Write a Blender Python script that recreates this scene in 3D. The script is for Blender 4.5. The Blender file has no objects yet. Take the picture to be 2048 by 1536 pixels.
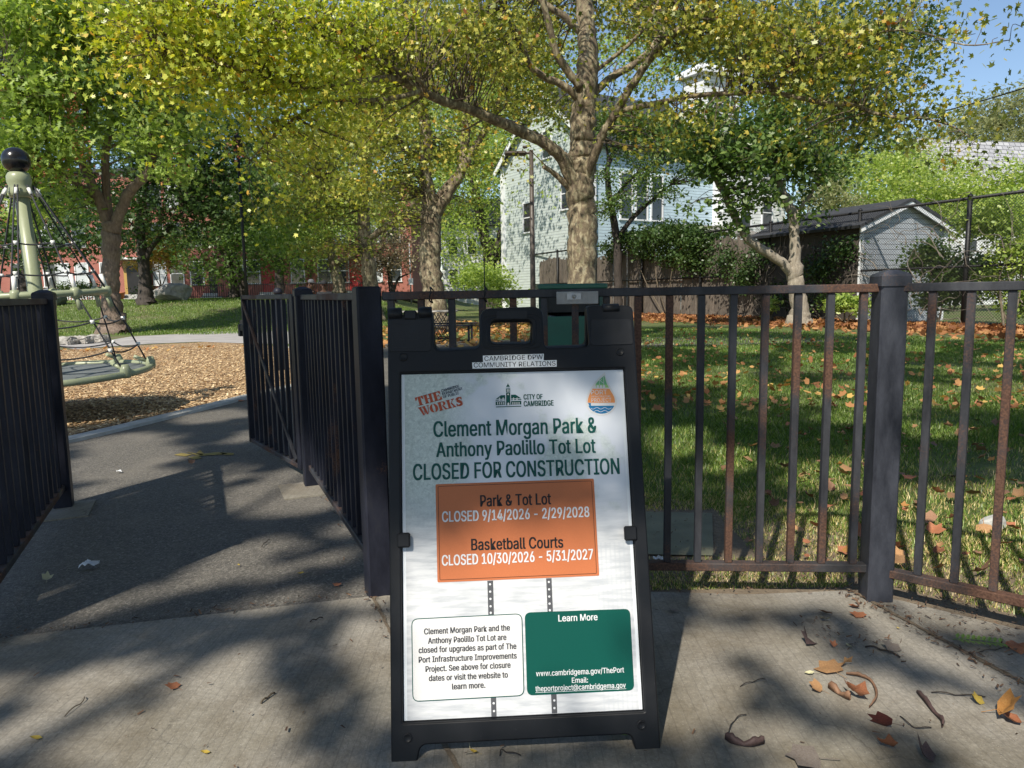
import bpy, bmesh, math, random
import numpy as np
from mathutils import Vector, Matrix

rng = np.random.default_rng(7)
random.seed(7)
scene = bpy.context.scene
COL = scene.collection

# ------------------------------------------------------------------ camera
F_PX, CAM_H, PITCH, ROLL = 1450.0, 1.15, math.radians(7.1), 0.0162
_d = np.array([ROLL, math.cos(PITCH), math.sin(PITCH)]); _d /= np.linalg.norm(_d)
_f = np.array([0, 0, 1.0]) - _d[2] * _d; _f /= np.linalg.norm(_f)
_r = np.cross(_d, _f)
W = np.array([_r, _f, -_d])            # camera axes (x right, y down, z forward) -> world
CAM = np.array([0, 0, CAM_H])

def ray(x, y):
    return W @ np.array([(x - 1024) / F_PX, (y - 768) / F_PX, 1.0])
def gp(x, y, z=0.0):
    r = ray(x, y); return CAM + r * ((z - CAM_H) / r[2])
def at(x, y, Y):
    r = ray(x, y); return CAM + r * (Y / r[1])

cd = bpy.data.cameras.new("camera"); cam = bpy.data.objects.new("camera", cd); COL.objects.link(cam)
cd.sensor_width = 36; cd.lens = 36 * F_PX / 2048; cd.clip_start = 0.05; cd.clip_end = 800
m = Matrix.Identity(4)
for i in range(3):
    m[i][0] = W[i, 0]; m[i][1] = -W[i, 1]; m[i][2] = -W[i, 2]; m[i][3] = CAM[i]
cam.matrix_world = m
scene.camera = cam

# ------------------------------------------------------------------ light
SH = np.array([0.40, 0.86])            # ground shadow offset per metre of height
TO_SUN = np.array([-SH[0], -SH[1], 1.0]); TO_SUN /= np.linalg.norm(TO_SUN)
SUN_EL = math.asin(TO_SUN[2]); SUN_AZ = math.atan2(TO_SUN[0], TO_SUN[1])
world = bpy.data.worlds.new("World"); scene.world = world; world.use_nodes = True
nt = world.node_tree; bg = nt.nodes["Background"]
sky = nt.nodes.new("ShaderNodeTexSky"); sky.sky_type = 'NISHITA'; sky.sun_disc = False
sky.sun_elevation = SUN_EL; sky.sun_rotation = SUN_AZ; sky.air_density = 1.0; sky.dust_density = 0.3; sky.ozone_density = 2.0
nt.links.new(sky.outputs[0], bg.inputs[0]); bg.inputs[1].default_value = 0.12
sd = bpy.data.lights.new("sun", 'SUN'); sd.energy = 5.0; sd.angle = math.radians(0.7); sd.color = (1.0, 0.93, 0.81)
sun = bpy.data.objects.new("sun", sd); COL.objects.link(sun)
sun.rotation_euler = Vector(-TO_SUN).to_track_quat('-Z', 'Y').to_euler()
scene.view_settings.view_transform = 'Standard'; scene.view_settings.look = 'None'
scene.view_settings.exposure = 0.3; scene.view_settings.gamma = 1.0
scene.cycles.max_bounces = 6; scene.cycles.diffuse_bounces = 3; scene.cycles.transmission_bounces = 4
scene.cycles.transparent_max_bounces = 8; scene.cycles.use_denoising = True

# ------------------------------------------------------------------ helpers
ORG = {}
def thing(name, label, cat, loc=(0, 0, 0), group=None):
    o = bpy.data.objects.new(name, None); COL.objects.link(o); o.location = loc; o.empty_display_size = 0.2
    o["label"] = label; o["category"] = cat
    if group: o["group"] = group
    ORG[o.name] = np.array(loc, float)
    return o
def tag(o, label, cat, group=None):
    o["label"] = label; o["category"] = cat
    if group: o["group"] = group
    return o
def struct(o, kind='structure'):
    o["kind"] = kind; return o
def link(name, me, mat, parent=None, loc=None):
    """me is in world coordinates; links it as one mesh object, moved to its parent's (or its own) origin"""
    o = bpy.data.objects.new(name, me); COL.objects.link(o)
    if mat is not None:
        me.materials.clear(); me.materials.append(mat)
    if parent is not None:
        off = ORG[parent.name]; o.parent = parent
    elif loc is not None:
        off = np.array(loc, float); o.location = loc
    else:
        off = np.zeros(3)
    if np.any(off): me.transform(Matrix.Translation(-Vector(off)))
    ORG[o.name] = off
    return o
def smooth(me):
    me.polygons.foreach_set("use_smooth", [True] * len(me.polygons)); return me

class MB:
    def __init__(s): s.v = []; s.f = []; s.sm = []
    def add(s, vs, fs, sm=False):
        b = len(s.v); s.v += [tuple(map(float, p)) for p in vs]; s.f += [tuple(b + i for i in f) for f in fs]; s.sm += [sm] * len(fs); return s
    def box(s, c, size, ax=None, bev=0.0):
        """box centred at c, size (sx,sy,sz), ax = 3 axis vectors; bev chamfers the edges"""
        c = np.array(c, float); h = np.array(size, float) / 2
        A = np.eye(3) if ax is None else np.array(ax, float)
        if bev <= 0:
            vs = [c + A[0] * h[0] * i + A[1] * h[1] * j + A[2] * h[2] * k for i in (-1, 1) for j in (-1, 1) for k in (-1, 1)]
            return s.add(vs, [(0, 1, 3, 2), (4, 6, 7, 5), (0, 4, 5, 1), (2, 3, 7, 6), (0, 2, 6, 4), (1, 5, 7, 3)])
        b = min(bev, h.min() * 0.9); vs = []; idx = {}
        for i in (-1, 1):
            for j in (-1, 1):
                for k in (-1, 1):
                    for a in range(3):
                        q = h - b; q[a] = h[a]
                        idx[(i, j, k, a)] = len(vs); vs.append(c + A[0] * q[0] * i + A[1] * q[1] * j + A[2] * q[2] * k)
        fs = []
        for sg in (-1, 1):
            fs.append([idx[(sg, -1, -1, 0)], idx[(sg, 1, -1, 0)], idx[(sg, 1, 1, 0)], idx[(sg, -1, 1, 0)]])
            fs.append([idx[(-1, sg, -1, 1)], idx[(1, sg, -1, 1)], idx[(1, sg, 1, 1)], idx[(-1, sg, 1, 1)]])
            fs.append([idx[(-1, -1, sg, 2)], idx[(1, -1, sg, 2)], idx[(1, 1, sg, 2)], idx[(-1, 1, sg, 2)]])
        for p in (-1, 1):
            for q in (-1, 1):
                fs.append([idx[(p, q, -1, 0)], idx[(p, q, -1, 1)], idx[(p, q, 1, 1)], idx[(p, q, 1, 0)]])
                fs.append([idx[(p, -1, q, 0)], idx[(p, -1, q, 2)], idx[(p, 1, q, 2)], idx[(p, 1, q, 0)]])
                fs.append([idx[(-1, p, q, 1)], idx[(-1, p, q, 2)], idx[(1, p, q, 2)], idx[(1, p, q, 1)]])
        for i in (-1, 1):
            for j in (-1, 1):
                for k in (-1, 1):
                    fs.append([idx[(i, j, k, a)] for a in range(3)])
        return s.add(vs, fs)
    def beam(s, a, b, w, h, up=(0, 0, 1), bev=0.0):
        """box from a to b, w wide across, h along up"""
        a = np.array(a, float); b = np.array(b, float); d = b - a; L = np.linalg.norm(d); d /= L
        u = np.array(up, float); u = u - d * (u @ d); u /= np.linalg.norm(u)
        return s.box((a + b) / 2, (L, w, h), [d, np.cross(u, d), u], bev)
    def tube(s, pts, r, n=8, cap=True, sm=True, closed=False, jit=0.0, sq=None):
        pts = np.array(pts, float); k = len(pts)
        rr = np.full(k, r, float) if np.isscalar(r) else np.array(r, float)
        T = np.gradient(pts, axis=0)
        if closed: T = np.roll(pts, -1, 0) - np.roll(pts, 1, 0)
        T /= np.linalg.norm(T, axis=1)[:, None] + 1e-12
        u = np.array([0, 0, 1.0]) if abs(T[0][2]) < 0.9 else np.array([1.0, 0, 0])
        vs = []
        for i in range(k):
            u = u - T[i] * (u @ T[i]); u /= np.linalg.norm(u) + 1e-12; w = np.cross(T[i], u)
            for j in range(n):
                a = 2 * math.pi * j / n
                q = rr[i] * (1 + (random.uniform(-jit, jit) if jit else 0))
                vs.append(pts[i] + (u * math.cos(a) + w * math.sin(a)) * q)
        fs = []
        for i in range(k if closed else k - 1):
            for j in range(n):
                a, b = i * n + j, i * n + (j + 1) % n; i2 = (i + 1) % k
                fs.append((a, b, i2 * n + (j + 1) % n, i2 * n + j))
        s.add(vs, fs, sm)
        if cap and not closed:
            b = len(s.v) - k * n
            s.f.append(tuple(b + j for j in range(n))[::-1]); s.f.append(tuple(b + (k - 1) * n + j for j in range(n))); s.sm += [False, False]
        return s
    def lathe(s, base, prof, n=24, ax=None, sm=True):
        """prof: list of (r, z) along axis from base"""
        base = np.array(base, float); A = np.eye(3) if ax is None else np.array(ax, float); vs = []; fs = []
        for r, z in prof:
            for j in range(n):
                a = 2 * math.pi * j / n; vs.append(base + A[0] * r * math.cos(a) + A[1] * r * math.sin(a) + A[2] * z)
        for i in range(len(prof) - 1):
            for j in range(n):
                fs.append((i * n + j, i * n + (j + 1) % n, (i + 1) * n + (j + 1) % n, (i + 1) * n + j))
        s.add(vs, fs, sm)
        b = len(s.v) - len(vs)
        s.f.append(tuple(b + j for j in range(n))[::-1]); s.f.append(tuple(b + (len(prof) - 1) * n + j for j in range(n))); s.sm += [False, False]
        return s
    def poly(s, pts): return s.add(pts, [tuple(range(len(pts)))])
    def mesh(s, name):
        me = bpy.data.meshes.new(name); me.from_pydata(s.v, [], s.f); me.polygons.foreach_set("use_smooth", s.sm); me.update(); return me
    def build(s, name, mat, parent=None, loc=None): return link(name, s.mesh(name), mat, parent, loc)

def spline(P, n=6):
    """Catmull-Rom through rows of P (any columns)"""
    P = np.array(P, float); Q = np.vstack([2 * P[0] - P[1], P, 2 * P[-1] - P[-2]]); out = []
    for i in range(1, len(Q) - 2):
        for t in np.linspace(0, 1, n, endpoint=False):
            a, b, c, d = Q[i - 1], Q[i], Q[i + 1], Q[i + 2]
            out.append(0.5 * ((2 * b) + (c - a) * t + (2 * a - 5 * b + 4 * c - d) * t * t + (3 * b - a - 3 * c + d) * t ** 3))
    out.append(P[-1]); return np.array(out)
def sstep(a, b, x):
    t = np.clip((np.asarray(x, float) - a) / (b - a), 0, 1); return t * t * (3 - 2 * t)
def hgt(x, y):
    """the park's lawn rises to a low plateau on the left"""
    return 1.12 * sstep(25, 37, y) * sstep(-3, -9, x)
def ground_at(x, y, Y):
    p = at(x, y, Y); return np.array([p[0], p[1], float(hgt(p[0], p[1]))])

# ------------------------------------------------------------------ materials
def newmat(name):
    m = bpy.data.materials.new(name); m.use_nodes = True; return m, m.node_tree, m.node_tree.nodes["Principled BSDF"]
def N(t, typ, **kw):
    n = t.nodes.new(typ)
    for k, v in kw.items():
        if k in n.inputs: n.inputs[k].default_value = v
        else: setattr(n, k, v)
    return n
def coords(t, which='Object', scale=(1, 1, 1)):
    tc = t.nodes.new('ShaderNodeTexCoord'); mp = t.nodes.new('ShaderNodeMapping'); mp.inputs['Scale'].default_value = scale
    t.links.new(tc.outputs[which], mp.inputs['Vector']); return mp.outputs[0]
def wpos(t, scale=(1, 1, 1)):
    g = t.nodes.new('ShaderNodeNewGeometry'); mp = t.nodes.new('ShaderNodeMapping'); mp.inputs['Scale'].default_value = scale
    t.links.new(g.outputs['Position'], mp.inputs['Vector']); return mp.outputs[0]
def ramp(t, fac, stops, interp='LINEAR'):
    r = t.nodes.new('ShaderNodeValToRGB'); r.color_ramp.interpolation = interp
    e = r.color_ramp.elements
    while len(e) < len(stops): e.new(0.5)
    for q, (p, c) in zip(e, stops):
        q.position = p; q.color = (*c, 1) if len(c) == 3 else c
    t.links.new(fac, r.inputs[0]); return r.outputs[0]
def mixc(t, fac, a, b, mode='MIX'):
    n = t.nodes.new('ShaderNodeMix'); n.data_type = 'RGBA'; n.blend_type = mode
    for s, v in ((n.inputs[0], fac), (n.inputs[6], a), (n.inputs[7], b)):
        if hasattr(v, 'links'): t.links.new(v, s)
        else: s.default_value = v if np.isscalar(v) else (*v, 1) if len(v) == 3 else v
    return n.outputs[2]
def noise(t, vec, scale, detail=4, rough=0.6, dist=0.0):
    n = N(t, 'ShaderNodeTexNoise', Scale=scale, Detail=detail, Roughness=rough, Distortion=dist); t.links.new(vec, n.inputs['Vector']); return n.outputs[0]
def bump(t, bsdf, h, strength=0.3, dist=0.01):
    b = N(t, 'ShaderNodeBump', Strength=strength, Distance=dist); t.links.new(h, b.inputs['Height']); t.links.new(b.outputs[0], bsdf.inputs['Normal'])

def paint(name, col, rough=0.5, var=0.12, scale=6, metallic=0.0, spec=0.5, bmp=0.0):
    m, t, b = newmat(name); v = wpos(t)
    n = noise(t, v, scale, 5, 0.65)
    c = np.array(col)
    out = ramp(t, n, [(0.3, tuple(c * (1 - var))), (0.7, tuple(np.minimum(c * (1 + var), 1)))])
    t.links.new(out, b.inputs['Base Color']); b.inputs['Metallic'].default_value = metallic; b.inputs['Specular IOR Level'].default_value = spec
    t.links.new(ramp(t, noise(t, v, scale * 4, 3), [(0.2, (rough * 0.8,) * 3), (0.8, (min(1, rough * 1.15),) * 3)]), b.inputs['Roughness'])
    if bmp: bump(t, b, noise(t, v, scale * 20, 3), bmp, 0.004)
    return m

def leafmat(name, stops, trans=0.4, rough=0.4, spec=0.5):
    m = bpy.data.materials.new(name); m.use_nodes = True; t = m.node_tree
    b = t.nodes["Principled BSDF"]; out = t.nodes["Material Output"]
    at_ = N(t, 'ShaderNodeAttribute', attribute_name='rnd')
    c = ramp(t, at_.outputs['Fac'], stops)
    t.links.new(c, b.inputs['Base Color']); b.inputs['Roughness'].default_value = rough; b.inputs['Specular IOR Level'].default_value = spec
    tr = t.nodes.new('ShaderNodeBsdfTranslucent')
    hs = N(t, 'ShaderNodeHueSaturation', Saturation=1.15, Value=1.5); t.links.new(c, hs.inputs['Color']); t.links.new(hs.outputs[0], tr.inputs[0])
    mx = N(t, 'ShaderNodeMixShader'); mx.inputs[0].default_value = trans
    t.links.new(b.outputs[0], mx.inputs[1]); t.links.new(tr.outputs[0], mx.inputs[2]); t.links.new(mx.outputs[0], out.inputs[0])
    return m

MAT = {}
# iron paint: near-black, sun-bleached and rusty in blotches
def iron(name, rust=0.5, base=(0.012, 0.013, 0.018), chalk=0.5):
    m, t, b = newmat(name); v = wpos(t); vs = wpos(t, (1, 1, 0.35))
    oi = t.nodes.new('ShaderNodeObjectInfo')
    wv = N(t, 'ShaderNodeVectorMath', operation='ADD'); t.links.new(v, wv.inputs[0]); t.links.new(oi.outputs['Random'], wv.inputs[1])
    n1 = noise(t, vs, 7, 6, 0.7); n2 = noise(t, wv.outputs[0], 2.2, 3, 0.6); n3 = noise(t, v, 140, 3, 0.7)
    c = ramp(t, n1, [(0.35, base), (0.62, tuple(np.array(base) * 2.2 + 0.012 * chalk)), (0.8, (0.06 * chalk + .02,) * 3)])
    ad = N(t, 'ShaderNodeMath', operation='MULTIPLY_ADD'); t.links.new(n3, ad.inputs[0]); ad.inputs[1].default_value = 0.25; t.links.new(n2, ad.inputs[2])
    rm = ramp(t, ad.outputs[0], [(0.78 - 0.26 * rust, (0, 0, 0)), (0.88 - 0.2 * rust, (1, 1, 1))])
    rc = ramp(t, n3, [(0.3, (0.05, 0.026, 0.018)), (0.7, (0.15, 0.083, 0.058))])
    t.links.new(mixc(t, rm, c, rc), b.inputs['Base Color']); b.inputs['Specular IOR Level'].default_value = 0.2
    t.links.new(ramp(t, rm, [(0, (0.45,) * 3), (1, (0.85,) * 3)]), b.inputs['Roughness'])
    bump(t, b, n3, 0.25, 0.002)
    return m
MAT['iron'] = iron('weathered_iron', 0.6, chalk=1.2, base=(0.02, 0.021, 0.025))
MAT['iron_dark'] = iron('dark_iron', 0.08, chalk=0.35, base=(0.009, 0.010, 0.016))
MAT['iron_rail'] = iron('rusty_iron', 0.95, chalk=1.0, base=(0.02, 0.02, 0.022))
MAT['post'] = iron('chalky_iron', 0.0, base=(0.017, 0.019, 0.026), chalk=1.6)
MAT['plastic'] = paint('black_plastic', (0.009, 0.010, 0.013), 0.42, 0.25, 9, spec=0.25, bmp=0.06)
def plastic_mat():
    m, t, b = newmat('scuffed_black_plastic'); v = wpos(t)
    n = noise(t, v, 9, 5, .65); sc = noise(t, wpos(t, (14, 14, 90)), 3.0, 3, .6, 1.5); sc2 = noise(t, wpos(t, (60, 60, 9)), 2.4, 3, .6, 2.0); du = noise(t, v, 2.6, 4, .6)
    c = ramp(t, n, [(.3, (.007, .008, .010)), (.7, (.012, .013, .016))])
    c = mixc(t, ramp(t, sc, [(.70, (0, 0, 0)), (.74, (.5,) * 3)]), c, (.055, .056, .06)); c = mixc(t, ramp(t, sc2, [(.71, (0, 0, 0)), (.75, (.4,) * 3)]), c, (.06, .06, .063))
    c = mixc(t, ramp(t, du, [(.5, (0, 0, 0)), (.75, (.35,) * 3)]), c, (.035, .034, .033))
    t.links.new(c, b.inputs['Base Color']); b.inputs['Specular IOR Level'].default_value = .25; t.links.new(ramp(t, n, [(.3, (.36,) * 3), (.7, (.55,) * 3)]), b.inputs['Roughness']); bump(t, b, noise(t, v, 220, 3), .06, .003); return m
MAT['plastic'] = plastic_mat()
MAT['plastic_grey'] = paint('dusty_black_plastic', (0.020, 0.021, 0.024), 0.5, 0.2, 14, spec=0.25)
MAT['emboss'] = paint('dark_embossing', (0.006, 0.006, 0.007), 0.5)
MAT['cream_paint'] = paint('sage_cream_paint', (0.29, 0.32, 0.20), 0.38, 0.06)
MAT['white_clip'] = paint('white_clip', (0.75, 0.75, 0.72), 0.4, 0.05)
MAT['ball'] = paint('black_gloss', (0.012, 0.012, 0.014), 0.22, 0.1)
MAT['rope'] = paint('dark_rope', (0.028, 0.03, 0.036), 0.75, 0.3, 60, bmp=0.3)
MAT['mat_rubber'] = paint('grey_rubber', (0.13, 0.145, 0.15), 0.7, 0.15)
MAT['green_metal'] = paint('green_metal', (0.008, 0.095, 0.062), 0.42, 0.12)
MAT['green_dark'] = paint('dark_green_metal', (0.006, 0.05, 0.04), 0.4, 0.12)
MAT['black'] = paint('matt_black', (0.006, 0.006, 0.007), 0.6)
MAT['bag'] = paint('black_bag_film', (0.008, 0.008, 0.01), 0.25)
MAT['board'] = paint('grey_board', (0.33, 0.32, 0.31), 0.8, 0.25, 14, bmp=0.2)
MAT['steel'] = paint('dull_steel', (0.4, 0.4, 0.41), 0.45, 0.1, metallic=0.6)
MAT['white_trim'] = paint('white_trim', (0.74, 0.75, 0.76), 0.55, 0.06, 1.5)
MAT['glass'] = paint('window_glass', (0.03, 0.037, 0.045), 0.08, 0.3, 0.8, spec=0.8)
MAT['pale_blind'] = paint('pale_blind', (0.55, 0.58, 0.6), 0.3, 0.1)
MAT['roof'] = paint('dark_shingle', (0.035, 0.037, 0.042), 0.85, 0.3, 5, bmp=0.4)
MAT['red_door'] = paint('red_door', (0.36, 0.022, 0.025), 0.4)
MAT['dark_door'] = paint('dark_door', (0.015, 0.013, 0.013), 0.4)
MAT['ochre'] = paint('ochre_frame', (0.42, 0.27, 0.075), 0.5)
MAT['granite'] = paint('granite', (0.34, 0.32, 0.29), 0.8, 0.4, 6, bmp=0.6)
MAT['slab'] = paint('mossy_slab', (0.17, 0.17, 0.115), 0.9, 0.3, 5, bmp=0.3)
MAT['kerb'] = paint('pale_kerb', (0.42, 0.42, 0.40), 0.85, 0.2, 7, bmp=0.3)
MAT['far_path'] = paint('pale_path', (0.36, 0.34, 0.33), 0.9, 0.22, 1.3, bmp=0.1)
MAT['pole_brown'] = paint('brown_pole', (0.075, 0.06, 0.05), 0.5)
MAT['terracotta'] = paint('terracotta', (0.42, 0.15, 0.07), 0.8)
MAT['wire'] = paint('dark_wire', (0.014, 0.014, 0.014), 0.6)
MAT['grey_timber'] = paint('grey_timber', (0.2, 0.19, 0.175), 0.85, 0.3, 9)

def siding_mat(name, col, pitch):
    m, t, b = newmat(name); g = t.nodes.new('ShaderNodeNewGeometry'); s = N(t, 'ShaderNodeSeparateXYZ'); t.links.new(g.outputs['Position'], s.inputs[0])
    fr = N(t, 'ShaderNodeMath', operation='MODULO'); dv = N(t, 'ShaderNodeMath', operation='DIVIDE'); t.links.new(s.outputs[2], dv.inputs[0]); dv.inputs[1].default_value = pitch
    t.links.new(dv.outputs[0], fr.inputs[0]); fr.inputs[1].default_value = 1.0
    n = noise(t, wpos(t, (1, 1, 3)), 2, 5)
    c = np.array(col)
    base = ramp(t, n, [(0.3, tuple(c * 0.88)), (0.7, tuple(np.minimum(c * 1.08, 1)))])
    gap = ramp(t, fr.outputs[0], [(0.0, (0.25,) * 3), (0.09, (0.28,) * 3), (0.14, (1, 1, 1)), (1.0, (1, 1, 1))])   # dark line along the lower edge of each board
    t.links.new(mixc(t, 1.0, base, gap, 'MULTIPLY'), b.inputs['Base Color']); b.inputs['Roughness'].default_value = 0.6
    bump(t, b, fr.outputs[0], 0.5, 0.03)
    return m
MAT['siding'] = siding_mat('blue_clapboard', (0.56, 0.70, 0.78), 0.17)
MAT['siding_w'] = siding_mat('white_clapboard', (0.78, 0.79, 0.78), 0.19)
MAT['siding_side'] = siding_mat('sage_clapboard', (0.56, 0.62, 0.60), 0.17)
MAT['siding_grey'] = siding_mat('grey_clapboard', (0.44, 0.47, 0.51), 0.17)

def brick_mat():
    m, t, b = newmat('red_brick'); v = wpos(t)
    br = N(t, 'ShaderNodeTexBrick', Scale=1.0); br.inputs['Color1'].default_value = (0.36, 0.115, 0.085, 1); br.inputs['Color2'].default_value = (0.29, 0.085, 0.065, 1)
    br.inputs['Mortar'].default_value = (0.33, 0.2, 0.17, 1); br.inputs['Brick Width'].default_value = 0.22; br.inputs['Row Height'].default_value = 0.075; br.inputs['Mortar Size'].default_value = 0.008
    rot = N(t, 'ShaderNodeCombineXYZ'); s = N(t, 'ShaderNodeSeparateXYZ'); t.links.new(v, s.inputs[0]); t.links.new(s.outputs[0], rot.inputs[0]); t.links.new(s.outputs[2], rot.inputs[1])
    t.links.new(rot.outputs[0], br.inputs['Vector'])
    t.links.new(mixc(t, 0.35, br.outputs[0], ramp(t, noise(t, v, 0.8, 5), [(0.3, (0.3, 0.09, 0.07)), (0.7, (0.42, 0.16, 0.12))])), b.inputs['Base Color']); b.inputs['Roughness'].default_value = 0.85
    return m
MAT['brick'] = brick_mat()

def shingle_mat():
    m, t, b = newmat('grey_shingle'); v = coords(t, 'Object')
    br = N(t, 'ShaderNodeTexBrick', Scale=1.0); br.inputs['Color1'].default_value = (0.42, 0.42, 0.43, 1); br.inputs['Color2'].default_value = (0.3, 0.3, 0.32, 1)
    br.inputs['Mortar'].default_value = (0.12, 0.12, 0.13, 1); br.inputs['Brick Width'].default_value = 0.45; br.inputs['Row Height'].default_value = 0.28; br.inputs['Mortar Size'].default_value = 0.025
    s = N(t, 'ShaderNodeSeparateXYZ'); c = N(t, 'ShaderNodeCombineXYZ'); t.links.new(v, s.inputs[0]); t.links.new(s.outputs[0], c.inputs[0]); t.links.new(s.outputs[2], c.inputs[1]); t.links.new(c.outputs[0], br.inputs['Vector'])
    t.links.new(br.outputs[0], b.inputs['Base Color']); b.inputs['Roughness'].default_value = 0.9
    return m
MAT['shingle'] = shingle_mat()

def concrete_mat():
    m, t, b = newmat('brushed_concrete'); v = wpos(t)
    n1 = noise(t, v, 2.3, 6, 0.6); n2 = noise(t, v, 85, 4, 0.75); n3 = noise(t, wpos(t, (1.0, 0.22, 1)), 160, 3, 0.6); n4 = noise(t, v, 0.7, 3)
    c = ramp(t, n2, [(0.28, (0.135, 0.12, 0.097)), (0.5, (0.265, 0.24, 0.2)), (0.72, (0.42, 0.385, 0.325))])
    c = mixc(t, 0.45, c, ramp(t, n1, [(0.3, (0.19, 0.178, 0.15)), (0.7, (0.34, 0.32, 0.285))]))
    c = mixc(t, ramp(t, n4, [(0.45, (0, 0, 0)), (0.7, (0.55,) * 3)]), c, (0.20, 0.19, 0.13))
    vo = N(t, 'ShaderNodeTexVoronoi', Scale=120, feature='F1'); t.links.new(v, vo.inputs['Vector'])
    c = mixc(t, ramp(t, vo.outputs['Distance'], [(0.10, (0.7,) * 3), (0.22, (0, 0, 0))]), c, ramp(t, vo.outputs['Color'], [(0.3, (0.09, 0.085, 0.075)), (0.7, (0.5, 0.47, 0.42))]))
    # the faint tooled lines a broom left
    s = N(t, 'ShaderNodeSeparateXYZ'); t.links.new(wpos(t, (1, 1, 1)), s.inputs[0])
    w = N(t, 'ShaderNodeTexWave', Scale=9.0, Distortion=0.6, Detail=2); w.bands_direction = 'X'; t.links.new(v, w.inputs['Vector']); w.inputs['Detail Scale'].default_value = 3
    c = mixc(t, ramp(t, w.outputs[0], [(0.0, (0.35,) * 3), (0.04, (0, 0, 0))]), c, (0.12, 0.11, 0.095))
    st = ramp(t, noise(t, v, 1.1, 6, 0.7, 0.4), [(0.38, (0.62, 0.58, 0.52)), (0.55, (1, 1, 1))])
    c = mixc(t, 1.0, c, st, 'MULTIPLY')
    vc = N(t, 'ShaderNodeTexVoronoi', Scale=.85, feature='DISTANCE_TO_EDGE'); dv = N(t, 'ShaderNodeVectorMath', operation='ADD'); nd = N(t, 'ShaderNodeTexNoise', Scale=5, Detail=5); t.links.new(v, nd.inputs['Vector']); ns = N(t, 'ShaderNodeVectorMath', operation='SCALE'); ns.inputs['Scale'].default_value = .35; t.links.new(nd.outputs['Color'], ns.inputs[0]); t.links.new(v, dv.inputs[0]); t.links.new(ns.outputs[0], dv.inputs[1]); t.links.new(dv.outputs[0], vc.inputs['Vector'])
    ck = N(t, 'ShaderNodeMath', operation='MULTIPLY'); t.links.new(ramp(t, vc.outputs['Distance'], [(0.0, (1, 1, 1)), (.004, (0, 0, 0))]), ck.inputs[0]); t.links.new(ramp(t, n4, [(.5, (0, 0, 0)), (.6, (.8,) * 3)]), ck.inputs[1])
    c = mixc(t, ck.outputs[0], c, (.05, .045, .038))
    gm = N(t, 'ShaderNodeTexVoronoi', Scale=2.6, feature='F1'); t.links.new(v, gm.inputs['Vector']); c = mixc(t, ramp(t, gm.outputs['Distance'], [(.035, (.6,) * 3), (.05, (0, 0, 0))]), c, (.075, .07, .062))
    t.links.new(c, b.inputs['Base Color']); b.inputs['Roughness'].default_value = 0.88
    ad = N(t, 'ShaderNodeMath', operation='ADD'); t.links.new(n2, ad.inputs[0]); t.links.new(n3, ad.inputs[1]); bump(t, b, ad.outputs[0], 0.5, 0.003)
    return m
MAT['concrete'] = concrete_mat()
def asphalt_mat():
    m, t, b = newmat('worn_asphalt'); v = wpos(t)
    vo = N(t, 'ShaderNodeTexVoronoi', Scale=140, feature='F1'); t.links.new(v, vo.inputs['Vector'])
    n1 = noise(t, v, 1.7, 5); n2 = noise(t, v, 60, 4, 0.7)
    c = ramp(t, vo.outputs['Color'], [(0.25, (0.05, 0.046, 0.042)), (0.6, (0.125, 0.115, 0.10)), (0.82, (0.22, 0.203, 0.175)), (0.95, (0.38, 0.35, 0.30))])
    c = mixc(t, 0.5, c, ramp(t, n2, [(0.3, (0.06, 0.056, 0.05)), (0.7, (0.18, 0.167, 0.145))]))
    c = mixc(t, ramp(t, n1, [(0.5, (0, 0, 0)), (0.75, (0.5,) * 3)]), c, (0.2, 0.18, 0.15))
    t.links.new(c, b.inputs['Base Color']); b.inputs['Roughness'].default_value = 0.85
    bump(t, b, vo.outputs['Distance'], 0.6, 0.004)
    return m
MAT['asphalt'] = asphalt_mat()
def chips_mat():
    m, t, b = newmat('wood_chip_bed'); v = wpos(t, (1, 0.6, 1))
    vo = N(t, 'ShaderNodeTexVoronoi', Scale=34, feature='F1'); t.links.new(v, vo.inputs['Vector'])
    c = ramp(t, vo.outputs['Color'], [(0.15, (0.16, 0.09, 0.045)), (0.5, (0.55, 0.36, 0.18)), (0.85, (0.72, 0.53, 0.30))])
    c = mixc(t, ramp(t, vo.outputs['Distance'], [(0.3, (0, 0, 0)), (0.7, (0.8,) * 3)]), c, (0.09, 0.05, 0.03))
    t.links.new(c, b.inputs['Base Color']); b.inputs['Roughness'].default_value = 0.9; bump(t, b, vo.outputs['Distance'], 0.8, 0.02)
    return m
MAT['chips'] = chips_mat()
def lawn_mat():
    m, t, b = newmat('lawn_soil'); v = wpos(t)
    n1 = noise(t, v, 0.55, 5, 0.6); n2 = noise(t, v, 30, 5, 0.7); n3 = noise(t, v, 4, 4)
    g = ramp(t, n2, [(0.3, (0.05, 0.075, 0.018)), (0.55, (0.11, 0.145, 0.035)), (0.75, (0.2, 0.215, 0.075))])
    d = ramp(t, n2, [(0.3, (0.10, 0.075, 0.045)), (0.7, (0.24, 0.19, 0.12))])
    mk = N(t, 'ShaderNodeMath', operation='ADD'); t.links.new(n1, mk.inputs[0]); sc = N(t, 'ShaderNodeMath', operation='MULTIPLY'); t.links.new(n3, sc.inputs[0]); sc.inputs[1].default_value = 0.4; t.links.new(sc.outputs[0], mk.inputs[1])
    t.links.new(mixc(t, ramp(t, mk.outputs[0], [(0.72, (0, 0, 0)), (0.9, (1, 1, 1))]), g, d), b.inputs['Base Color']); b.inputs['Roughness'].default_value = 0.95
    bump(t, b, n2, 0.8, 0.03)
    return m
MAT['lawn'] = lawn_mat()
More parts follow.
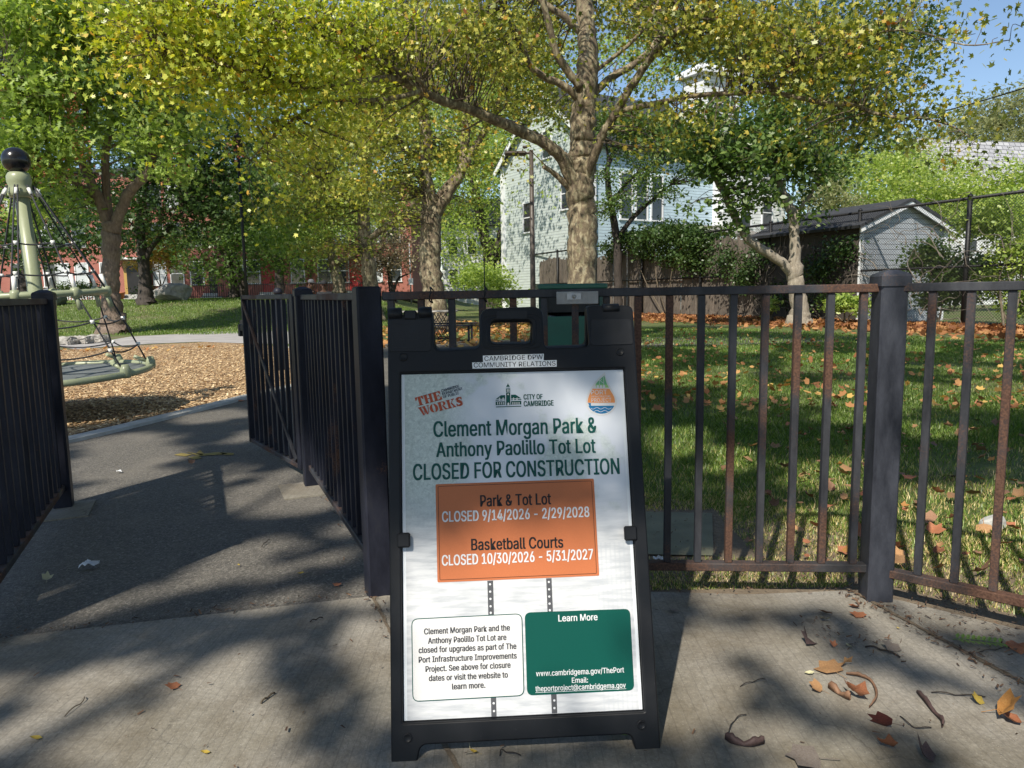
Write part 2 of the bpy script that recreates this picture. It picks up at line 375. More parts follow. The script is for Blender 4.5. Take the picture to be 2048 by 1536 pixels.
def dirt_mat():
    m, t, b = newmat('bare_earth'); v = wpos(t); n = noise(t, v, 45, 5, 0.75); n2 = noise(t, v, 3, 4)
    c = mixc(t, 0.5, ramp(t, n, [(0.3, (0.07, 0.05, 0.035)), (0.7, (0.27, 0.21, 0.14))]), ramp(t, n2, [(0.3, (0.11, 0.085, 0.06)), (0.7, (0.24, 0.19, 0.13))]))
    t.links.new(c, b.inputs['Base Color']); b.inputs['Roughness'].default_value = 0.95; bump(t, b, n, 0.8, 0.01); return m
MAT['dirt'] = dirt_mat()
def mulch_mat():
    m, t, b = newmat('leaf_mulch'); v = wpos(t); vo = N(t, 'ShaderNodeTexVoronoi', Scale=9, feature='F1'); t.links.new(v, vo.inputs['Vector'])
    t.links.new(ramp(t, vo.outputs['Color'], [(0.2, (0.10, 0.04, 0.02)), (0.6, (0.26, 0.11, 0.05)), (0.9, (0.4, 0.2, 0.1))]), b.inputs['Base Color']); b.inputs['Roughness'].default_value = 0.9
    bump(t, b, vo.outputs['Distance'], 0.8, 0.04); return m
MAT['mulch'] = mulch_mat()

def plane_bark():
    m, t, b = newmat('plane_tree_bark'); v = wpos(t, (1, 1, 0.5))
    n1 = noise(t, v, 8.5, 6, 0.6, 1.0); n2 = noise(t, v, 13, 5, 0.65, 0.6); n3 = noise(t, v, 40, 4, 0.7)
    c = ramp(t, n1, [(0.42, (0.085, 0.06, 0.04)), (0.46, (0.15, 0.11, 0.07)), (0.53, (0.19, 0.145, 0.09)), (0.56, (0.34, 0.285, 0.18)), (0.68, (0.46, 0.41, 0.28))])
    c = mixc(t, ramp(t, n2, [(0.56, (0, 0, 0)), (0.6, (0.75,) * 3)]), c, (0.22, 0.2, 0.11))
    c = mixc(t, 0.25, c, ramp(t, n3, [(0.3, (0.06, 0.045, 0.03)), (0.7, (0.36, 0.3, 0.2))]))
    t.links.new(c, b.inputs['Base Color']); b.inputs['Roughness'].default_value = 0.85; bump(t, b, n2, 0.5, 0.03); return m
def brown_bark(name, a, c2):
    m, t, b = newmat(name); v = wpos(t, (1, 1, 0.25)); n = noise(t, v, 18, 5, 0.7); n2 = noise(t, wpos(t), 3, 3)
    c = mixc(t, 0.4, ramp(t, n, [(0.35, a), (0.65, c2)]), ramp(t, n2, [(0.3, a), (0.7, c2)]))
    t.links.new(c, b.inputs['Base Color']); b.inputs['Roughness'].default_value = 0.9; bump(t, b, n, 0.9, 0.04); return m
MAT['bark_plane'] = plane_bark()
MAT['bark_brown'] = brown_bark('brown_bark', (0.09, 0.06, 0.045), (0.29, 0.22, 0.17))
MAT['bark_dark'] = brown_bark('dark_bark', (0.022, 0.018, 0.015), (0.075, 0.06, 0.05))
MAT['twig'] = brown_bark('twig_bark', (0.06, 0.045, 0.03), (0.2, 0.16, 0.11))
MAT['pale_vine'] = brown_bark('pale_vine_bark', (0.09, 0.075, 0.06), (0.26, 0.22, 0.18))

MAT['leaf_plane'] = leafmat('plane_leaf', [(0.0, (0.045, 0.07, 0.016)), (0.25, (0.14, 0.18, 0.03)), (0.55, (0.34, 0.365, 0.065)), (0.78, (0.54, 0.49, 0.10)), (0.88, (0.58, 0.37, 0.06)), (0.94, (0.5, 0.2, 0.045)), (1.0, (0.32, 0.13, 0.05))], 0.3)
MAT['leaf_plane_y'] = leafmat('yellow_plane_leaf', [(0.0, (0.09, 0.14, 0.018)), (0.25, (0.30, 0.38, 0.045)), (0.65, (0.58, 0.62, 0.10)), (0.85, (0.68, 0.58, 0.10)), (0.93, (0.62, 0.32, 0.05)), (1.0, (0.45, 0.16, 0.04))], 0.33)
MAT['leaf_green'] = leafmat('fresh_leaf', [(0.0, (0.125, 0.196, 0.045)), (0.5, (0.288, 0.392, 0.088)), (1.0, (0.551, 0.631, 0.162))], 0.4)
MAT['leaf_mid'] = leafmat('mid_green_leaf', [(0.0, (0.044, 0.092, 0.024)), (0.5, (0.111, 0.184, 0.044)), (1.0, (0.243, 0.313, 0.081))], 0.35)
MAT['leaf_dark'] = leafmat('dark_green_leaf', [(0.0, (0.022, 0.047, 0.014)), (0.5, (0.051, 0.096, 0.025)), (1.0, (0.112, 0.169, 0.045))], 0.3)
MAT['leaf_bright'] = leafmat('bright_leaf', [(0.0, (0.16, 0.244, 0.053)), (0.5, (0.358, 0.455, 0.107)), (1.0, (0.644, 0.617, 0.215))], 0.45)
MAT['leaf_pale'] = leafmat('pale_leaf', [(0.0, (0.13, 0.15, 0.06)), (0.5, (0.26, 0.28, 0.12)), (1.0, (0.42, 0.4, 0.2))], 0.4)
MAT['leaf_yellow'] = leafmat('yellow_leaf', [(0.0, (0.35, 0.25, 0.05)), (0.5, (0.5, 0.36, 0.08)), (1.0, (0.6, 0.45, 0.16))], 0.4)
MAT['leaf_dry'] = leafmat('dry_brown_leaf', [(0.0, (0.12, 0.05, 0.025)), (0.4, (0.32, 0.14, 0.06)), (0.75, (0.5, 0.27, 0.11)), (1.0, (0.6, 0.42, 0.12))], 0.2, 0.75, 0.2)
MAT['leaf_pink'] = leafmat('dusty_leaf', [(0.0, (0.2, 0.15, 0.1)), (0.5, (0.35, 0.27, 0.18)), (1.0, (0.3, 0.3, 0.15))], 0.35)
MAT['pods'] = leafmat('orange_seed_pods', [(0.0, (0.28, 0.09, 0.045)), (0.5, (0.46, 0.17, 0.09)), (1.0, (0.55, 0.28, 0.17))], 0.35)
MAT['grass'] = leafmat('grass_blade', [(0.0, (0.064, 0.123, 0.02)), (0.45, (0.157, 0.265, 0.043)), (0.75, (0.274, 0.378, 0.077)), (0.9, (0.526, 0.473, 0.152)), (1.0, (0.8, 0.643, 0.34))], 0.3)
MAT['chip'] = leafmat('wood_chip', [(0.0, (0.25, 0.14, 0.075)), (0.5, (0.6, 0.41, 0.21)), (1.0, (0.76, 0.6, 0.37))], 0.0, 0.8)

# ------------------------------------------------------------------ ground, pavement, paths
def flat(name, pts, mat, z, sub=None):
    mb = MB(); mb.poly([(p[0], p[1], z) for p in pts]); o = mb.build(name, mat); return struct(o)
def pxy(*pp): return [gp(x, y)[:2] for x, y in pp]

xs = np.concatenate([np.linspace(-260, -60, 14), np.linspace(-58, 58, 100), np.linspace(60, 260, 14)])
ys = np.concatenate([np.linspace(-60, -8, 10), np.linspace(-6, 80, 76), np.linspace(84, 420, 22)])
gx, gy = np.meshgrid(xs, ys); gz = hgt(gx, gy) + 0.04 * np.sin(gx * 0.7) * np.sin(gy * 0.5) * sstep(24, 40, gy)
nx, ny = len(xs), len(ys)
me = bpy.data.meshes.new('ground'); idx = np.arange(nx * ny).reshape(ny, nx)
me.from_pydata(np.stack([gx, gy, gz], -1).reshape(-1, 3).tolist(), [], np.stack([idx[:-1, :-1], idx[:-1, 1:], idx[1:, 1:], idx[1:, :-1]], -1).reshape(-1, 4).tolist())
smooth(me); struct(link('ground', me, MAT['lawn']))

edge = [(-9, 0.75), (-4, 1.76), (-1.77, 2.362), (-0.55, 2.66), (0.02, 2.70), (0.5, 2.66), (0.9, 2.62), (1.25, 2.64), (1.42, 2.54), (1.72, 2.27), (2.3, 1.72), (4.5, -0.4), (9, -5)]
flat('pavement', edge + [(9, -40), (-9, -40)], MAT['concrete'], 0.008)
ragged = [(-0.55, 2.655)] + [(x, 2.70 - 0.18 * abs(x + 0.53) / 2 + random.uniform(-.02, .03)) for x in np.linspace(-0.4, 1.2, 24)] 
flat('asphalt_path', [(-9, 0.7), (-9, 3.2), (-5.2, 3.6), (-3.9, 4.9), (-3.62, 5.84), (-3.02, 8.36), (-2.5, 10.6), (-2.6, 13.0), (-3.6, 15.2), (-5.0, 16.6), (-4.0, 17.6), (2.0, 18.4), (7, 18.2), (7, 15.8),
     (1.6, 14.6), (0.4, 12), (0.15, 8), (0.42, 5), (0.52, 3.4), (0.5, 2.6), (-0.5, 2.62), (-1.77, 2.33), (-4, 1.7)], MAT['asphalt'], 0.004)
flat('dirt_strip', [(0.5, 2.6), (0.46, 3.0), (0.44, 3.9), (0.62, 4.25), (0.8, 3.95), (1.0, 3.85), (1.15, 3.5), (1.35, 3.62), (1.55, 3.3), (1.8, 3.42), (2.0, 3.05), (2.4, 3.1), (2.7, 2.6), (3.4, 2.2), (5.2, -0.4), (4.4, -0.6), (2.25, 1.66), (1.7, 2.2), (1.4, 2.48)], MAT['dirt'], 0.0035)
flat('patio_slab', [(0.56, 3.05), (0.86, 3.02), (1.02, 3.62), (0.6, 3.68)], MAT['slab'], 0.012)
flat('wood_chip_bed', [(-3.70, 5.84), (-3.10, 8.36), (-2.58, 10.6), (-2.7, 13.0), (-3.7, 15.1), (-5.2, 16.7)] + pxy((505, 689), (420, 684), (330, 688), (230, 695), (120, 700)) + [(-15, 16), (-17, 9), (-10, 4.2), (-5.6, 3.7), (-4.0, 4.9)], MAT['chips'], 0.006)
flat('far_path', pxy((640, 688), (505, 688), (400, 684), (300, 688), (215, 694), (150, 699), (118, 694), (118, 691), (200, 684), (260, 674), (330, 670), (420, 664), (500, 657), (700, 650)) , MAT['far_path'], 0.010)
flat('far_street', [(-70, 44), (-3, 48), (-3, 52), (-70, 50)], MAT['asphalt'], 1.16)
# pavement joints filled with dirt
for (a, b, w) in (((1690, 1180), (2060, 1380), 0.016), ((742, 1192), (800, 1310), 0.014), ((800, 1310), (960, 1640), 0.014)):
    A, B = gp(*a), gp(*b); d = (B - A)[:2]; d /= np.linalg.norm(d); nn = np.array([-d[1], d[0]]) * w / 2; P = []
    L = [A[:2] + (B - A)[:2] * t for t in np.linspace(0, 1, 30)]
    P = [q + nn * random.uniform(0.5, 1.4) for q in L] + [q - nn * random.uniform(0.5, 1.4) for q in L[::-1]]
    flat('pavement_joint', P, MAT['dirt'], 0.012)
# kerb along the playground
kpts = spline([(-4.3, 4.4), (-3.66, 5.84), (-3.06, 8.36), (-2.54, 10.6), (-2.65, 13.05), (-3.65, 15.15), (-5.1, 16.65)], 8)
kb = MB()
for a, b in zip(kpts[:-1], kpts[1:]):
    kb.beam((a[0], a[1], 0.02), (b[0], b[1], 0.02), 0.15, 0.06)
kb = MB(); L = []; 
for i, q in enumerate(kpts):
    tq = np.gradient(kpts, axis=0)[i]; tq /= np.linalg.norm(tq); nq = np.array([-tq[1], tq[0]])
    L.append([(*(q + nq * 0.085), -.02), (*(q + nq * 0.08), 0.032), (*(q - nq * 0.08), 0.032), (*(q - nq * 0.085), -.02)])
vs = [p for r in L for p in r]; fs = []
for i in range(len(L) - 1):
    for j in range(3): fs.append((i * 4 + j, i * 4 + j + 1, i * 4 + 5 + j, i * 4 + 4 + j))
kb.add(vs, fs); struct(kb.build('playground_kerb', MAT['kerb']))
# faded yellow paint mark on the asphalt
ym = paint('yellow_spray_paint', (0.27, 0.21, 0.06), 0.85, 0.35, 30)
for Pm in (((348, 912), (362, 908), (384, 911), (372, 915)), ((372, 906), (404, 910), (436, 906), (458, 910), (430, 912), (398, 914)), ((376, 917), (396, 913), (404, 918), (388, 921)), ((440, 907), (468, 908), (467, 912), (448, 912)), ((392, 909), (400, 902), (408, 909), (404, 913))):
    flat('paint_mark', [gp(x, y)[:2] for x, y in Pm], ym, 0.0085)

# ------------------------------------------------------------------ the A-frame sign
PC = np.array([[804.3, 749], [1248, 739], [1285.5, 1419.5], [807.9, 1442.7]]) - [1024, 768]
PW, PH = 0.605, 0.605 * 1.458
_A = []
for (u, v), (x, y) in zip([(0, PH), (PW, PH), (PW, 0), (0, 0)], PC):
    _A += [[u, v, 1, 0, 0, 0, -x * u, -x * v, -x], [0, 0, 0, u, v, 1, -y * u, -y * v, -y]]
HM = np.linalg.svd(np.array(_A))[2][-1].reshape(3, 3); HI = np.linalg.inv(HM)
R_ = np.diag([1 / F_PX, 1 / F_PX, 1]) @ HM
if R_[2, 2] < 0: R_ = -R_
s_ = (np.linalg.norm(R_[:, 0]) + np.linalg.norm(R_[:, 1])) / 2; R_ = R_ / s_
SU = W @ R_[:, 0]; SU /= np.linalg.norm(SU); SV = W @ R_[:, 1]; SV -= SU * (SU @ SV); SV /= np.linalg.norm(SV); SN = np.cross(SU, SV)
SO = CAM + W @ R_[:, 2]                         # the poster's lower left corner
def uv(x, y):
    q = HI @ np.array([x - 1024, y - 768, 1.0]); return q[:2] / q[2]
def S(u, v, n=0.0): return SO + SU * u + SV * v + SN * n
VG = -SO[2] / SV[2]                             # where the sign's plane meets the ground
SM = Matrix(((SU[0], SV[0], SN[0], SO[0]), (SU[1], SV[1], SN[1], SO[1]), (SU[2], SV[2], SN[2], SO[2]), (0, 0, 0, 1)))

def round_poly(pts, rad, n=5):
    out = []; P = [np.array(p, float) for p in pts]; k = len(P)
    for i in range(k):
        r = rad[i] if hasattr(rad, '__len__') else rad
        a, b, c = P[i - 1], P[i], P[(i + 1) % k]
        if r <= 0: out.append(b); continue
        d1 = (a - b) / np.linalg.norm(a - b); d2 = (c - b) / np.linalg.norm(c - b)
        t = min(r, np.linalg.norm(a - b) * .49, np.linalg.norm(c - b) * .49)
        p1, p2 = b + d1 * t, b + d2 * t
        for q in np.linspace(0, 1, n): out.append((1 - q) ** 2 * p1 + 2 * q * (1 - q) * b + q * q * p2)
    return out
def plate(loops, half, bev=0.0, name='plate'):
    """flat 2-D shape with holes, extruded by half to both sides (mesh in its own u,v,n space)"""
    cu = bpy.data.curves.new(name, 'CURVE'); cu.dimensions = '2D'; cu.fill_mode = 'BOTH' if half > 0 else 'FRONT'
    for L in loops:
        sp = cu.splines.new('POLY'); sp.points.add(len(L) - 1); sp.use_cyclic_u = True
        for q, p in zip(sp.points, L): q.co = (p[0], p[1], 0, 1)
    cu.extrude = half; cu.bevel_depth = bev; cu.bevel_resolution = 1 if bev else 0
    if bev: cu.offset = -bev
    o = bpy.data.objects.new(name, cu); COL.objects.link(o); dg = bpy.context.evaluated_depsgraph_get()
    me = bpy.data.meshes.new_from_object(o.evaluated_get(dg)); bpy.data.objects.remove(o); bpy.data.curves.remove(cu); return me
def sheet(L):
    me = bpy.data.meshes.new('sheet'); me.from_pydata([(p[0], p[1], 0) for p in L], [], [tuple(range(len(L)))]); return me
def onsign(me, n, name, mat, parent, M=None):
    me.transform((M or SM) @ Matrix.Translation((0, 0, n))); return link(name, me, mat, parent)
FREF = {}
FONT = None
try:
    import os
    _fp = os.path.join(bpy.utils.system_resource('DATAFILES', path='fonts'), 'Inter.woff2')      # Blender's own interface typeface
    if os.path.exists(_fp): FONT = bpy.data.fonts.load(_fp)
except Exception: FONT = None
def text_mesh(body, bold=0.0, spacing=1.0, shear=0.0):
    """filled lettering; bold thickens the strokes sideways"""
    cu = bpy.data.curves.new('lettering', 'FONT'); cu.body = body; cu.size = 1; cu.space_character = spacing + bold * .9; cu.shear = shear; cu.resolution_u = 4; cu.fill_mode = 'FRONT'
    if FONT: cu.font = FONT
    o = bpy.data.objects.new('lettering', cu); COL.objects.link(o); dg = bpy.context.evaluated_depsgraph_get()
    me = bpy.data.meshes.new_from_object(o.evaluated_get(dg)); bpy.data.objects.remove(o); bpy.data.curves.remove(cu)
    if bold > 0:
        bm = bmesh.new(); 
        for i, (dx, dy) in enumerate(((0, 0), (-bold, bold * .25), (bold, bold * .25), (-bold, -bold * .25), (bold, -bold * .25))):
            m2 = me.copy(); m2.transform(Matrix.Translation((dx, dy, i * .00002))); bm.from_mesh(m2); bpy.data.meshes.remove(m2)
        bm.to_mesh(me); bm.free()
    return me
def bounds(me):
    c = np.empty(len(me.vertices) * 3); me.vertices.foreach_get('co', c); c = c.reshape(-1, 3); return c.min(0), c.max(0)
_hm = text_mesh('H'); CAPH = bounds(_hm)[1][1]
def write(body, L, Rr, cap, mat, parent, n=0.0018, bold=0.012, name='lettering', spacing=1.0, shear=0.0, uvs=False, M=None):
    """one line of lettering from baseline start L to baseline end Rr, capitals `cap` tall (photo pixels on the sign, or u,v metres)"""
    if uvs: a, b, h = np.array(L, float), np.array(Rr, float), cap
    else:
        a, b = uv(*L), uv(*Rr); mid = ((L[0] + Rr[0]) / 2, (L[1] + Rr[1]) / 2); h = np.linalg.norm(uv(mid[0], mid[1] - cap) - uv(*mid))
    me = text_mesh(body, bold, spacing, shear); lo, hi = bounds(me)
    d = b - a; w = np.linalg.norm(d); ang = math.atan2(d[1], d[0]); sx = w / (hi[0] - lo[0]); sy = h / CAPH
    me.transform(Matrix.Translation((a[0], a[1], 0)) @ Matrix.Rotation(ang, 4, 'Z') @ Matrix.Diagonal((sx, sy, 1, 1)) @ Matrix.Translation((-lo[0], 0, 0)))
    return onsign(me, n, name, mat, parent, M)

def z1(x, y): return (760 + x * .27344, 540 + y * .27344)
def z2(x, y): return (760 + x * .27344, 730 + y * .27344)
def z3(x, y): return (760 + x * .27344, 1116 + y * .27344)
def zl(x, y): return (800 + x * .11719, 740 + y * .11719)
def zr(x, y): return (1030 + x * .11719, 740 + y * .11719)

fc = S(PW / 2, VG, -0.2); fc[2] = 0
sign = thing('sandwich_board', 'black plastic sandwich board with a park closure poster, standing on the pavement', 'sign', fc)
# the front frame: outline with feet, shoulders, carrying handle and notches
yb = VG
outer_px = [(778, 1490), (777.5, 634), (868, 624), (871, 703), (961, 698), (962, 619), (1087, 614), (1090, 698), (1181, 694), (1174, 613), (1266, 612), (1318, 1462)]
O = [uv(*p) for p in outer_px]
ul, ur = uv(783, 1500)[0], uv(1318, 1470)[0]
f1, f2 = uv(838, 1488)[0], uv(1265, 1466)[0]; vb = (uv(838, 1488)[1] + uv(1265, 1466)[1]) / 2
outer = [(ul, yb)] + [tuple(q) for q in O[1:-1]] + [(ur, yb), (f2 + .004, yb), (f2 - .004, vb), (f1 + .004, vb), (f1 - .004, yb)]
rads = [.006, .02, .012, .018, .018, .03, .03, .018, .018, .012, .02, .006, .006, .018, .018, .006]
frame_loop = round_poly(outer, rads)
handle = round_poly([uv(983, 689), uv(1066, 688), uv(1066, 642), uv(983, 643)], .016)
win = round_poly([(-.003, -.003), (PW + .003, -.003), (PW + .003, PH + .003), (-.003, PH + .003)], .004, 3)
fr = onsign(plate([frame_loop, handle, win], .010, .004), -0.004, 'front_panel', MAT['plastic'], sign)
# back sheet that closes the window behind the poster
onsign(plate([round_poly([(-.02, -.02), (PW + .02, -.02), (PW + .02, PH + .02), (-.02, PH + .02)], .01, 3)], .003), -0.0085, 'panel_backing', MAT['plastic'], sign)
# inner rims round handle hole and notches, a second ridge
for hole, gr in ((handle, .008), ):
    c = np.mean(hole, 0); big = [c + (p - c) * 1.16 for p in hole]; big2 = [c + (p - c) * 1.42 for p in hole]
    mbh = MB(); mbh.tube([S(p[0], p[1], .008) for p in big], .004, 6, closed=True); mbh.tube([S(p[0], p[1], .008) for p in big2], .0035, 6, closed=True)
    mbh.build('handle_ridge', MAT['plastic'], sign)
# recessed shoulder plates, hinge knuckles, moulded buttons, poster clips
shl = round_poly([uv(782, 705), uv(864, 704), uv(865, 641), uv(781, 642)], .008); onsign(plate([shl], .001, .0005), .0112, 'shoulder_plate', MAT['plastic_grey'], sign)
shr = round_poly([uv(1183, 693), uv(1266, 690), uv(1262, 640), uv(1182, 641)], .008); onsign(plate([shr], .001, .0005), .0112, 'shoulder_plate', MAT['plastic_grey'], sign)
shl2 = round_poly([uv(787, 697), uv(857, 696), uv(857, 651), uv(787, 651)], .006)
onsign(plate([shl2, [np.mean(shl2, 0) + (p - np.mean(shl2, 0)) * .975 for p in shl2]], .0003), .0130, 'moulded_border', MAT['emboss'], sign)
mk = MB()
for (a, b) in (((780, 629), (806, 628)), ((840, 627), (866, 626))): mk = MB(); mk.tube([S(*uv(*a), .003), S(*uv(*b), .003)], .017, 14); mk.build('hinge_knuckle', MAT['plastic'], sign)
mk = MB(); mk.tube([S(*uv(1206, 618), .004), S(*uv(1238, 617), .004)], .013, 14); mk.build('hinge_knuckle', MAT['plastic'], sign)
mk = MB(); mk.box(S(*uv(823, 632), .006), (uv(836, 632)[0] - uv(810, 632)[0], .026, .018), [SU, SV, SN], .004); mk.build('hinge_tongue', MAT['plastic_grey'], sign)
for p in ((809, 716), (1240, 705), (816, 1473), (1281, 1447)):
    q = uv(*p); mk = MB(); mk.lathe(S(q[0], q[1], .008), [(.0115, 0), (.0115, .004), (.0095, .006), (.0085, .0045), (.0001, .005)], 20, [SU, SV, SN]); mk.build('moulded_button', MAT['plastic'], sign)
for p, q in (((806, 1080), (-.012, .02)), ((1263, 1066), (-.02, .012))):
    c = uv(*p); mk = MB(); mk.box(S(c[0] + (q[0] + q[1]) / 2, c[1], .011), (.034, .038, .012), [SU, SV, SN], .004); mk.build('poster_clip', MAT['plastic'], sign)
# small moulded lettering
e = dict(n=.0131, bold=.0, mat=MAT['emboss'], parent=sign, name='moulded_lettering')
onb = [uv(805, 681), uv(837, 680), uv(837, 666), uv(805, 667)]; cb_ = np.mean(onb, 0)
onsign(plate([[cb_ + (p - cb_) * 1.08 for p in onb], [cb_ + (p - cb_) * 1.0 for p in onb]], .0003), .0128, 'moulded_border', MAT['emboss'], sign)
hp = round_poly([uv(995, 639), uv(1055, 637.5), uv(1055, 623), uv(995, 624.5)], .003); onsign(plate([hp], .0008, 0), .0105, 'handle_plate', MAT['plastic_grey'], sign)
write('ULINE', (808, 675.5), (835, 674.8), 7.0, **e); write('1-800-295-5510', (805, 683.5), (838, 682.8), 3.2, **e); write('uline.com', (812, 687), (832, 686.5), 2.8, **e)
write('FILL WITH SAND', (1001, 633), (1048, 631.5), 4.6, **{**e, 'n': .0116})
for s_t, a, b, c in (('SIGNICADE', (1201, 650), (1248, 648.5), 6), ('DELUXE', (1212, 656), (1240, 655), 3.6), ('PLASTICADE PRODUCTS', (1199, 662), (1250, 660), 3.6), ('DES PLAINES IL', (1204, 667.5), (1246, 666), 3.6), ('MADE IN USA', (1210, 673), (1240, 672), 3.2), ('U.S. PATENT', (1205, 685), (1248, 683.5), 2.8)):
    write(s_t, a, b, c, **e)
# stuck-on name strips
white_vinyl = paint('white_vinyl', (0.78, 0.79, 0.8), 0.35, 0.03); ink_black = paint('black_ink', (0.012, 0.013, 0.015), 0.45)
for pts, txt, a, b, c in (([z1(760, 685), z1(1200, 672), z1(1202, 618), z1(758, 632)], 'CAMBRIDGE DPW', z1(770, 671), z1(1195, 657), 9.2),
                          ([z1(683, 727), z1(1295, 712), z1(1295, 664), z1(680, 682)], 'COMMUNITY RELATIONS', z1(692, 719), z1(1287, 705), 9.4)):
    st = onsign(plate([[uv(*p) for p in pts]], .0003), .0108 if 'DPW' in txt else .0112, 'name_sticker', white_vinyl, sign)
    write(txt, a, b, c, ink_black, sign, n=.0118, bold=.004, name='sticker_lettering')

# ---- the poster: a pale print of the park
def poster_mat():
    m, t, b = newmat('poster_print'); tc = t.nodes.new('ShaderNodeTexCoord')
    g = t.nodes.new('ShaderNodeAttribute'); g.attribute_name = 'puv'
    s = N(t, 'ShaderNodeSeparateXYZ'); t.links.new(g.outputs['Vector'], s.inputs[0]); v = g.outputs['Vector']
    fine = noise(t, v, 95, 6, 0.75, 1.0); mid = noise(t, v, 16, 4, 0.6); big = noise(t, v, 5.5, 3, 0.5)
    leaf = ramp(t, fine, [(0.32, (0.36, 0.42, 0.40)), (0.5, (0.50, 0.565, 0.54)), (0.68, (0.66, 0.72, 0.68))])
    skyc = ramp(t, big, [(0.3, (0.56, 0.60, 0.68)), (0.7, (0.72, 0.75, 0.8))])
    ad = N(t, 'ShaderNodeMath', operation='MULTIPLY_ADD'); t.links.new(mid, ad.inputs[0]); ad.inputs[1].default_value = 0.5; t.links.new(big, ad.inputs[2])
    top = mixc(t, ramp(t, ad.outputs[0], [(0.6, (0, 0, 0)), (0.72, (1, 1, 1))]), leaf, skyc)
    top = mixc(t, ramp(t, s.outputs[0], [(0.0, (1, 1, 1)), (0.11, (1, 1, 1)), (0.2, (0, 0, 0))]), top, leaf)
    # dappled paving in the lower half of the print
    st = N(t, 'ShaderNodeMapping'); st.inputs['Scale'].default_value = (9, 60, 1); t.links.new(v, st.inputs[0])
    low = ramp(t, noise(t, st.outputs[0], 1, 4, 0.6), [(0.35, (0.45, 0.47, 0.50)), (0.6, (0.64, 0.65, 0.665))])
    # printed railing on the right
    wv = N(t, 'ShaderNodeTexWave', Scale=26); wv.bands_direction = 'X'; t.links.new(v, wv.inputs['Vector'])
    rail = mixc(t, ramp(t, wv.outputs[0], [(0.25, (0.3,) * 3), (0.4, (0, 0, 0))]), low, (0.46, 0.49, 0.53))
    inr = N(t, 'ShaderNodeMath', operation='GREATER_THAN'); t.links.new(s.outputs[0], inr.inputs[0]); inr.inputs[1].default_value = 0.505
    inr2 = N(t, 'ShaderNodeMath', operation='LESS_THAN'); t.links.new(s.outputs[1], inr2.inputs[0]); inr2.inputs[1].default_value = 0.42
    inm = N(t, 'ShaderNodeMath', operation='MULTIPLY'); t.links.new(inr.outputs[0], inm.inputs[0]); t.links.new(inr2.outputs[0], inm.inputs[1])
    low = mixc(t, inm.outputs[0], low, rail)
    c = mixc(t, ramp(t, s.outputs[1], [(0.44, (0, 0, 0)), (0.58, (1, 1, 1))]), low, top)
    edge = N(t, 'ShaderNodeMath', operation='COMPARE'); t.links.new(s.outputs[0], edge.inputs[0]); edge.inputs[1].default_value = PW / 2; edge.inputs[2].default_value = PW / 2 - 0.008
    c = mixc(t, edge.outputs[0], (0.72, 0.76, 0.8), c)
    t.links.new(c, b.inputs['Base Color']); b.inputs['Roughness'].default_value = 0.45; b.inputs['Specular IOR Level'].default_value = 0.25
    return m
pm = plate([[(0, 0), (PW, 0), (PW, PH), (0, PH)]], .0006, 0)
co = np.empty(len(pm.vertices) * 3); pm.vertices.foreach_get('co', co)
a_ = pm.attributes.new('puv', 'FLOAT_VECTOR', 'POINT'); a_.data.foreach_set('vector', co)
poster = onsign(pm, -.0045, 'poster', poster_mat(), sign); NP = -.0045 + .0006
def ink(name, c): 
    m, t, b = newmat(name); b.inputs['Base Color'].default_value = (*c, 1); b.inputs['Roughness'].default_value = 0.45; b.inputs['Specular IOR Level'].default_value = 0.25
    n = noise(t, wpos(t), 500, 2); t.links.new(ramp(t, n, [(0.3, tuple(np.array(c) * .94)), (0.7, tuple(np.minimum(np.array(c) * 1.06, 1)))]), b.inputs['Base Color']); return m
INK = dict(green=ink('dark_green_ink', (0.004, 0.075, 0.062)), orange=ink('orange_ink', (0.50, 0.155, 0.06)), black=ink('print_black', (0.012, 0.012, 0.013)), white=ink('print_white', (0.66, 0.655, 0.65)),
           grey=ink('print_grey', (0.085, 0.087, 0.095)), teal=ink('print_teal', (0.0, 0.07, 0.053)), rust=ink('rust_ink', (0.42, 0.075, 0.03)), navy=ink('navy_ink', (0.012, 0.025, 0.06)),
           blue=ink('blue_ink', (0.01, 0.16, 0.36)), lgreen=ink('leaf_green_ink', (0.16, 0.42, 0.2)), peach=ink('drop_orange_ink', (0.75, 0.29, 0.1)), off=ink('pale_grey_ink', (0.66, 0.67, 0.69)), text=ink('text_grey_ink', (0.05, 0.052, 0.06)), leafy=ink('yellow_green_ink', (0.33, 0.55, 0.2)))
def print_(L, k, mat, name='printed_shape'): return onsign(sheet(L), NP + .0004 * k, name, INK[mat], poster)
def pr_px(P, k, mat, r=0, name='printed_shape'):
    L = [uv(*p) for p in P]; return print_(round_poly(L, r) if r else L, k, mat, name)
def ring(L, k, w, mat, name='printed_border'):
    L = [np.array(p) for p in L]; c = np.mean(L, 0); n_ = len(L); inn = []
    for i in range(n_):
        d = L[(i + 1) % n_] - L[i - 1]; d /= np.linalg.norm(d) + 1e-12; nn = np.array([-d[1], d[0]]); 
        if nn @ (c - L[i]) < 0: nn = -nn
        inn.append(L[i] + nn * w)
    me = bpy.data.meshes.new('ring'); me.from_pydata([(p[0], p[1], 0) for p in L + inn], [], [(i, (i + 1) % n_, n_ + (i + 1) % n_, n_ + i) for i in range(n_)])
    return onsign(me, NP + .0004 * k, name, INK[mat], poster)
T = lambda s, a, b, c, mat='green', k=3, bold=.022, **kw: write(s, a, b, c, INK[mat], poster, n=NP + .0004 * k, bold=bold, name='printed_lettering', **kw)
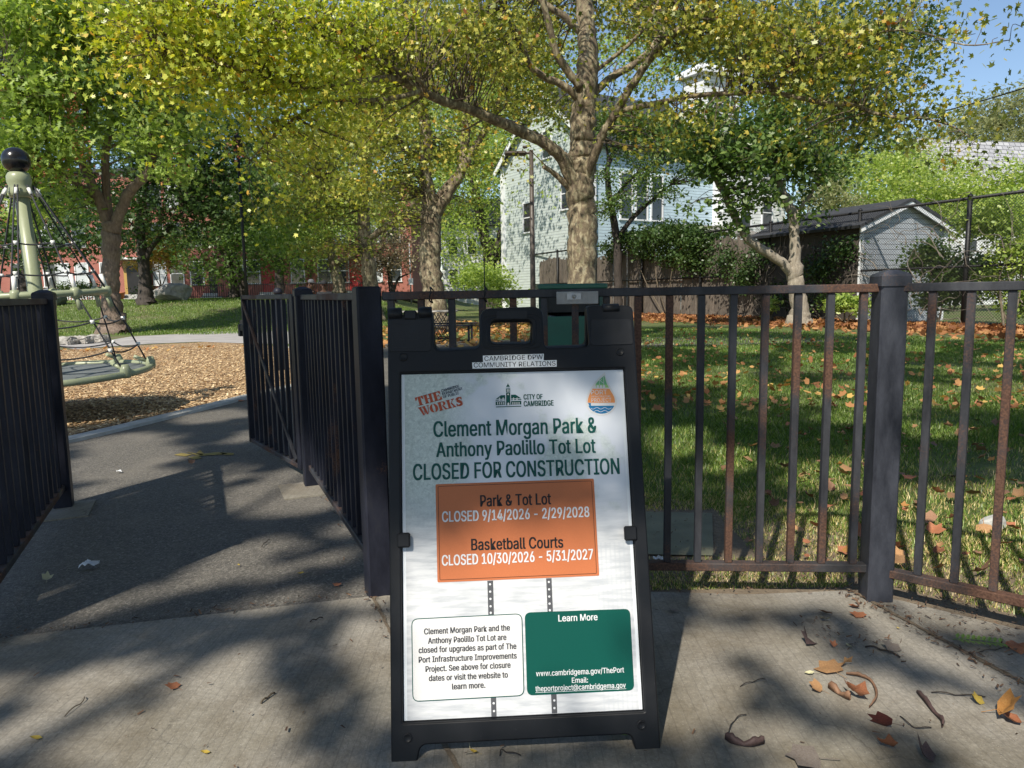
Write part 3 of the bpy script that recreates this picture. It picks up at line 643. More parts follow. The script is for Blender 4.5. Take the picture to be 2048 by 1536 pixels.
T('Clement Morgan Park &', z2(395, 525), z2(1593, 493), 30.5, bold=.022); T('Anthony Paolillo Tot Lot', z2(415, 672), z2(1585, 640), 28.5, bold=.022); T('CLOSED FOR CONSTRUCTION', z2(245, 842), z2(1760, 795), 31.5, bold=.022)
# orange notice on two printed posts
for a, b in (((z3(787, 168), z3(830, 166)), (z3(853, 1163), z3(815, 1165))), ((z3(1218, 150), z3(1258, 148)), (z3(1298, 1138), z3(1258, 1140)))):
    pr_px([b[1], b[0], a[1], a[0]], 1, 'grey', name='printed_post')
for q in ((807, 193), (808, 247), (810, 300), (811, 354), (812, 402), (832, 1065), (834, 1122), (1238, 176), (1240, 230), (1241, 283), (1243, 335), (1245, 383), (1276, 1044), (1277, 1100)):
    c = uv(*z3(*q)); print_([c + .0028 * np.array([math.cos(a), math.sin(a)]) for a in np.linspace(0, 2 * math.pi, 16, endpoint=False)], 2, 'off', 'printed_hole')
ob = [(875.4, 1165.2), (1199.6, 1151.5), (1189, 957), (872, 968.4)]
pr_px(ob, 2, 'orange', .004, 'notice_panel'); cc = np.mean([uv(*p) for p in ob], 0)
ring(round_poly([cc + (uv(*p) - cc) * [.972, .957] for p in ob], .004), 3, .0012, 'black')
T('Park & Tot Lot', z2(737, 1035), z2(1257, 1018), 22.4, 'black', 4); T('CLOSED 9/14/2026 - 2/29/2028', z2(457, 1148), z2(1537, 1110), 20.5, 'off', 4)
T('Basketball Courts', z2(670, 1355), z2(1345, 1335), 22.4, 'black', 4); T('CLOSED 10/30/2026 - 5/31/2027', z2(455, 1468), z2(1565, 1420), 20.5, 'off', 4)
wb = [uv(*z3(*q)) for q in ((237, 1055), (1057, 1010), (1042, 405), (230, 445))]
wl = round_poly(wb, .018, 7); print_(wl, 3, 'white', 'printed_panel'); ring(wl, 4, .0022, 'green')
for s_t, a, b in (('Clement Morgan Park and the', (323, 560), (953, 530)), ('Anthony Paolillo Tot Lot are', (352, 628), (927, 600)), ('closed for upgrades as part of The', (283, 697), (1000, 665)),
                  ('Port Infrastructure Improvements', (283, 767), (1002, 735)), ('Project. See above for closure', (333, 835), (957, 803)), ('dates or visit the website to', (357, 902), (937, 875)), ('learn more.', (527, 963), (772, 950))):
    T(s_t, z3(*a), z3(*b), 11.6, 'text', 5, bold=.03)
gb = [uv(*z3(*q)) for q in ((1077, 1008), (1862, 970), (1832, 372), (1060, 400))]; print_(round_poly(gb, .016, 7), 3, 'teal', 'printed_panel')
T('Learn More', z3(1307, 465), z3(1595, 455), 13, 'off', 4, bold=.02); T('www.cambridgema.gov/ThePort', z3(1143, 867), z3(1788, 838), 10.8, 'off', 4, bold=.012)
T('Email:', z3(1405, 915), z3(1523, 912), 10.4, 'off', 4, bold=.012); T('theportproject@cambridgema.gov', z3(1138, 978), z3(1800, 950), 10.6, 'off', 4, bold=.012)
pr_px([z3(1138, 988), z3(1802, 959), z3(1802, 956), z3(1138, 985)], 4, 'off')
# city mark: a clock-towered hall
T('CITY OF', zr(160, 500), zr(487, 492), 10, 'teal', 3, bold=.03); T('CAMBRIDGE', zr(163, 618), zr(675, 602), 10.6, 'teal', 3, bold=.03)
def G(P, mat='teal', k=2): return pr_px([zl(*p) for p in P], k, mat, name='printed_emblem')
G([(1650, 635), (2084, 622), (2084, 608), (1650, 620)]); G([(1645, 598), (1808, 592), (1808, 530), (1645, 536)]); G([(1908, 590), (2084, 584), (2084, 522), (1908, 528)])
G([(1645, 520), (1808, 514), (1808, 500), (1645, 506)]); G([(1908, 512), (2084, 505), (2084, 491), (1908, 498)])
G([(1648, 494), (1808, 488), (1808, 424), (1735, 427)]); G([(1908, 486), (2080, 478), (1985, 416), (1908, 420)])
G([(1824, 600), (1898, 597), (1894, 378), (1824, 380)]); G([(1822, 374), (1894, 372), (1894, 318), (1822, 320)]); G([(1820, 312), (1896, 310), (1896, 300), (1820, 302)])
G([(1824, 284), (1890, 282), (1862, 240), (1856, 218), (1850, 240)])
for i in range(4):
    for x0 in (1672, 1932): G([(x0 + i * 35, 586), (x0 + 16 + i * 35, 585), (x0 + 16 + i * 35, 545), (x0 + i * 35, 546)], 'white', 3)
for x0 in (1700, 1762, 1940, 2000): G([(x0, 522), (x0 + 22, 521), (x0 + 22, 480), (x0 + 11, 462), (x0, 481)], 'white', 3)
for x0 in (1838, 1866): G([(x0, 368), (x0 + 14, 367), (x0 + 14, 326), (x0, 327)], 'white', 3)
G([(1846, 598), (1880, 597), (1880, 566), (1863, 550), (1846, 567)], 'white', 3); cq = uv(*zl(1860, 412)); print_([cq + .0021 * np.array([math.cos(a), math.sin(a)]) for a in np.linspace(0, 2 * math.pi, 14, endpoint=False)], 3, 'white', 'printed_emblem')
# works mark: stencil slab letters set aslant
def slab(ch, x0, w, a, d, pu):
    """stencil slab capital in a unit box, as strips: (x0,y0,x1,y1[,slant])"""
    Q = []
    R4 = lambda x, y, X, Y: Q.append([(x, y), (X, y), (X, Y), (x, Y)])
    if ch == 'T': R4(.33, 0, .67, 1); R4(.2, 0, .8, .1); Q.append([(0, .62), (.1, .62), (.29, .9), (.29, 1), (0, 1)]); Q.append([(1, .62), (.9, .62), (.71, .9), (.71, 1), (1, 1)])
    elif ch == 'H':
        for b in (.08, .62): R4(b, 0, b + .3, 1); R4(b - .07, 0, b + .37, .1); R4(b - .07, .9, b + .37, 1)
        R4(.4, .45, .6, .56)
    elif ch == 'E': R4(.1, 0, .45, 1); R4(0, 0, .5, .1); R4(0, .9, .5, 1); Q.append([(.5, 0), (1, 0), (1, .38), (.9, .36), (.7, .12), (.5, .1)]); Q.append([(.5, 1), (.96, 1), (.96, .66), (.86, .68), (.7, .88), (.5, .9)]); R4(.5, .45, .7, .56); Q.append([(.7, .36), (.78, .36), (.78, .66), (.7, .66)])
    elif ch == 'W': Q.append([(.02, 1), (.28, 1), (.45, 0), (.3, 0)]); Q.append([(.38, 1), (.64, 1), (.82, 0), (.66, 0)]); Q.append([(.46, .1), (.52, .1), (.56, .5), (.52, .6)]); Q.append([(.82, .1), (.88, .1), (1.0, .95), (.92, .95)]); R4(-.04, .92, .34, 1); R4(.36, .92, .7, 1); R4(.82, .92, 1.06, 1)
    elif ch == 'O':
        for sgn, t0, t1 in ((1, math.pi * .56, math.pi * 1.44), (1, -math.pi * .44, math.pi * .44)):
            an = np.linspace(t0, t1, 14); Q.append([(.5 + .5 * math.cos(q), .5 + .5 * math.sin(q)) for q in an] + [(.5 + (.16 if True else 0) * math.cos(q), .5 + .44 * math.sin(q)) for q in an[::-1]])
    elif ch == 'R': R4(.08, 0, .4, 1); R4(0, 0, .48, .1); R4(0, .9, .45, 1); an = np.linspace(math.pi / 2, -math.pi / 2, 10); Q.append([(.48, 1)] + [(.6 + .33 * math.cos(q), .75 + .25 * math.sin(q)) for q in an] + [(.48, .5), (.48, .58)] + [(.56 + .1 * math.cos(q), .75 + .16 * math.sin(q)) for q in an[::-1]] + [(.48, .92)]); Q.append([(.48, .48), (.68, .48), (.88, .12), (1.0, .1), (1.0, 0), (.72, 0)])
    elif ch == 'K': R4(.08, 0, .38, 1); R4(0, 0, .46, .1); R4(0, .9, .46, 1); Q.append([(.42, .42), (.54, .5), (.86, .92), (.74, .92)]); Q.append([(.48, .52), (.6, .62), (.92, .1), (.68, .1)]); R4(.58, 0, 1, .1); R4(.62, .9, 1, 1)
    elif ch == 'S':
        c = spline([(.88, .74, .07), (.72, .92, .09), (.42, .9, .13), (.22, .74, .17), (.4, .58, .18), (.65, .44, .18), (.8, .26, .17), (.58, .1, .13), (.26, .09, .09), (.1, .27, .07)], 4)
        for p, q in zip(c[:-1], c[1:]):
            d_ = (q - p)[:2]; d_ /= np.linalg.norm(d_); n_ = np.array([-d_[1], d_[0]]); Q.append([p[:2] - n_ * p[2], q[:2] - n_ * q[2], q[:2] + n_ * q[2], p[:2] + n_ * p[2]])
        R4(.84, .66, .93, 1); R4(.04, 0, .13, .34)
    return [[a + d * (x0 + w * p[0]) + pu * p[1] for p in q] for q in Q]
def slabword(word, L, Rr, TL, widths):
    a, b, t_ = uv(*L), uv(*Rr), uv(*TL); d = b - a; pu = t_ - a; x = 0; tot = sum(widths); mbq = MB()
    for ch, w in zip(word, widths):
        for q in slab(ch, x / tot, (w * .95) / tot, a, d, pu): mbq.add([(p[0], p[1], 0) for p in q], [tuple(range(len(q)))])
        x += w
    onsign(mbq.mesh('slab'), NP + .0004 * 3, 'printed_lettering', INK['rust'], poster)
slabword('THE', zl(305, 618), zl(742, 497), zl(262, 470), (1, 1.1, 1)); slabword('WORKS', zl(360, 785), zl(1112, 590), zl(318, 640), (1.25, 1, 1.02, 1.02, .9))
T('CAMBRIDGE', zl(722, 376), zl(1030, 288), 5.2, 'navy', 3); T('DEPARTMENT', zl(738, 428), zl(1085, 333), 5.2, 'navy', 3); T('OF PUBLIC', zl(752, 482), zl(1022, 408), 5.2, 'navy', 3)
# drop mark: three bands in a drop
tip = (1545, 58); dc = (1486, 535)
def drop(sc):
    L = [(1545, 58), (1588, 200), (1660, 340), (1722, 450), (1738, 560), (1700, 660), (1610, 735), (1490, 762), (1370, 735), (1275, 660), (1238, 555), (1262, 430), (1330, 300), (1430, 165)]
    c = np.array([1488, 500]); return spline([c + (np.array(p) - c) * sc for p in L] + [c + (np.array(L[0]) - c) * sc], 5)[:-1]
def clip(L, y0, y1):
    """part of a loop between two heights"""
    def cut(P, y, keep):
        o = []
        for i in range(len(P)):
            a, b = P[i - 1], P[i]; ia, ib = keep(a[1], y), keep(b[1], y)
            if ia != ib: t = (y - a[1]) / (b[1] - a[1]); o.append(a + (b - a) * t)
            if ib: o.append(b)
        return o
    return cut(cut([np.array(p) for p in L], y0, lambda q, y: q >= y), y1, lambda q, y: q <= y)
Dr = lambda L, k, mat: pr_px([zr(*p) for p in L[::-1]], k, mat, name='printed_emblem')
Dr(drop(1.06), 2, 'white'); D9 = drop(.93)
Dr(clip(D9, 0, 298), 3, 'lgreen'); Dr(clip(D9, 245, 298), 4, 'leafy'); Dr(clip(D9, 316, 555), 3, 'peach'); Dr(clip(D9, 607, 760), 3, 'blue'); Dr([(1262, 562), (1310, 562), (1310, 618), (1290, 618)][::-1], 4, 'blue')
for x in (1375, 1428, 1482, 1534): Dr([(x - 20, 300), (x - 20, 268), (x - 10, 254), (x + 10, 254), (x + 20, 268), (x + 20, 300)][::1], 5, 'white')
def strokes(P, w, k, mat):
    mbq = MB()
    for a, b in zip(P[:-1], P[1:]):
        a, b = uv(*zr(*a)), uv(*zr(*b)); d = (b - a) / np.linalg.norm(b - a); n_ = np.array([-d[1], d[0]]) * w / 2; mbq.add([(*(a - n_), 0), (*(b - n_), 0), (*(b + n_), 0), (*(a + n_), 0)], [(0, 1, 2, 3)])
    onsign(mbq.mesh('strokes'), NP + .0004 * k, 'printed_emblem', INK[mat], poster)
for P in ([(1390, 250), (1392, 215), (1440, 175)], [(1455, 250), (1455, 140)], [(1455, 190), (1500, 150)], [(1530, 250), (1528, 110)], [(1470, 180), (1530, 225)], [(1455, 160), (1490, 125)]): strokes(P, .0011, 5, 'white')
for y in (652, 700): strokes([(1310 + i * 9, y + 13 * math.sin(i * .42)) for i in range(40) if abs(1310 + i * 9 - 1488) < (205 if y < 680 else 165)], .0012, 5, 'white')
T('PORT', zr(1312, 418), zr(1585, 412), 9.2, 'white', 5, bold=.0); T('INFRASTRUCTURE', zr(1315, 466), zr(1645, 459), 3.4, 'white', 5, bold=0); T('PROJECT', zr(1318, 545), zr(1660, 538), 7.6, 'white', 5, bold=0)
# rear leg panel: same outline, hinged at the top, leaning the other way
hv = uv(868, 624)[1] - .012; hinge = S(0, hv, -.016); tl = math.asin(abs(SN[2])) ; 
RV = SV * math.cos(-2 * tl) + SN * math.sin(-2 * tl); RV = SV - 2 * (SV @ np.array([SN[0], SN[1], 0]) / np.linalg.norm(SN[:2])) * np.array([SN[0], SN[1], 0]) / np.linalg.norm(SN[:2]); RN = np.cross(SU, RV)
RO = hinge - RV * hv - np.array([0, 0, 0])
vgr = -RO[2] / RV[2]
RM = Matrix(((SU[0], RV[0], RN[0], RO[0]), (SU[1], RV[1], RN[1], RO[1]), (SU[2], RV[2], RN[2], RO[2]), (0, 0, 0, 1)))
rear = [(p[0], p[1] if p[1] > -.08 else p[1] - yb + vgr) for p in outer]
onsign(plate([round_poly(rear, rads), handle, win], .010, .004), -.012, 'rear_panel', MAT['plastic'], sign, RM)
onsign(plate([round_poly([(-.02, -.02), (PW + .02, -.02), (PW + .02, PH + .02), (-.02, PH + .02)], .01, 3)], .003), -.012, 'panel_backing', MAT['plastic'], sign, RM)

# ------------------------------------------------------------------ iron fences
PS = 0.092
def post(parent, p, top, ax, w=PS, cap=True, mat='post', name='post'):
    mb = MB(); mb.box((p[0], p[1], top / 2 - .03), (w, w, top + .06), ax, .007); o = mb.build(name, MAT[mat], parent)
    if cap:
        mb = MB(); A = np.array(ax); h = w / 2 + .005
        vs = []
        for r, z in ((h, top - .03), (h, top + .004), (h * .9, top + .012), (h * .35, top + .026)):
            for i, j in ((-1, -1), (1, -1), (1, 1), (-1, 1)): vs.append(np.array([p[0], p[1], z]) + A[0] * r * i + A[1] * r * j)
        fs = [(3, 2, 1, 0), (12, 13, 14, 15)]
        for k in range(3):
            for j in range(4): fs.append((k * 4 + j, k * 4 + (j + 1) % 4, k * 4 + 4 + (j + 1) % 4, k * 4 + 4 + j))
        mb.add(vs, fs); mb.build('post_cap', MAT[mat], o if False else parent)
def run(name, label, a, b, top=1.165, bot=0.125, gap=0.113, first=0.08, posts=((0, True), (1, True)), barmat='iron', railmat='iron_rail', topmat='iron', bar=0.025, ztop=1.185, postmat='post', group=None):
    a = np.array([*a, 0.]); b = np.array([*b, 0.]); d = b - a; L = np.linalg.norm(d); d /= L; nrm = np.array([-d[1], d[0], 0]); ax = [d, nrm, np.array([0, 0, 1.])]
    t = thing(name, label, 'fence', (a + b) / 2, group)
    for q, cap in posts: post(t, a + d * L * q, ztop, ax, cap=cap, mat=postmat)
    up = np.array([0, 0, 1.])
    MB().beam(a + up * (top - .016), b + up * (top - .016), .042, .030, bev=.003).build('top_rail', MAT[topmat], t)
    MB().beam(a + up * bot, b + up * bot, .042, .030, bev=.003).build('bottom_rail', MAT[railmat], t)
    x = first
    while x < L - .05:
        c = a + d * x; MB().box((c[0], c[1], (top - .031 + bot + .015) / 2), (bar, bar, top - bot - .046), ax, .002).build('bar', MAT[barmat], t); x += gap
    return t, ax
PR, PM, PFR, PFL = (1.338, 2.575), (-0.532, 2.70), (-1.236, 4.34), (-2.52, 3.95)
d_ = np.array(PFR) - np.array(PM); d_ /= np.linalg.norm(d_)
PNL = tuple(np.array(PFL) - d_ * 1.78)
run('iron_fence', 'black and rusty iron railing with vertical bars along the lawn, right behind the sandwich board', (PM[0] + .06, PM[1]), (PR[0], PR[1]), posts=((1, True),), first=.03)
run('iron_fence', 'rusty iron railing running from the capped post toward the right edge', PR, (PR[0] + 2.3, PR[1] - 2.0), posts=((.985, True),), first=.135, bot=.115)
run('iron_fence', 'dark iron railing right of the path, between the gate and the sandwich board', PM, PFR, posts=((0, False), (1, True)), barmat='iron_dark', railmat='iron', topmat='iron', postmat='iron_dark', first=.10)
run('iron_fence', 'dark iron railing along the left edge of the path', PNL, PFL, posts=((0, True), (1, True)), barmat='iron_dark', railmat='iron_rail', topmat='iron', postmat='iron_dark', first=.10)
# bolts and grime are in the paint; concrete footings at two posts
for p in (PFR, PFL):
    struct(MB().box((p[0] + .02, p[1] - .10, 0.004), (.34, .34, .016), [np.array([.92, .4, 0]), np.array([-.4, .92, 0]), np.array([0, 0, 1.])]).build('concrete_footing', MAT['concrete']))

# the open gate
g0 = np.array([-1.315, 4.47, 0]); g1 = np.array([-1.98, 5.42, 0]); gd = g1 - g0; GL = np.linalg.norm(gd); gd /= GL; gn = np.array([-gd[1], gd[0], 0]); gax = [gd, gn, np.array([0, 0, 1.])]
gate = thing('iron_gate', 'open black iron gate with vertical bars and a diagonal brace, swung back over the path', 'gate', g0)
for x, nm in ((.03, 'hinge_stile'), (GL - .02, 'latch_stile')):
    w = .065 if x < .1 else .03; c = g0 + gd * x; MB().box((c[0], c[1], .62), (w, .05, 1.10), gax, .004).build(nm, MAT['iron_dark'], gate)
for z, nm in ((1.155, 'top_rail'), (.085, 'bottom_rail')):
    MB().beam(g0 + gd * .0625 + np.array([0, 0, z]), g0 + gd * (GL - .035) + np.array([0, 0, z]), .045, .03, bev=.003).build(nm, MAT['iron'], gate)
for i in range(9):
    c = g0 + gd * (.13 + i * (GL - .22) / 8.4); MB().box((c[0], c[1], .62), (.025, .025, 1.038), gax, .002).build('bar', MAT['iron_dark'], gate)
MB().beam(g0 + gd * .08 + gn * -.024 * -1 + np.array([0, 0, .12]), g0 + gd * (GL - .05) + gn * .024 + np.array([0, 0, 1.12]), .012, .03).build('brace', MAT['iron'], gate)
for z in (.30, .93):
    q = g0 - gd * .04; mb = MB(); mb.tube([q + np.array([0, 0, z - .09]), q + np.array([0, 0, z + .005])], .024, 12); mb.tube([q + np.array([0, 0, z + .01]), q + np.array([0, 0, z + .10])], .026, 12); mb.build('hinge_barrel', MAT['iron'], gate)
c = g1 + gd * .03; mb = MB(); mb.box((c[0], c[1], .93), (.12, .05, .05), gax, .004); mb.box((c[0] + gd[0] * .05, c[1] + gd[1] * .05, .91), (.05, .06, .09), gax, .004); mb.build('latch', MAT['black'], gate)

# grey board with a plate and bolt, fixed to the railing
u_ = np.array([PR[0] - PM[0], PR[1] - PM[1], 0]); u_ /= np.linalg.norm(u_); n_ = np.array([u_[1], -u_[0], 0]); bax = [u_, n_, np.array([0, 0, 1.])]
bc = at(1154.5, 595.5, 2.62); bw = (at(1196, 595, 2.62) - at(1113, 595, 2.62))[0]; bh = at(1154, 583, 2.62)[2] - at(1154, 608, 2.62)[2]
bd = thing('wooden_board', 'small weathered grey board with a bolted plate under the top rail, above the sandwich board', 'board', bc)
MB().box(bc, (bw, .02, bh), bax, .002).build('plank', MAT['board'], bd)
pc = at(1148, 593, 2.606); MB().box(pc, (.05, .004, .022), bax).build('plate', MAT['steel'], bd)
mb = MB(); mb.lathe(pc + n_ * .002, [(.008, 0), (.008, .003), (.005, .004), (.005, .010), (.0001, .011)], 10, [u_, np.array([0, 0, 1.]), n_]); mb.build('bolt', MAT['granite'], bd)
# cable ties left on the top rail
for x, zz in ((862, 0), (971, 1)):
    c = at(x, 577, 2.66); c[2] = 1.15; L = [c + n_ * .03 * math.cos(a) + np.array([0, 0, 1]) * .028 * math.sin(a) + u_ * .004 * math.sin(3 * a) for a in np.linspace(0, 2 * math.pi, 16, endpoint=False)]
    mb = MB(); mb.tube(L, .0028, 5, closed=True); mb.box(c + n_ * .032 + np.array([0, 0, .01]), (.008, .008, .008), bax)
    if zz: mb.tube([c + n_ * .032, c + n_ * .036 + np.array([0, 0, .06]), c + n_ * .034 + np.array([0, 0, .13])], .0022, 5)
    tag(mb.build('cable_tie', MAT['black'], None, c), ('black cable tie looped round the top rail, long tail pointing up' if zz else 'black cable tie looped round the top rail above the sign\'s left shoulder'), 'cable tie')

# ------------------------------------------------------------------ litter bin behind the railing
Z3 = np.array([0, 0, 1.])
bx0, bx1 = at(1081, 600, 7.6)[0], at(1210, 600, 7.6)[0]; BW = bx1 - bx0; bcx = (bx0 + bx1) / 2; BY = 7.6 + BW / 2
lb = thing('litter_bin', 'square dark green litter bin with open sides under a flat lid, just beyond the railing', 'bin', (bcx, BY, 0))
mb = MB()
for i in (-1, 1):
    for j in (-1, 1): mb.box((bcx + i * (BW / 2 - .03), BY + j * (BW / 2 - .03), .60), (.05, .05, 1.17), None, .004)
mb.build('corner_frame', MAT['green_dark'], lb)
for i, j in ((0, -1), (0, 1), (-1, 0), (1, 0)):
    MB().box((bcx + i * (BW / 2 - .02), BY + j * (BW / 2 - .02), .485), (BW - .115 if j else .02, BW - .115 if i else .02, .84), None, .003).build('side_panel', MAT['green_metal'], lb)
MB().box((bcx, BY, 1.215), (BW + .05, BW + .05, .055), None, .012).build('lid', MAT['green_metal'], lb)
MB().box((bcx, BY, 1.065), (BW - .10, BW - .10, .24), None, .003).build('interior_shade', MAT['black'], lb)  # black block in place of the bin's deep-shaded interior
mb = MB(); mb.lathe((bcx, BY, .06), [(.24, 0), (.255, .72), (.262, .84), (.25, .875), (.235, .86), (.23, .70)], 28); mb.build('liner', MAT['bag'], lb)

# ------------------------------------------------------------------ picnic table far behind the sign
pc = gp(850, 688); py_ = pc[1]; pz = 0
tx0, tx1 = at(788, 612, py_)[0], at(912, 612, py_)[0]; tz = .76
pt = thing('picnic_table', 'dark metal picnic table with crossed lattice legs and benches, on leaf-strewn paving', 'table', ((tx0 + tx1) / 2, py_ + .4, 0))
MB().box(((tx0 + tx1) / 2, py_ + .4, tz), (tx1 - tx0, .75, .035), None, .008).build('table_top', MAT['granite'], pt)
for yy in (py_ + .06, py_ + .74):
    mb = MB()
    for x in (tx1 - .08, tx0 + .5):
        mb.box((x, yy, tz / 2 - .01), (.035, .035, tz - .02))
    n_l = 5
    for k in range(n_l):
        xa, xb = tx1 - .1 - k * .16, tx1 - .1 - (k + 2.2) * .16
        if xb < tx0 + .45: xb = tx0 + .5
        mb.beam((xa, yy, .1), (xb, yy + .001, tz - .04), .012, .018); mb.beam((xb, yy + .014, .1), (xa, yy + .013, tz - .04), .012, .018)
    mb.beam((tx0 + .5, yy, .12), (tx1 - .08, yy, .12), .03, .03); mb.build('lattice_frame', MAT['iron_dark'], pt)
for yy in (py_ - .25, py_ + 1.05):
    MB().box(((tx0 + tx1) / 2 + .2, yy, .44), (tx1 - tx0 + .5, .26, .03), None, .006).build('bench_seat', MAT['iron_dark'], pt)
    for x in (tx0 + .15, tx1 + .3): MB().box((x, yy, .212), (.05, .05, .424)).build('leg', MAT['iron_dark'], pt)

# ------------------------------------------------------------------ rope spinner
SY = 7.2; sc_ = gp(0, 0)
scx = at(92, 715, SY)[0]; tipx = at(40, 310, SY)[0]
ax = np.array([-.028, -.035, 1.]); ax /= np.linalg.norm(ax)          # leans a little
base = np.array([scx, SY, .42]); X_ = np.cross([0, 1, 0], ax); X_ /= np.linalg.norm(X_); Y_ = np.cross(ax, X_); SAX = [X_, Y_, ax]
def SPt(r, a, z): return base + X_ * r * math.cos(a) + Y_ * r * math.sin(a) + ax * z
RD, RR_, ZR, ZT = .93, .62, .80, 1.90
sp = thing('rope_spinner', 'sage green playground spinner with a rope cone, black ball finial and round platform', 'playground spinner', (scx, SY, 0))
mb = MB(); mb.lathe(base - ax * .44, [(.082, 0), (.078, .44), (.070, .9), (.060, 2.18)], 26, SAX); mb.build('mast', MAT['cream_paint'], sp)
mb = MB(); mb.lathe(base + ax * 1.72, [(.06, 0), (.10, .012), (.108, .05), (.098, .085), (.094, .115), (.105, .15), (.103, .20), (.085, .232), (.07, .24)], 28, SAX); mb.build('collar', MAT['cream_paint'], sp)
mb = MB(); mb.lathe(base + ax * 1.955, [(.07, 0)] + [(.122 * math.sin(a), .113 - .122 * math.cos(a)) for a in np.linspace(.5, math.pi - .01, 14)], 28, SAX); mb.build('ball_finial', MAT['ball'], sp)
mb = MB(); mb.tube([SPt(RD, a, 0) for a in np.linspace(0, 2 * math.pi, 48, endpoint=False)], .032, 10, closed=True); mb.build('platform_rim', MAT['cream_paint'], sp)
mb = MB(); mb.lathe(base - ax * .04, [(.12, .0), (RD - .10, 0.0), (RD - .005, .03), (RD - .005, .042), (RD - .12, .034), (.12, .036)], 40, SAX); mb.build('platform', MAT['mat_rubber'], sp)
mb = MB(); mb.tube([SPt(RR_, a, ZR) for a in np.linspace(0, 2 * math.pi, 48, endpoint=False)], .03, 10, closed=True); mb.build('upper_ring', MAT['cream_paint'], sp)
NA = 8; offa = .32
for k in range(NA):
    a = offa + 2 * math.pi * k / NA
    for da in ((-.05, .05) if k % 2 == 0 else (0,)):
        mb = MB(); p, q = SPt(.115, a + da * 2, 1.83), SPt(RR_, a + da, ZR + .03)
        mb.tube([p + (q - p) * t for t in np.linspace(0, 1, 5)], .0085, 6); mb.build('rope', MAT['rope'], sp)
    mb = MB(); p, q = SPt(RR_, a, ZR), SPt(RD - .02, a + .22, .02); mb.tube([p + (q - p) * t for t in np.linspace(0, 1, 6)], .009, 6); mb.build('rope', MAT['rope'], sp)
    mb = MB(); mb.tube([SPt(.128, a, 1.80), SPt(.16, a, 1.74)], .016, 8); mb.build('rope_clip', MAT['white_clip'], sp); mb = MB(); mb.tube([SPt(RR_ - .035, a, ZR + .17), SPt(RR_, a, ZR + .04)], .02, 8); mb.build('rope_clip', MAT['white_clip'], sp)
    mb = MB(); mb.lathe(SPt(RR_, a, ZR - .05), [(.034, 0), (.046, .03), (.046, .07), (.034, .1)], 10, SAX); mb.tube([SPt(RR_, a, ZR - .03), SPt(RR_ + .025, a + .02, ZR - .16)], .024, 8); mb.build('ring_clamp', MAT['cream_paint'], sp)
    mb = MB(); mb.lathe(SPt(RD, a + .22, -.035), [(.04, 0), (.05, .03), (.05, .08), (.03, .13)], 10, SAX); mb.tube([SPt(RD - .03, a + .22, .05), SPt(RD - .15, a + .22, .11)], .02, 6); mb.build('rim_clamp', MAT['cream_paint'], sp)
def conept(z, a):
    if z > ZR: t = (z - ZR) / (1.83 - ZR); return SPt(RR_ + (.115 - RR_) * t, a, z)
    t = z / ZR; return SPt(RD + (RR_ - RD) * t, a + .22 * (1 - t), z)
for z in (1.28, 1.0, .52, .24):
    mb = MB(); kn = MB()
    for k in range(NA):
        a0, a1 = offa + 2 * math.pi * k / NA, offa + 2 * math.pi * (k + 1) / NA; p, q = conept(z, a0), conept(z, a1)
        mb.tube([p + (q - p) * t - Z3 * .17 * np.linalg.norm(q - p) * (t - t * t) * 1.6 for t in np.linspace(0, 1, 9)], .0075, 6); kn = MB(); kn.tube([p - ax * .018, p + ax * .018], .019, 8); kn.build('rope_knuckle', MAT['white_clip'], sp)
    mb.build('net_rope', MAT['rope'], sp)

# ------------------------------------------------------------------ lamp posts
p0 = ground_at(497, 650, 27)
lp = thing('lamp_post', 'slim black lamp post rising behind the open gate', 'lamp post', p0)
pt_ = at(495, 300, 27); mb = MB(); mb.tube([p0, p0 + (pt_[2] - p0[2]) * Z3], .055, 10); mb.build('pole', MAT['black'], lp)
MB().box(p0 + Z3 * .13 + np.array([-.08, 0, 0]), (.40, .30, .26), None, .02).build('base_box', MAT['black'], lp)
mb = MB(); mb.lathe(p0 + (pt_[2] - p0[2]) * Z3, [(.05, 0), (.16, .1), (.2, .4), (.22, .42), (.06, .52), (.01, .6)], 12); mb.build('lantern', MAT['black'], lp)
q0 = ground_at(1067, 660, 18); q0[2] = 0; qt = at(1066, 300, 18)[2]
lp2 = thing('lamp_post', 'brown street lamp with a flat boat-shaped head, left of the large plane tree trunk', 'lamp post', q0)
mb = MB(); mb.tube([q0, q0 + Z3 * 1.5, q0 + Z3 * qt], [.075, .065, .05], 12); mb.build('pole', MAT['pole_brown'], lp2)
h0 = at(1066, 306, 18); h1 = at(1048, 306, 18); h2 = at(1014, 310, 18)
mb = MB(); mb.tube([h0, h1], .03, 8); mb.build('arm', MAT['pole_brown'], lp2)
mb = MB(); mid = (h1 + h2) / 2; mb.box(mid + Z3 * .01, (abs(h1[0] - h2[0]) + .12, .26, .09), None, .035); mb.build('lamp_head', MAT['pole_brown'], lp2)
MB().box(at(1050, 294, 18), (.12, .12, .05), None, .01).build('photocell', MAT['pole_brown'], lp2)

# grey capped post beyond the gate
p0 = ground_at(559, 640, 11.5); p0[2] = 0; zt = at(559, 575, 11.5)[2]
bo = thing('bollard', 'dark round capped bollard peeking above the top rail of the open gate', 'bollard', p0)
mb = MB(); mb.lathe(p0, [(.055, -.02), (.055, zt - .1)], 16); mb.build('shaft', MAT['iron_dark'], bo)
mb = MB(); mb.lathe(p0 + Z3 * (zt - .1), [(.07, 0), (.072, .04), (.055, .085), (.01, .1)], 16); mb.build('cap', MAT['iron_dark'], bo)

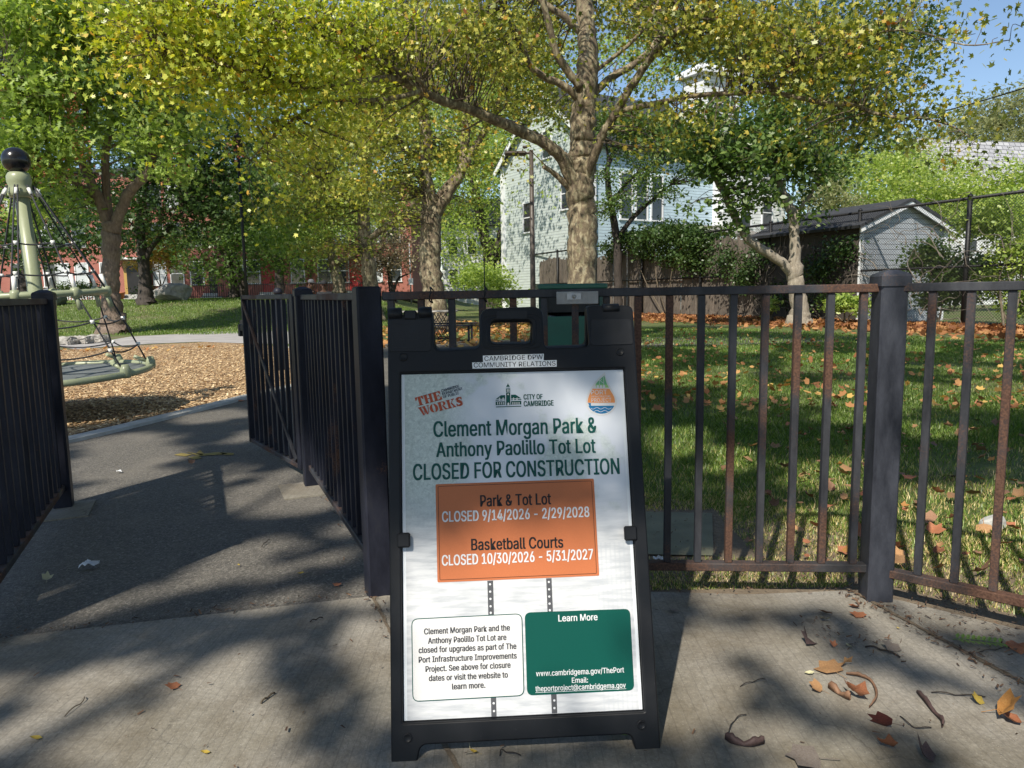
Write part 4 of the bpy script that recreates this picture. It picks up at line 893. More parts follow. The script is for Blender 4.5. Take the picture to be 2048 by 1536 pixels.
# ------------------------------------------------------------------ stones
def rock(name, label, c, size, mat, seed, group=None, sub=4, amp=.3):
    r = np.random.default_rng(seed); bm = bmesh.new(); bmesh.ops.create_icosphere(bm, subdivisions=sub, radius=1)
    D = r.normal(size=(14, 3)); D /= np.linalg.norm(D, axis=1)[:, None]; off = r.uniform(.55, .95, 14)
    from mathutils import noise as mn
    for v in bm.verts:
        p = np.array(v.co); 
        for d, o_ in zip(D, off):
            e_ = p @ d - o_
            if e_ > 0: p = p - d * e_ * .85
        nz = mn.fractal(Vector(p * 1.7 + seed), 1.0, 2.0, 5) * amp * .35
        v.co = Vector(p * (1 + nz) * np.array(size) + np.array(c))
    me = bpy.data.meshes.new(name); bm.to_mesh(me); bm.free()
    o = link(name, me, MAT[mat], None, c); 
    if label: tag(o, label, 'rock', group)
    return o
c = ground_at(345, 598, 36); rock('boulder', 'broad grey boulder on the grass rise under the trees, left of the black lamp post', (c[0], c[1], c[2] + .35), (1.15, .8, .62), 'granite', 3)
c = ground_at(108, 598, 34); rock('boulder', 'dark grey boulder on the grass rise behind the rope spinner', (c[0] - .2, c[1], c[2] + .25), (.75, .7, .55), 'mat_rubber', 5)
for (x0, x1, y, lb_) in ((118, 149, 690, 'half hidden by the left railing post'), (150, 181, 688, 'middle block of the row'), (182, 214, 685, 'nearest the brown tree trunk')):
    p, q = gp(x0, y), gp(x1, y); mb = MB(); mb.beam(p + Z3 * .10, q + Z3 * .10, .34, .22, bev=.05); me = mb.mesh('kerb_stone'); bm = bmesh.new(); bm.from_mesh(me); bmesh.ops.subdivide_edges(bm, edges=bm.edges, cuts=3, use_grid_fill=True)
    for v in bm.verts: v.co += Vector(rng.normal(size=3) * .014)
    bm.to_mesh(me); bm.free(); tag(link('kerb_stone', me, MAT['granite'], None, (p + q) / 2), 'rough granite kerb block beyond the wood chips, ' + lb_, 'stone', 'granite kerb blocks beyond the playground')
c = gp(1985, 1058); rock('stone', 'pale squarish stone lying on the lawn near the right edge', (c[0], c[1], .03), (.062, .045, .045), 'kerb', 21, sub=3)

# ------------------------------------------------------------------ building helper
def wallbox(parent, name, a, b, z0, z1, thick, mat):
    """upright wall slab from a to b (x,y)"""
    a = np.array([*a, 0.]); b = np.array([*b, 0.]); return MB().beam(a + Z3 * (z0 + z1) / 2, b + Z3 * (z0 + z1) / 2, thick, z1 - z0).build(name, mat, parent)
def window(parent, o, u, z, w, h, n, trim='white_trim', glass='glass', sill=True, fw=.1, split=True, lintel=None):
    """sash window centred u along the wall from o, lower edge z; n = outward normal"""
    d = np.array([n[1] * -1, n[0], 0]); d = d if True else d
    ud = np.array([-n[1], n[0], 0.]); c = np.array([*o, 0.]) + ud * u; nn = np.array([*n, 0.])
    axs = [ud, nn, Z3]; f = MB()
    f.box(c + Z3 * (z + h + fw / 2) + nn * .03, (w + 2 * fw, .06, fw), axs); f.box(c + Z3 * (z - fw / 2) + nn * .05, (w + 2 * fw + .1, .12, fw * .8), axs)
    for s in (-1, 1): f.box(c + ud * s * (w + fw) / 2 + Z3 * (z + h / 2) + nn * .03, (fw, .06, h), axs)
    if split: f.box(c + Z3 * (z + h / 2) + nn * .025, (w, .04, .06), axs)
    fo = f.build('window', MAT[trim], parent)
    MB().box(c + Z3 * (z + h / 2) + nn * .008, (w, .012, h), axs).build('pane', MAT[glass], fo)
    return fo

# ---- pale blue clapboard house behind the fence
HC = np.array([4.62, 41.0]); gdv = np.array([-.53, .85]); gdv /= np.linalg.norm(gdv); fdv = np.array([.85, .53]); fdv /= np.linalg.norm(fdv)
GLN, FLN, EV = 9.4, 9.6, 9.4
ho = thing('clapboard_house', 'large pale blue clapboard house with white trim behind the back fence and plane tree', 'house', (*HC, 0))
ngab = np.array([-fdv[0], -fdv[1]]); nfro = np.array([-gdv[0], -gdv[1]])
A0, A1, A2, A3 = HC, HC + gdv * GLN, HC + gdv * GLN + fdv * FLN, HC + fdv * FLN
mb = MB(); P3 = lambda p, z: np.array([p[0], p[1], z]); RIDGE = EV + 3.9; gm = (A0 + A1) / 2
mb.add([P3(A0, -.1), P3(A1, -.1), P3(A1, EV), P3(gm, RIDGE), P3(A0, EV)], [(0, 1, 2, 3, 4)]); mb.build('gable_wall', MAT['siding_side'], ho)
mb = MB(); mb.add([P3(A0 - fdv * -.003, -.1), P3(A3, -.1), P3(A3, EV), P3(A0 + fdv * .003, EV)], [(0, 1, 2, 3)]); mb.add([P3(A2, -.1), P3(A3, -.1), P3(A3, EV), P3((A2 + A3) / 2, RIDGE), P3(A2, EV)], [(0, 1, 2, 3, 4)]); mb.add([P3(A1, -.1), P3(A2, -.1), P3(A2, EV), P3(A1, EV)], [(0, 1, 2, 3)]); mb.build('front_wall', MAT['siding'], ho)
def roof_slab(parent, e0, e1, r0, r1, mat, th=.14, name='roof'):
    e0, e1, r0, r1 = [np.array(q, float) for q in (e0, e1, r0, r1)]; n = np.cross(e1 - e0, r0 - e0); n /= np.linalg.norm(n); n = n if n[2] > 0 else -n
    lo = [e0 + n * .02, e1 + n * .02, r1 + n * .02, r0 + n * .02]; hi = [p + n * th for p in lo]
    return MB().add(lo + hi, [(0, 3, 2, 1), (4, 5, 6, 7), (0, 1, 5, 4), (1, 2, 6, 5), (2, 3, 7, 6), (3, 0, 4, 7)]).build(name, MAT[mat], parent)
ov = .45; sl = (RIDGE - EV) / (GLN / 2)
R0, R1 = P3(gm - fdv * ov, RIDGE), P3((A2 + A3) / 2 + fdv * ov, RIDGE)
roof_slab(ho, P3(A0 - fdv * ov - gdv * ov, EV - sl * ov), P3(A3 + fdv * ov - gdv * ov, EV - sl * ov), R0, R1, 'roof')
roof_slab(ho, P3(A1 - fdv * ov + gdv * ov, EV - sl * ov), P3(A2 + fdv * ov + gdv * ov, EV - sl * ov), R0, R1, 'roof')
mb = MB()
for a, b in ((P3(A0 - fdv * (ov - .02) - gdv * ov, EV - sl * ov - .12), R0 + P3(fdv * .02, 0) - Z3 * .12), (P3(A1 - fdv * (ov - .02) + gdv * ov, EV - sl * ov - .12), R0 + P3(fdv * .02, 0) - Z3 * .12)): mb = MB(); mb.beam(a, b, .06, .28); mb.build('rake_board', MAT['white_trim'], ho)
mb = MB()
for p in (A0, A1, A3): MB().box(P3(p, EV / 2) + P3(ngab * .02 + nfro * .02, 0), (.30, .30, EV), [P3(fdv, 0), P3(gdv, 0), Z3]).build('corner_board', MAT['white_trim'], ho)
def gw(px_, z, w, h):     # window on the gable wall at photo column px_
    best = min(np.linspace(.5, GLN - .5, 200), key=lambda s: abs((HC + gdv * s)[0] / (HC + gdv * s)[1] - (at(px_, 400, 40)[0] / 40))); window(ho, HC + gdv * best, 0, z, w, h, ngab)
gw(1055, 5.0, .85, 1.75); gw(1133, 6.0, .85, 1.75); gw(1095, 9.2, .8, 1.5)
def fwin(px_, z, w, h, wall=HC, **k):
    best = min(np.linspace(.3, 19, 600), key=lambda s: abs((wall + fdv * s)[0] / (wall + fdv * s)[1] - (at(px_, 400, 40)[0] / 40))); window(ho, wall + fdv * best, 0, z, w, h, nfro, **k); return wall + fdv * best
for q in (1252, 1283, 1313): fwin(q, 5.3, .8, 2.5)
fwin(1240, 2.2, 1.1, 1.8, glass='pale_blind'); fwin(1292, 2.3, 1.0, 1.7); fwin(1392, 8.0, .8, 1.5)
# white wing on the right, set forward
W0 = A3 + nfro * .0 + fdv * .001; WL = 5.9; wn = W0 + fdv * WL
mb = MB(); off_ = nfro * .7; a, b = W0 + off_, wn + off_; back = gdv * 7
mb.add([P3(a, -.1), P3(b, -.1), P3(b, EV - .3), P3(a, EV - .3)], [(0, 1, 2, 3)]); mb.add([P3(W0 + gdv * .01, -.1), P3(a, -.1), P3(a, EV - .3), P3(W0 + gdv * .01, EV - .3)], [(0, 1, 2, 3)]); mb.add([P3(b, -.1), P3(b + back, -.1), P3(b + back, EV - .3), P3(b, EV - .3)], [(0, 1, 2, 3)])
mb.build('wing_wall', MAT['siding_w'], ho)
roof_slab(ho, P3(a - fdv * .4 + nfro * .4, EV - .35), P3(b + fdv * .4 + nfro * .4, EV - .35), P3(a - fdv * .4 - nfro * 3.6, EV + 1.9), P3(b + fdv * .4 - nfro * 3.6, EV + 1.9), 'roof')
fwin(1535, 5.1, .9, 1.9, wall=W0 + off_); fwin(1492, 5.1, .9, 1.9, wall=W0 + off_)
# attic bay with its own little hipped roof
bay = fwin(1440, 12.3, 1.4, 1.1, wall=HC - gdv * -.9); bcn = bay - nfro * .9
mb = MB(); mb.box(P3(bcn, 12.4), (3.2, 1.76, 4.2), [P3(fdv, 0), P3(gdv, 0), Z3]); mb.build('attic_bay', MAT['siding_w'], ho)
for s in (-1.05, 1.05): window(ho, bay + fdv * s, 0, 12.3, .5, 1.1, nfro)
mb = MB(); h_ = 1.95; k = 1.25; cz = 14.5
vs = [P3(bcn + fdv * i * h_ + gdv * j * k, cz + dz) for dz in (0, .3) for i, j in ((-1, -1), (1, -1), (1, 1), (-1, 1))] + [P3(bcn + fdv * i * .9, cz + .95) for i in (-1, 1)]
mb.add(vs, [(3, 2, 1, 0), (0, 1, 5, 4), (1, 2, 6, 5), (2, 3, 7, 6), (3, 0, 4, 7), (4, 5, 9, 8), (6, 7, 8, 9), (5, 6, 9), (7, 4, 8)]); mb.build('bay_roof', MAT['white_trim'], ho)
# entrance porch
pa = min(np.linspace(0, 12, 300), key=lambda s: abs((HC + fdv * s)[0] / (HC + fdv * s)[1] - at(1345, 400, 40)[0] / 40)); pb = min(np.linspace(0, 16, 300), key=lambda s: abs((HC + fdv * s)[0] / (HC + fdv * s)[1] - at(1480, 400, 40)[0] / 40))
q0, q1 = HC + fdv * pa, HC + fdv * pb
roof_slab(ho, P3(q0 + nfro * 2.0, 4.35), P3(q1 + nfro * 2.0, 4.35), P3(q0 + nfro * .05, 5.0), P3(q1 + nfro * .05, 5.0), 'grey_timber', name='porch_roof')
mb = MB(); mb.beam(P3(q0 + nfro * 1.9, 4.2), P3(q1 + nfro * 1.9, 4.2), .14, .34); mb.beam(P3(q0 + nfro * .1, 4.2), P3(q0 + nfro * 1.82, 4.2), .14, .34)
for t in (0.02, .5, .98): mb.box(P3(q0 + (q1 - q0) * t + nfro * 1.9, 2.05), (.2, .2, 4.0), [P3(fdv, 0), P3(gdv, 0), Z3])
mb.build('porch_frame', MAT['white_trim'], ho)
dd = q0 + fdv * 1.1; MB().box(P3(dd + nfro * .06, 2.75), (1.1, .08, 2.2), [P3(fdv, 0), P3(gdv, 0), Z3]).build('door', MAT['terracotta'], ho)
MB().box(P3(dd + nfro * .12, 2.7), (.85, .03, 1.9), [P3(fdv, 0), P3(gdv, 0), Z3]).build('door_panel', MAT['pale_blind'], ho)

MAT['shed_shade_brown'] = paint('shade_brown_boards', (0.055, 0.045, 0.038), .85, .35, 6)  # brown side wall, its shade put into the dark colour
# ---- grey shed by the fence on the right
s0 = at(1716, 560, 23.6); s1 = at(1888, 560, 25.2); so = np.array([s0[0], s0[1]]); sd_ = np.array([s1[0] - s0[0], s1[1] - s0[1]]); SWD = np.linalg.norm(sd_); sd_ /= SWD; sn_ = np.array([sd_[1], -sd_[0]]); sb_ = -sn_; SDP = 4.6
sev, srg = at(1718, 452, 23.6)[2], at(1800, 405, 24.4)[2]
sh = thing('garden_shed', 'grey clapboard shed with a dark roof and pale corner boards behind the chain-link fence', 'shed', (*so, 0))
b0, b1, b2, b3 = so, so + sd_ * SWD, so + sd_ * SWD + sb_ * SDP, so + sb_ * SDP
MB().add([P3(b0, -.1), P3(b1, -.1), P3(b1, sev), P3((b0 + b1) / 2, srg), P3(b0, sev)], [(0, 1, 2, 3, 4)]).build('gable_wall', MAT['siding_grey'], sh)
MB().add([P3(b0, -.1), P3(b3, -.1), P3(b3, sev), P3(b0, sev), P3(b1, -.1), P3(b2, -.1), P3(b2, sev), P3(b1, sev), P3((b2 + b3) / 2, srg)], [(0, 3, 2, 1), (4, 5, 6, 7), (1, 5, 6, 8, 2)]).build('side_wall', MAT['shed_shade_brown'], sh)
rg0, rg1 = P3((b0 + b1) / 2 + sn_ * .25, srg), P3((b2 + b3) / 2 - sn_ * .25, srg); so_ = (srg - sev) / (SWD / 2) * .25
roof_slab(sh, P3(b0 - sd_ * .25 + sn_ * .25, sev - so_), P3(b3 - sd_ * .25 - sn_ * .25, sev - so_), rg0, rg1, 'roof', .1); roof_slab(sh, P3(b1 + sd_ * .25 + sn_ * .25, sev - so_), P3(b2 + sd_ * .25 - sn_ * .25, sev - so_), rg0, rg1, 'roof', .1)
mb = MB(); A_ = [P3(sd_, 0), P3(sn_, 0), Z3]
for p in (b0 + sd_ * .07, b1 - sd_ * .07): mb.box(P3(p + sn_ * .015, sev / 2), (.16, .05, sev), A_)
for a, b in ((b0 - sd_ * .2, 1), (b1 + sd_ * .2, -1)): mb.beam(P3(a + sn_ * .2, sev - so_ * .8 - .05), rg0 - P3(sn_ * .05, .05), .04, .16)
mb.build('trim', MAT['white_trim'], sh)

# ---- white gabled house far behind the plane trees, and shingled roof at the right edge
def simple_house(name, label, c, d, L, D, ev, rg, wall, roofm, wins=(), z0=0.0, ridge_along=True, trim='white_trim'):
    d = np.array(d, float); d /= np.linalg.norm(d); n = np.array([d[1], -d[0]]); c = np.array(c, float); t = thing(name, label, 'house', (*c, z0))
    p = [c, c + d * L, c + d * L - n * D, c - n * D]
    mb = MB(); mb.add([P3(p[0], z0 - .3), P3(p[1], z0 - .3), P3(p[1], ev), P3(p[0], ev)], [(0, 1, 2, 3)])
    m1, m2 = (p[0] + p[3]) / 2, (p[1] + p[2]) / 2
    mb.add([P3(p[3], z0 - .3), P3(p[0], z0 - .3), P3(p[0], ev), P3(m1, rg), P3(p[3], ev)], [(0, 1, 2, 3, 4)]); mb.add([P3(p[1], z0 - .3), P3(p[2], z0 - .3), P3(p[2], ev), P3(m2, rg), P3(p[1], ev)], [(0, 1, 2, 3, 4)]); mb.add([P3(p[2], z0 - .3), P3(p[3], z0 - .3), P3(p[3], ev), P3(p[2], ev)], [(0, 1, 2, 3)])
    mb.build('wall', MAT[wall], t); o_ = .35; k = (rg - ev) / (D / 2) * o_
    roof_slab(t, P3(p[0] - d * o_ + n * o_, ev - k), P3(p[1] + d * o_ + n * o_, ev - k), P3(m1 - d * o_, rg), P3(m2 + d * o_, rg), roofm); roof_slab(t, P3(p[3] - d * o_ - n * o_, ev - k), P3(p[2] + d * o_ - n * o_, ev - k), P3(m1 - d * o_, rg), P3(m2 + d * o_, rg), roofm)
    for (u, z, w, h) in wins: window(t, c, u, z, w, h, n, trim=trim)
    return t
a_ = at(885, 560, 78)
simple_house('white_house', 'white house glimpsed far off between the plane trunks', (a_[0], 78), (1, .05), 9, 8, 8.5, 11.5, 'siding_w', 'roof', [(1.2, 2.2, .9, 1.6), (3.2, 2.2, .9, 1.6), (5.2, 2.2, .9, 1.6), (1.2, 5.4, .9, 1.6), (3.2, 5.4, .9, 1.6), (5.2, 5.4, .9, 1.6)], .0)
a_ = at(1905, 400, 44)
rh = simple_house('shingled_house', 'house with a pale grey shingled roof showing above the shrubs at the right edge', (a_[0], 44), (1, .25), 11, 6, 5.9, 10.3, 'siding_w', 'shingle', [(1.5, 3.2, .9, 1.5), (4, 3.2, .9, 1.5)])

# ---- row of red brick houses across the street
RBY = 58.0; rz = 1.15
def bx(px_): return at(px_, 590, RBY)[0]
def row_house(label, x0, x1, dy, door, wins, top=9.8, porch=False, deco=None):
    t = thing('brick_row_house', label, 'house', (x0, RBY + dy, rz), 'red brick row houses beyond the park')
    MB().box(((x0 + x1) / 2, RBY + dy + 4, rz + top / 2 - .2), (x1 - x0 - .02, 8, top + .4)).build('wall', MAT['brick'], t)
    MB().box(((x0 + x1) / 2, RBY + dy + 3.9, rz + top + .15), (x1 - x0 + .02, 8.4, .3), None, .03).build('cornice', MAT['roof'], t)
    y = RBY + dy
    for wx in wins:
        for z, gl in ((1.15, 'glass'), (4.2, 'glass'), (7.2, 'glass')):
            g = 'pale_blind' if (hash((round(wx, 1), z)) % 3 == 0) else 'glass'
            window(t, (wx, y), 0, rz + z, .95, 1.75, (0, -1), trim='board' if z > 2 else 'white_trim', glass=g, fw=.08)
    if door:
        dx, dm, fm = door; d = MB().box((dx, y - .03, rz + 1.55), (1.0, .06, 2.2)).build('door', MAT[dm], t)
        MB().box((dx, y - .01, rz + 1.70), (1.5, .03, 2.7)).build('door_surround', MAT[fm], t)
        mb = MB()
        for k in range(3): mb.box((dx, y - .35 - .28 * k, rz + .36 - .15 * k), (1.7, .28, .15))
        mb.build('steps', MAT['kerb'], t)
        MB().box((dx, y - .45, rz + 3.2), (2.2, .9, .18), None, .03).build('door_hood', MAT['white_trim' if fm == 'ochre' else 'brick'], t)
    return t
row_house('red brick row house behind the rope spinner, dark door in an ochre frame', bx(-40), bx(300), 0, (bx(270), 'dark_door', 'ochre'), [bx(42), bx(105), bx(130), bx(168), bx(218)])
row_house('red brick row house behind the yellow tree and grey boulder', bx(300), bx(440), .5, (bx(428), 'dark_door', 'brick'), [bx(317), bx(352), bx(392)])
row_house('red brick row house with a red door behind the black lamp post', bx(440), bx(620), -.4, (bx(549), 'red_door', 'red_door'), [bx(480), bx(513), bx(601)])
row_house('red brick row house at the right end of the row, behind the slim plane trunks', bx(620), bx(826), .2, (bx(712), 'red_door', 'brick'), [bx(650), bx(686), bx(752), bx(790)], top=8.6)
# front railings, picket fence, hedge, flowerpot
mb = MB(); yv = 53
fr_ = thing('iron_railing', 'low black iron railing in front of the brick row houses', 'railing', (bx(420), yv, rz))
x = bx(425)
mb = MB()
while x < bx(760): mb.box((x, yv, rz + .52), (.03, .03, 1.1)); x += .16
mb.build('pickets', MAT['black'], fr_); MB().beam((bx(425), yv, rz + .95), (bx(760), yv, rz + .95), .05, .05).build('rail', MAT['black'], fr_); MB().beam((bx(425), yv, rz + .15), (bx(760), yv, rz + .15), .04, .04).build('rail', MAT['black'], fr_)
pk = thing('picket_fence', 'white picket fence in front of the brick house with the dark door', 'fence', (bx(190), yv, rz))
mb = MB(); x = bx(190)
while x < bx(268): mb.box((x, yv - .2, rz + .5), (.11, .03, 1.0)); x += .19
mb.build('pickets', MAT['white_trim'], pk); mb = MB(); mb.beam((bx(190), yv - .16, rz + .3), (bx(268), yv - .16, rz + .3), .04, .08); mb.beam((bx(190), yv - .16, rz + .8), (bx(268), yv - .16, rz + .8), .04, .08); mb.build('rails', MAT['white_trim'], pk)
fp = thing('flower_pot', 'terracotta flower pot beside the dark door of the brick house', 'flower pot', (bx(256), RBY - .6, rz + .2))
mb = MB(); mb.lathe((bx(256), RBY - 1.0, rz), [(.16, 0), (.26, .5), (.3, .52), (.3, .62), (.24, .6)], 16); mb.build('pot', MAT['terracotta'], fp)

# ------------------------------------------------------------------ tall back fence: boards behind chain-link
def fx(Y): return 21.64 - .4386 * Y
FH = 3.55
bf = thing('back_fence', 'tall chain-link fence at the back of the lawn, partly backed with grey boards', 'fence', (fx(28), 28, 0))
fd3 = np.array([-.4386, 1, 0]); fd3 /= np.linalg.norm(fd3); fn3 = np.array([-fd3[1], fd3[0], 0])   # toward the lawn
def fpt(Y, z=0, off=0): return np.array([fx(Y), Y, z]) + fn3 * off
for i, Y in enumerate((13.5, 16.9, 20.4, 23.7, 27.3, 31, 35, 39, 43, 47, 51)):
    mb = MB(); mb.tube([fpt(Y, -.05), fpt(Y, FH + .05)], .065, 10); mb.lathe(fpt(Y, FH + .04), [(.07, 0), (.07, .04), (.02, .09)], 10); mb.build('post', MAT['black'], bf)
for z, r in ((FH, .045), (1.7, .035), (.12, .025)):
    mb = MB(); mb.tube([fpt(13.5, z), fpt(51, z)], r, 8); mb.build('rail', MAT['black'], bf)
mb = MB(); Lf = np.linalg.norm(fpt(28) - fpt(13.5)); st = .085
for sgn in (-1, 1):
    for k in range(int((Lf + FH) / st) + 1):
        s = k * st; s0_, s1_ = s, s - FH
        za, zb = .1, FH
        if s1_ < 0: zb = .1 + s * 1.0; s1_ = 0
        if s0_ > Lf: za = .1 + (s0_ - Lf); s0_ = Lf
        if zb - za < .05: continue
        zb = min(zb, FH)
        p, q = fpt(13.5, za, .04), fpt(13.5, zb, .04); e0 = s0_ if sgn > 0 else Lf - s0_; e1 = s1_ if sgn > 0 else Lf - s1_
        p = p + fd3 * e0; q = q + fd3 * e1; mb.tube([p, q], .0045, 3, cap=False)
mb.build('mesh_wires', MAT['wire'], bf)
def board_mat():
    m, t, b = newmat('fence_boards'); v = wpos(t, (1, 1, .15)); n = noise(t, v, 3.2, 5, .7); n2 = noise(t, wpos(t, (5, 5, .8)), 4, 4, .7)
    c = mixc(t, .5, ramp(t, n, [(.35, (.03, .024, .019)), (.65, (.2, .16, .125))]), ramp(t, n2, [(.35, (.04, .033, .027)), (.65, (.22, .185, .15))])); t.links.new(c, b.inputs['Base Color']); b.inputs['Roughness'].default_value = .9; return m
MAT['boards'] = board_mat(); mb = MB(); Y = 25.6; r = random.Random(4)
while Y < 51:
    w = .15; top = (3.0 + .25 * math.sin(Y * .9) + r.uniform(-.12, .12)) if Y > 27.5 else r.uniform(2.2, 2.9)
    c = fpt(Y, top / 2, -.12 + r.uniform(-.012, .012)); mb.box(c, (w, .02, top), [fd3, fn3, Z3]); Y += (w + .012) * .916
mb.build('board_panel', MAT['boards'], bf)

# overhead cable
a, b = at(2090, 160, 16), at(1600, 262, 40); a = at(2130, 150, 15)
cb = MB(); cb.tube([a + (b - a) * t - Z3 * 1.6 * (t - t * t) for t in np.linspace(0, 1, 24)], .016, 6); tag(cb.build('overhead_cable', MAT['black'], None, a), 'thin black overhead cable crossing the leaves at the upper right', 'cable')
# white sign on a pale pole near the street
p0 = ground_at(822, 590, 46); p0[2] = 0
sgp = thing('street_sign', 'small white street sign on a pale pole between two plane trunks', 'sign', p0)
mb = MB(); mb.tube([p0, p0 + Z3 * 4.4], .045, 8); mb.build('pole', MAT['steel'], sgp); c = at(822, 563, 46); MB().box(c - np.array([0, .06, 0]), (.28, .02, .40), None, .004).build('plate', MAT['white_trim'], sgp)

# ------------------------------------------------------------------ people
def skin(name, pts, edges, rad, mat, parent, sub=1):
    me = bpy.data.meshes.new(name); off = ORG[parent.name]; me.from_pydata([tuple(np.array(p) - off) for p in pts], edges, []); o = bpy.data.objects.new(name, me); COL.objects.link(o)
    o.modifiers.new('s', 'SKIN'); 
    for v, r in zip(me.skin_vertices[0].data, rad): v.radius = (r, r) if np.isscalar(r) else r
    me.skin_vertices[0].data[0].use_root = True
    ss = o.modifiers.new('u', 'SUBSURF'); ss.levels = sub; ss.render_levels = sub
    dg = bpy.context.evaluated_depsgraph_get(); m2 = bpy.data.meshes.new_from_object(o.evaluated_get(dg)); bpy.data.objects.remove(o)
    m2.transform(Matrix.Translation(Vector(off))); smooth(m2); return link(name, m2, mat, parent)
SKIN = paint('brown_skin', (0.09, 0.045, 0.028), .5, .1)
def person(label, foot, H, face, shirt, trousers, capc, lean, stripe=None):
    t = thing('person', label, 'person', foot); f = np.array([*face, 0.]); f /= np.linalg.norm(f); s = np.array([-f[1], f[0], 0.]); k = H / 1.75; b = np.array(foot, float)
    P = lambda fw, sd, z: b + (f * fw + s * sd + Z3 * z) * k
    L = lean
    body = [P(0, 0, .95), P(.02 * L, 0, 1.15), P(.07 * L, 0, 1.38), P(.12 * L, 0, 1.50), P(.16 * L + .02, 0, 1.58), P(.19 * L + .03, 0, 1.68)]; E_ = [(i, i + 1) for i in range(5)]; R = [.13, .13, .15, .06, .085, .088]
    for sg in (-1, 1):
        i = len(body); body += [P(.07 * L, sg * .19, 1.40), P(.06 * L - .02, sg * .24, 1.12), P(.08 * L + .10, sg * .23, .90), P(.1 * L + .14, sg * .22, .82)]; E_ += [(2, i), (i, i + 1), (i + 1, i + 2), (i + 2, i + 3)]; R += [.062, .045, .034, .036]
        j = len(body); body += [P(0, sg * .10, .88), P(.05 * sg, sg * .10, .48), P(.10 * sg - .03, sg * .10, .07), P(.10 * sg + .10, sg * .11, .035)]; E_ += [(0, j), (j, j + 1), (j + 1, j + 2), (j + 2, j + 3)]; R += [.09, .058, .042, .036]
    skin('body', body, E_, [r * k for r in R], SKIN, t, 2)
    hd = P(.19 * L + .045, 0, 1.655)
    fc_ = MB(); fc_.lathe(hd + f * .085 * k - Z3 * .01, [(.018, -.02), (.02, 0), (.008, .035)], 8)
    for sg in (-1, 1): fc_.lathe(hd + s * sg * .085 * k - f * .02, [(.012, -.03), (.02, 0), (.012, .03)], 8)
    fc_.build('face_features', SKIN, t)
    tb = [P(.0, 0, .93), P(.02 * L, 0, 1.15), P(.07 * L, 0, 1.38), P(.10 * L, 0, 1.46)]; te = [(0, 1), (1, 2), (2, 3)]; tr = [.15, .15, .172, .085]
    for sg in (-1, 1):
        i = len(tb); tb += [P(.07 * L, sg * .195, 1.40), P(.06 * L - .01, sg * .235, 1.17)]; te += [(2, i), (i, i + 1)]; tr += [.078, .064]
    skin('shirt', tb, te, [r * k for r in tr], shirt, t, 2)
    lb_ = [P(0, 0, .93)]; le = []; lr = [.14]
    for sg in (-1, 1):
        i = len(lb_); lb_ += [P(0, sg * .10, .86), P(.05 * sg, sg * .10, .48), P(.10 * sg - .03, sg * .10, .09)]; le += [(0, i), (i, i + 1), (i + 1, i + 2)]; lr += [.10, .075, .06]
    skin('trousers', lb_, le, [r * k for r in lr], trousers, t, 2)
    sho = MB()
    for sg in (-1, 1): sho.box(P(.10 * sg + .04, sg * .105, .04), (.27 * k, .09 * k, .08 * k), [f, s, Z3], .025)
    sho.build('shoes', MAT['black'], t)
    cp = MB(); hc = P(.19 * L + .03, 0, 1.70); cp.lathe(hc, [(.099 * k, 0), (.1 * k, .03), (.085 * k, .07), (.05 * k, .095), (.004, .102)], 18, [f, s, Z3]); cp.box(hc + f * .12 * k + Z3 * .008, (.11 * k, .15 * k, .012), [f, s, Z3], .004); cp.build('cap', capc, t)
    if stripe:
        st = MB(); st.tube([P(.045 * L + .175 * math.cos(q), .19 * math.sin(q), 1.27) for q in np.linspace(0, 2 * math.pi, 20, endpoint=False)], .03 * k, 6, closed=True); st.build('shirt_stripe', stripe, t)
    return t
pa_ = at(614, 566, 20); pb_ = at(649, 569, 20.6)
cloth_b = paint('black_cloth', (0.012, 0.013, 0.016), .85); cloth_g = paint('grey_cloth', (0.09, 0.095, 0.105), .85); cloth_n = paint('navy_cloth', (0.015, 0.02, 0.035), .85); teal_c = paint('teal_cloth', (0.03, 0.25, 0.33), .8)
person('person in a dark shirt and grey cap, head bent, behind the dark railing', (pa_[0] - .05, 20, 0), 1.58, (.9, -.35), cloth_b, cloth_n, cloth_g, 1.0)
person('person in a black top with a teal band and a dark cap', (pb_[0], 20.6, 0), 1.55, (.1, -1), cloth_b, cloth_n, cloth_b, .4, teal_c)

# ------------------------------------------------------------------ leaves
def _sh(L): return np.array(L, float)
def lobed(notch=.30, k=.68):
    P = []
    lob = [(-20, .62), (38, .92), (90, 1.0), (142, .92), (200, .62)]
    P.append((0, -.12, 0))
    for i, (a, r) in enumerate(lob):
        a_ = math.radians(a)
        if i > 0: am = math.radians((a + lob[i - 1][0]) / 2); P.append((notch * math.cos(am), notch * math.sin(am) + .08, .0))
        P.append((r * math.cos(a_) * k, r * math.sin(a_) * k + .1, -.10 * r))
    return _sh(P)
SHAPE = dict(plane=lobed(), broad=lobed(.43, .66), diamond=_sh([(0, -.5, 0), (.34, .02, .06), (0, .55, -.04), (-.34, .02, .06)]), oval=_sh([(0, -.5, 0), (.27, -.2, .05), (.25, .2, .05), (0, .55, -.06), (-.25, .2, .05), (-.27, -.2, .05)]),
             spray=_sh([(0, -.5, 0), (.22, -.42, .02), (.07, -.28, 0), (.26, -.14, .03), (.07, -.02, 0), (.22, .14, .02), (.06, .24, 0), (0, .5, -.06), (-.06, .24, 0), (-.22, .14, .02), (-.07, -.02, 0), (-.26, -.14, .03), (-.07, -.28, 0), (-.22, -.42, .02)]),
             star=_sh([(0, -.45, 0), (.12, -.12, .03), (.5, -.05, -.04), (.2, .14, .03), (0, .55, -.06), (-.2, .14, .03), (-.5, -.05, -.04), (-.12, -.12, .03)]))
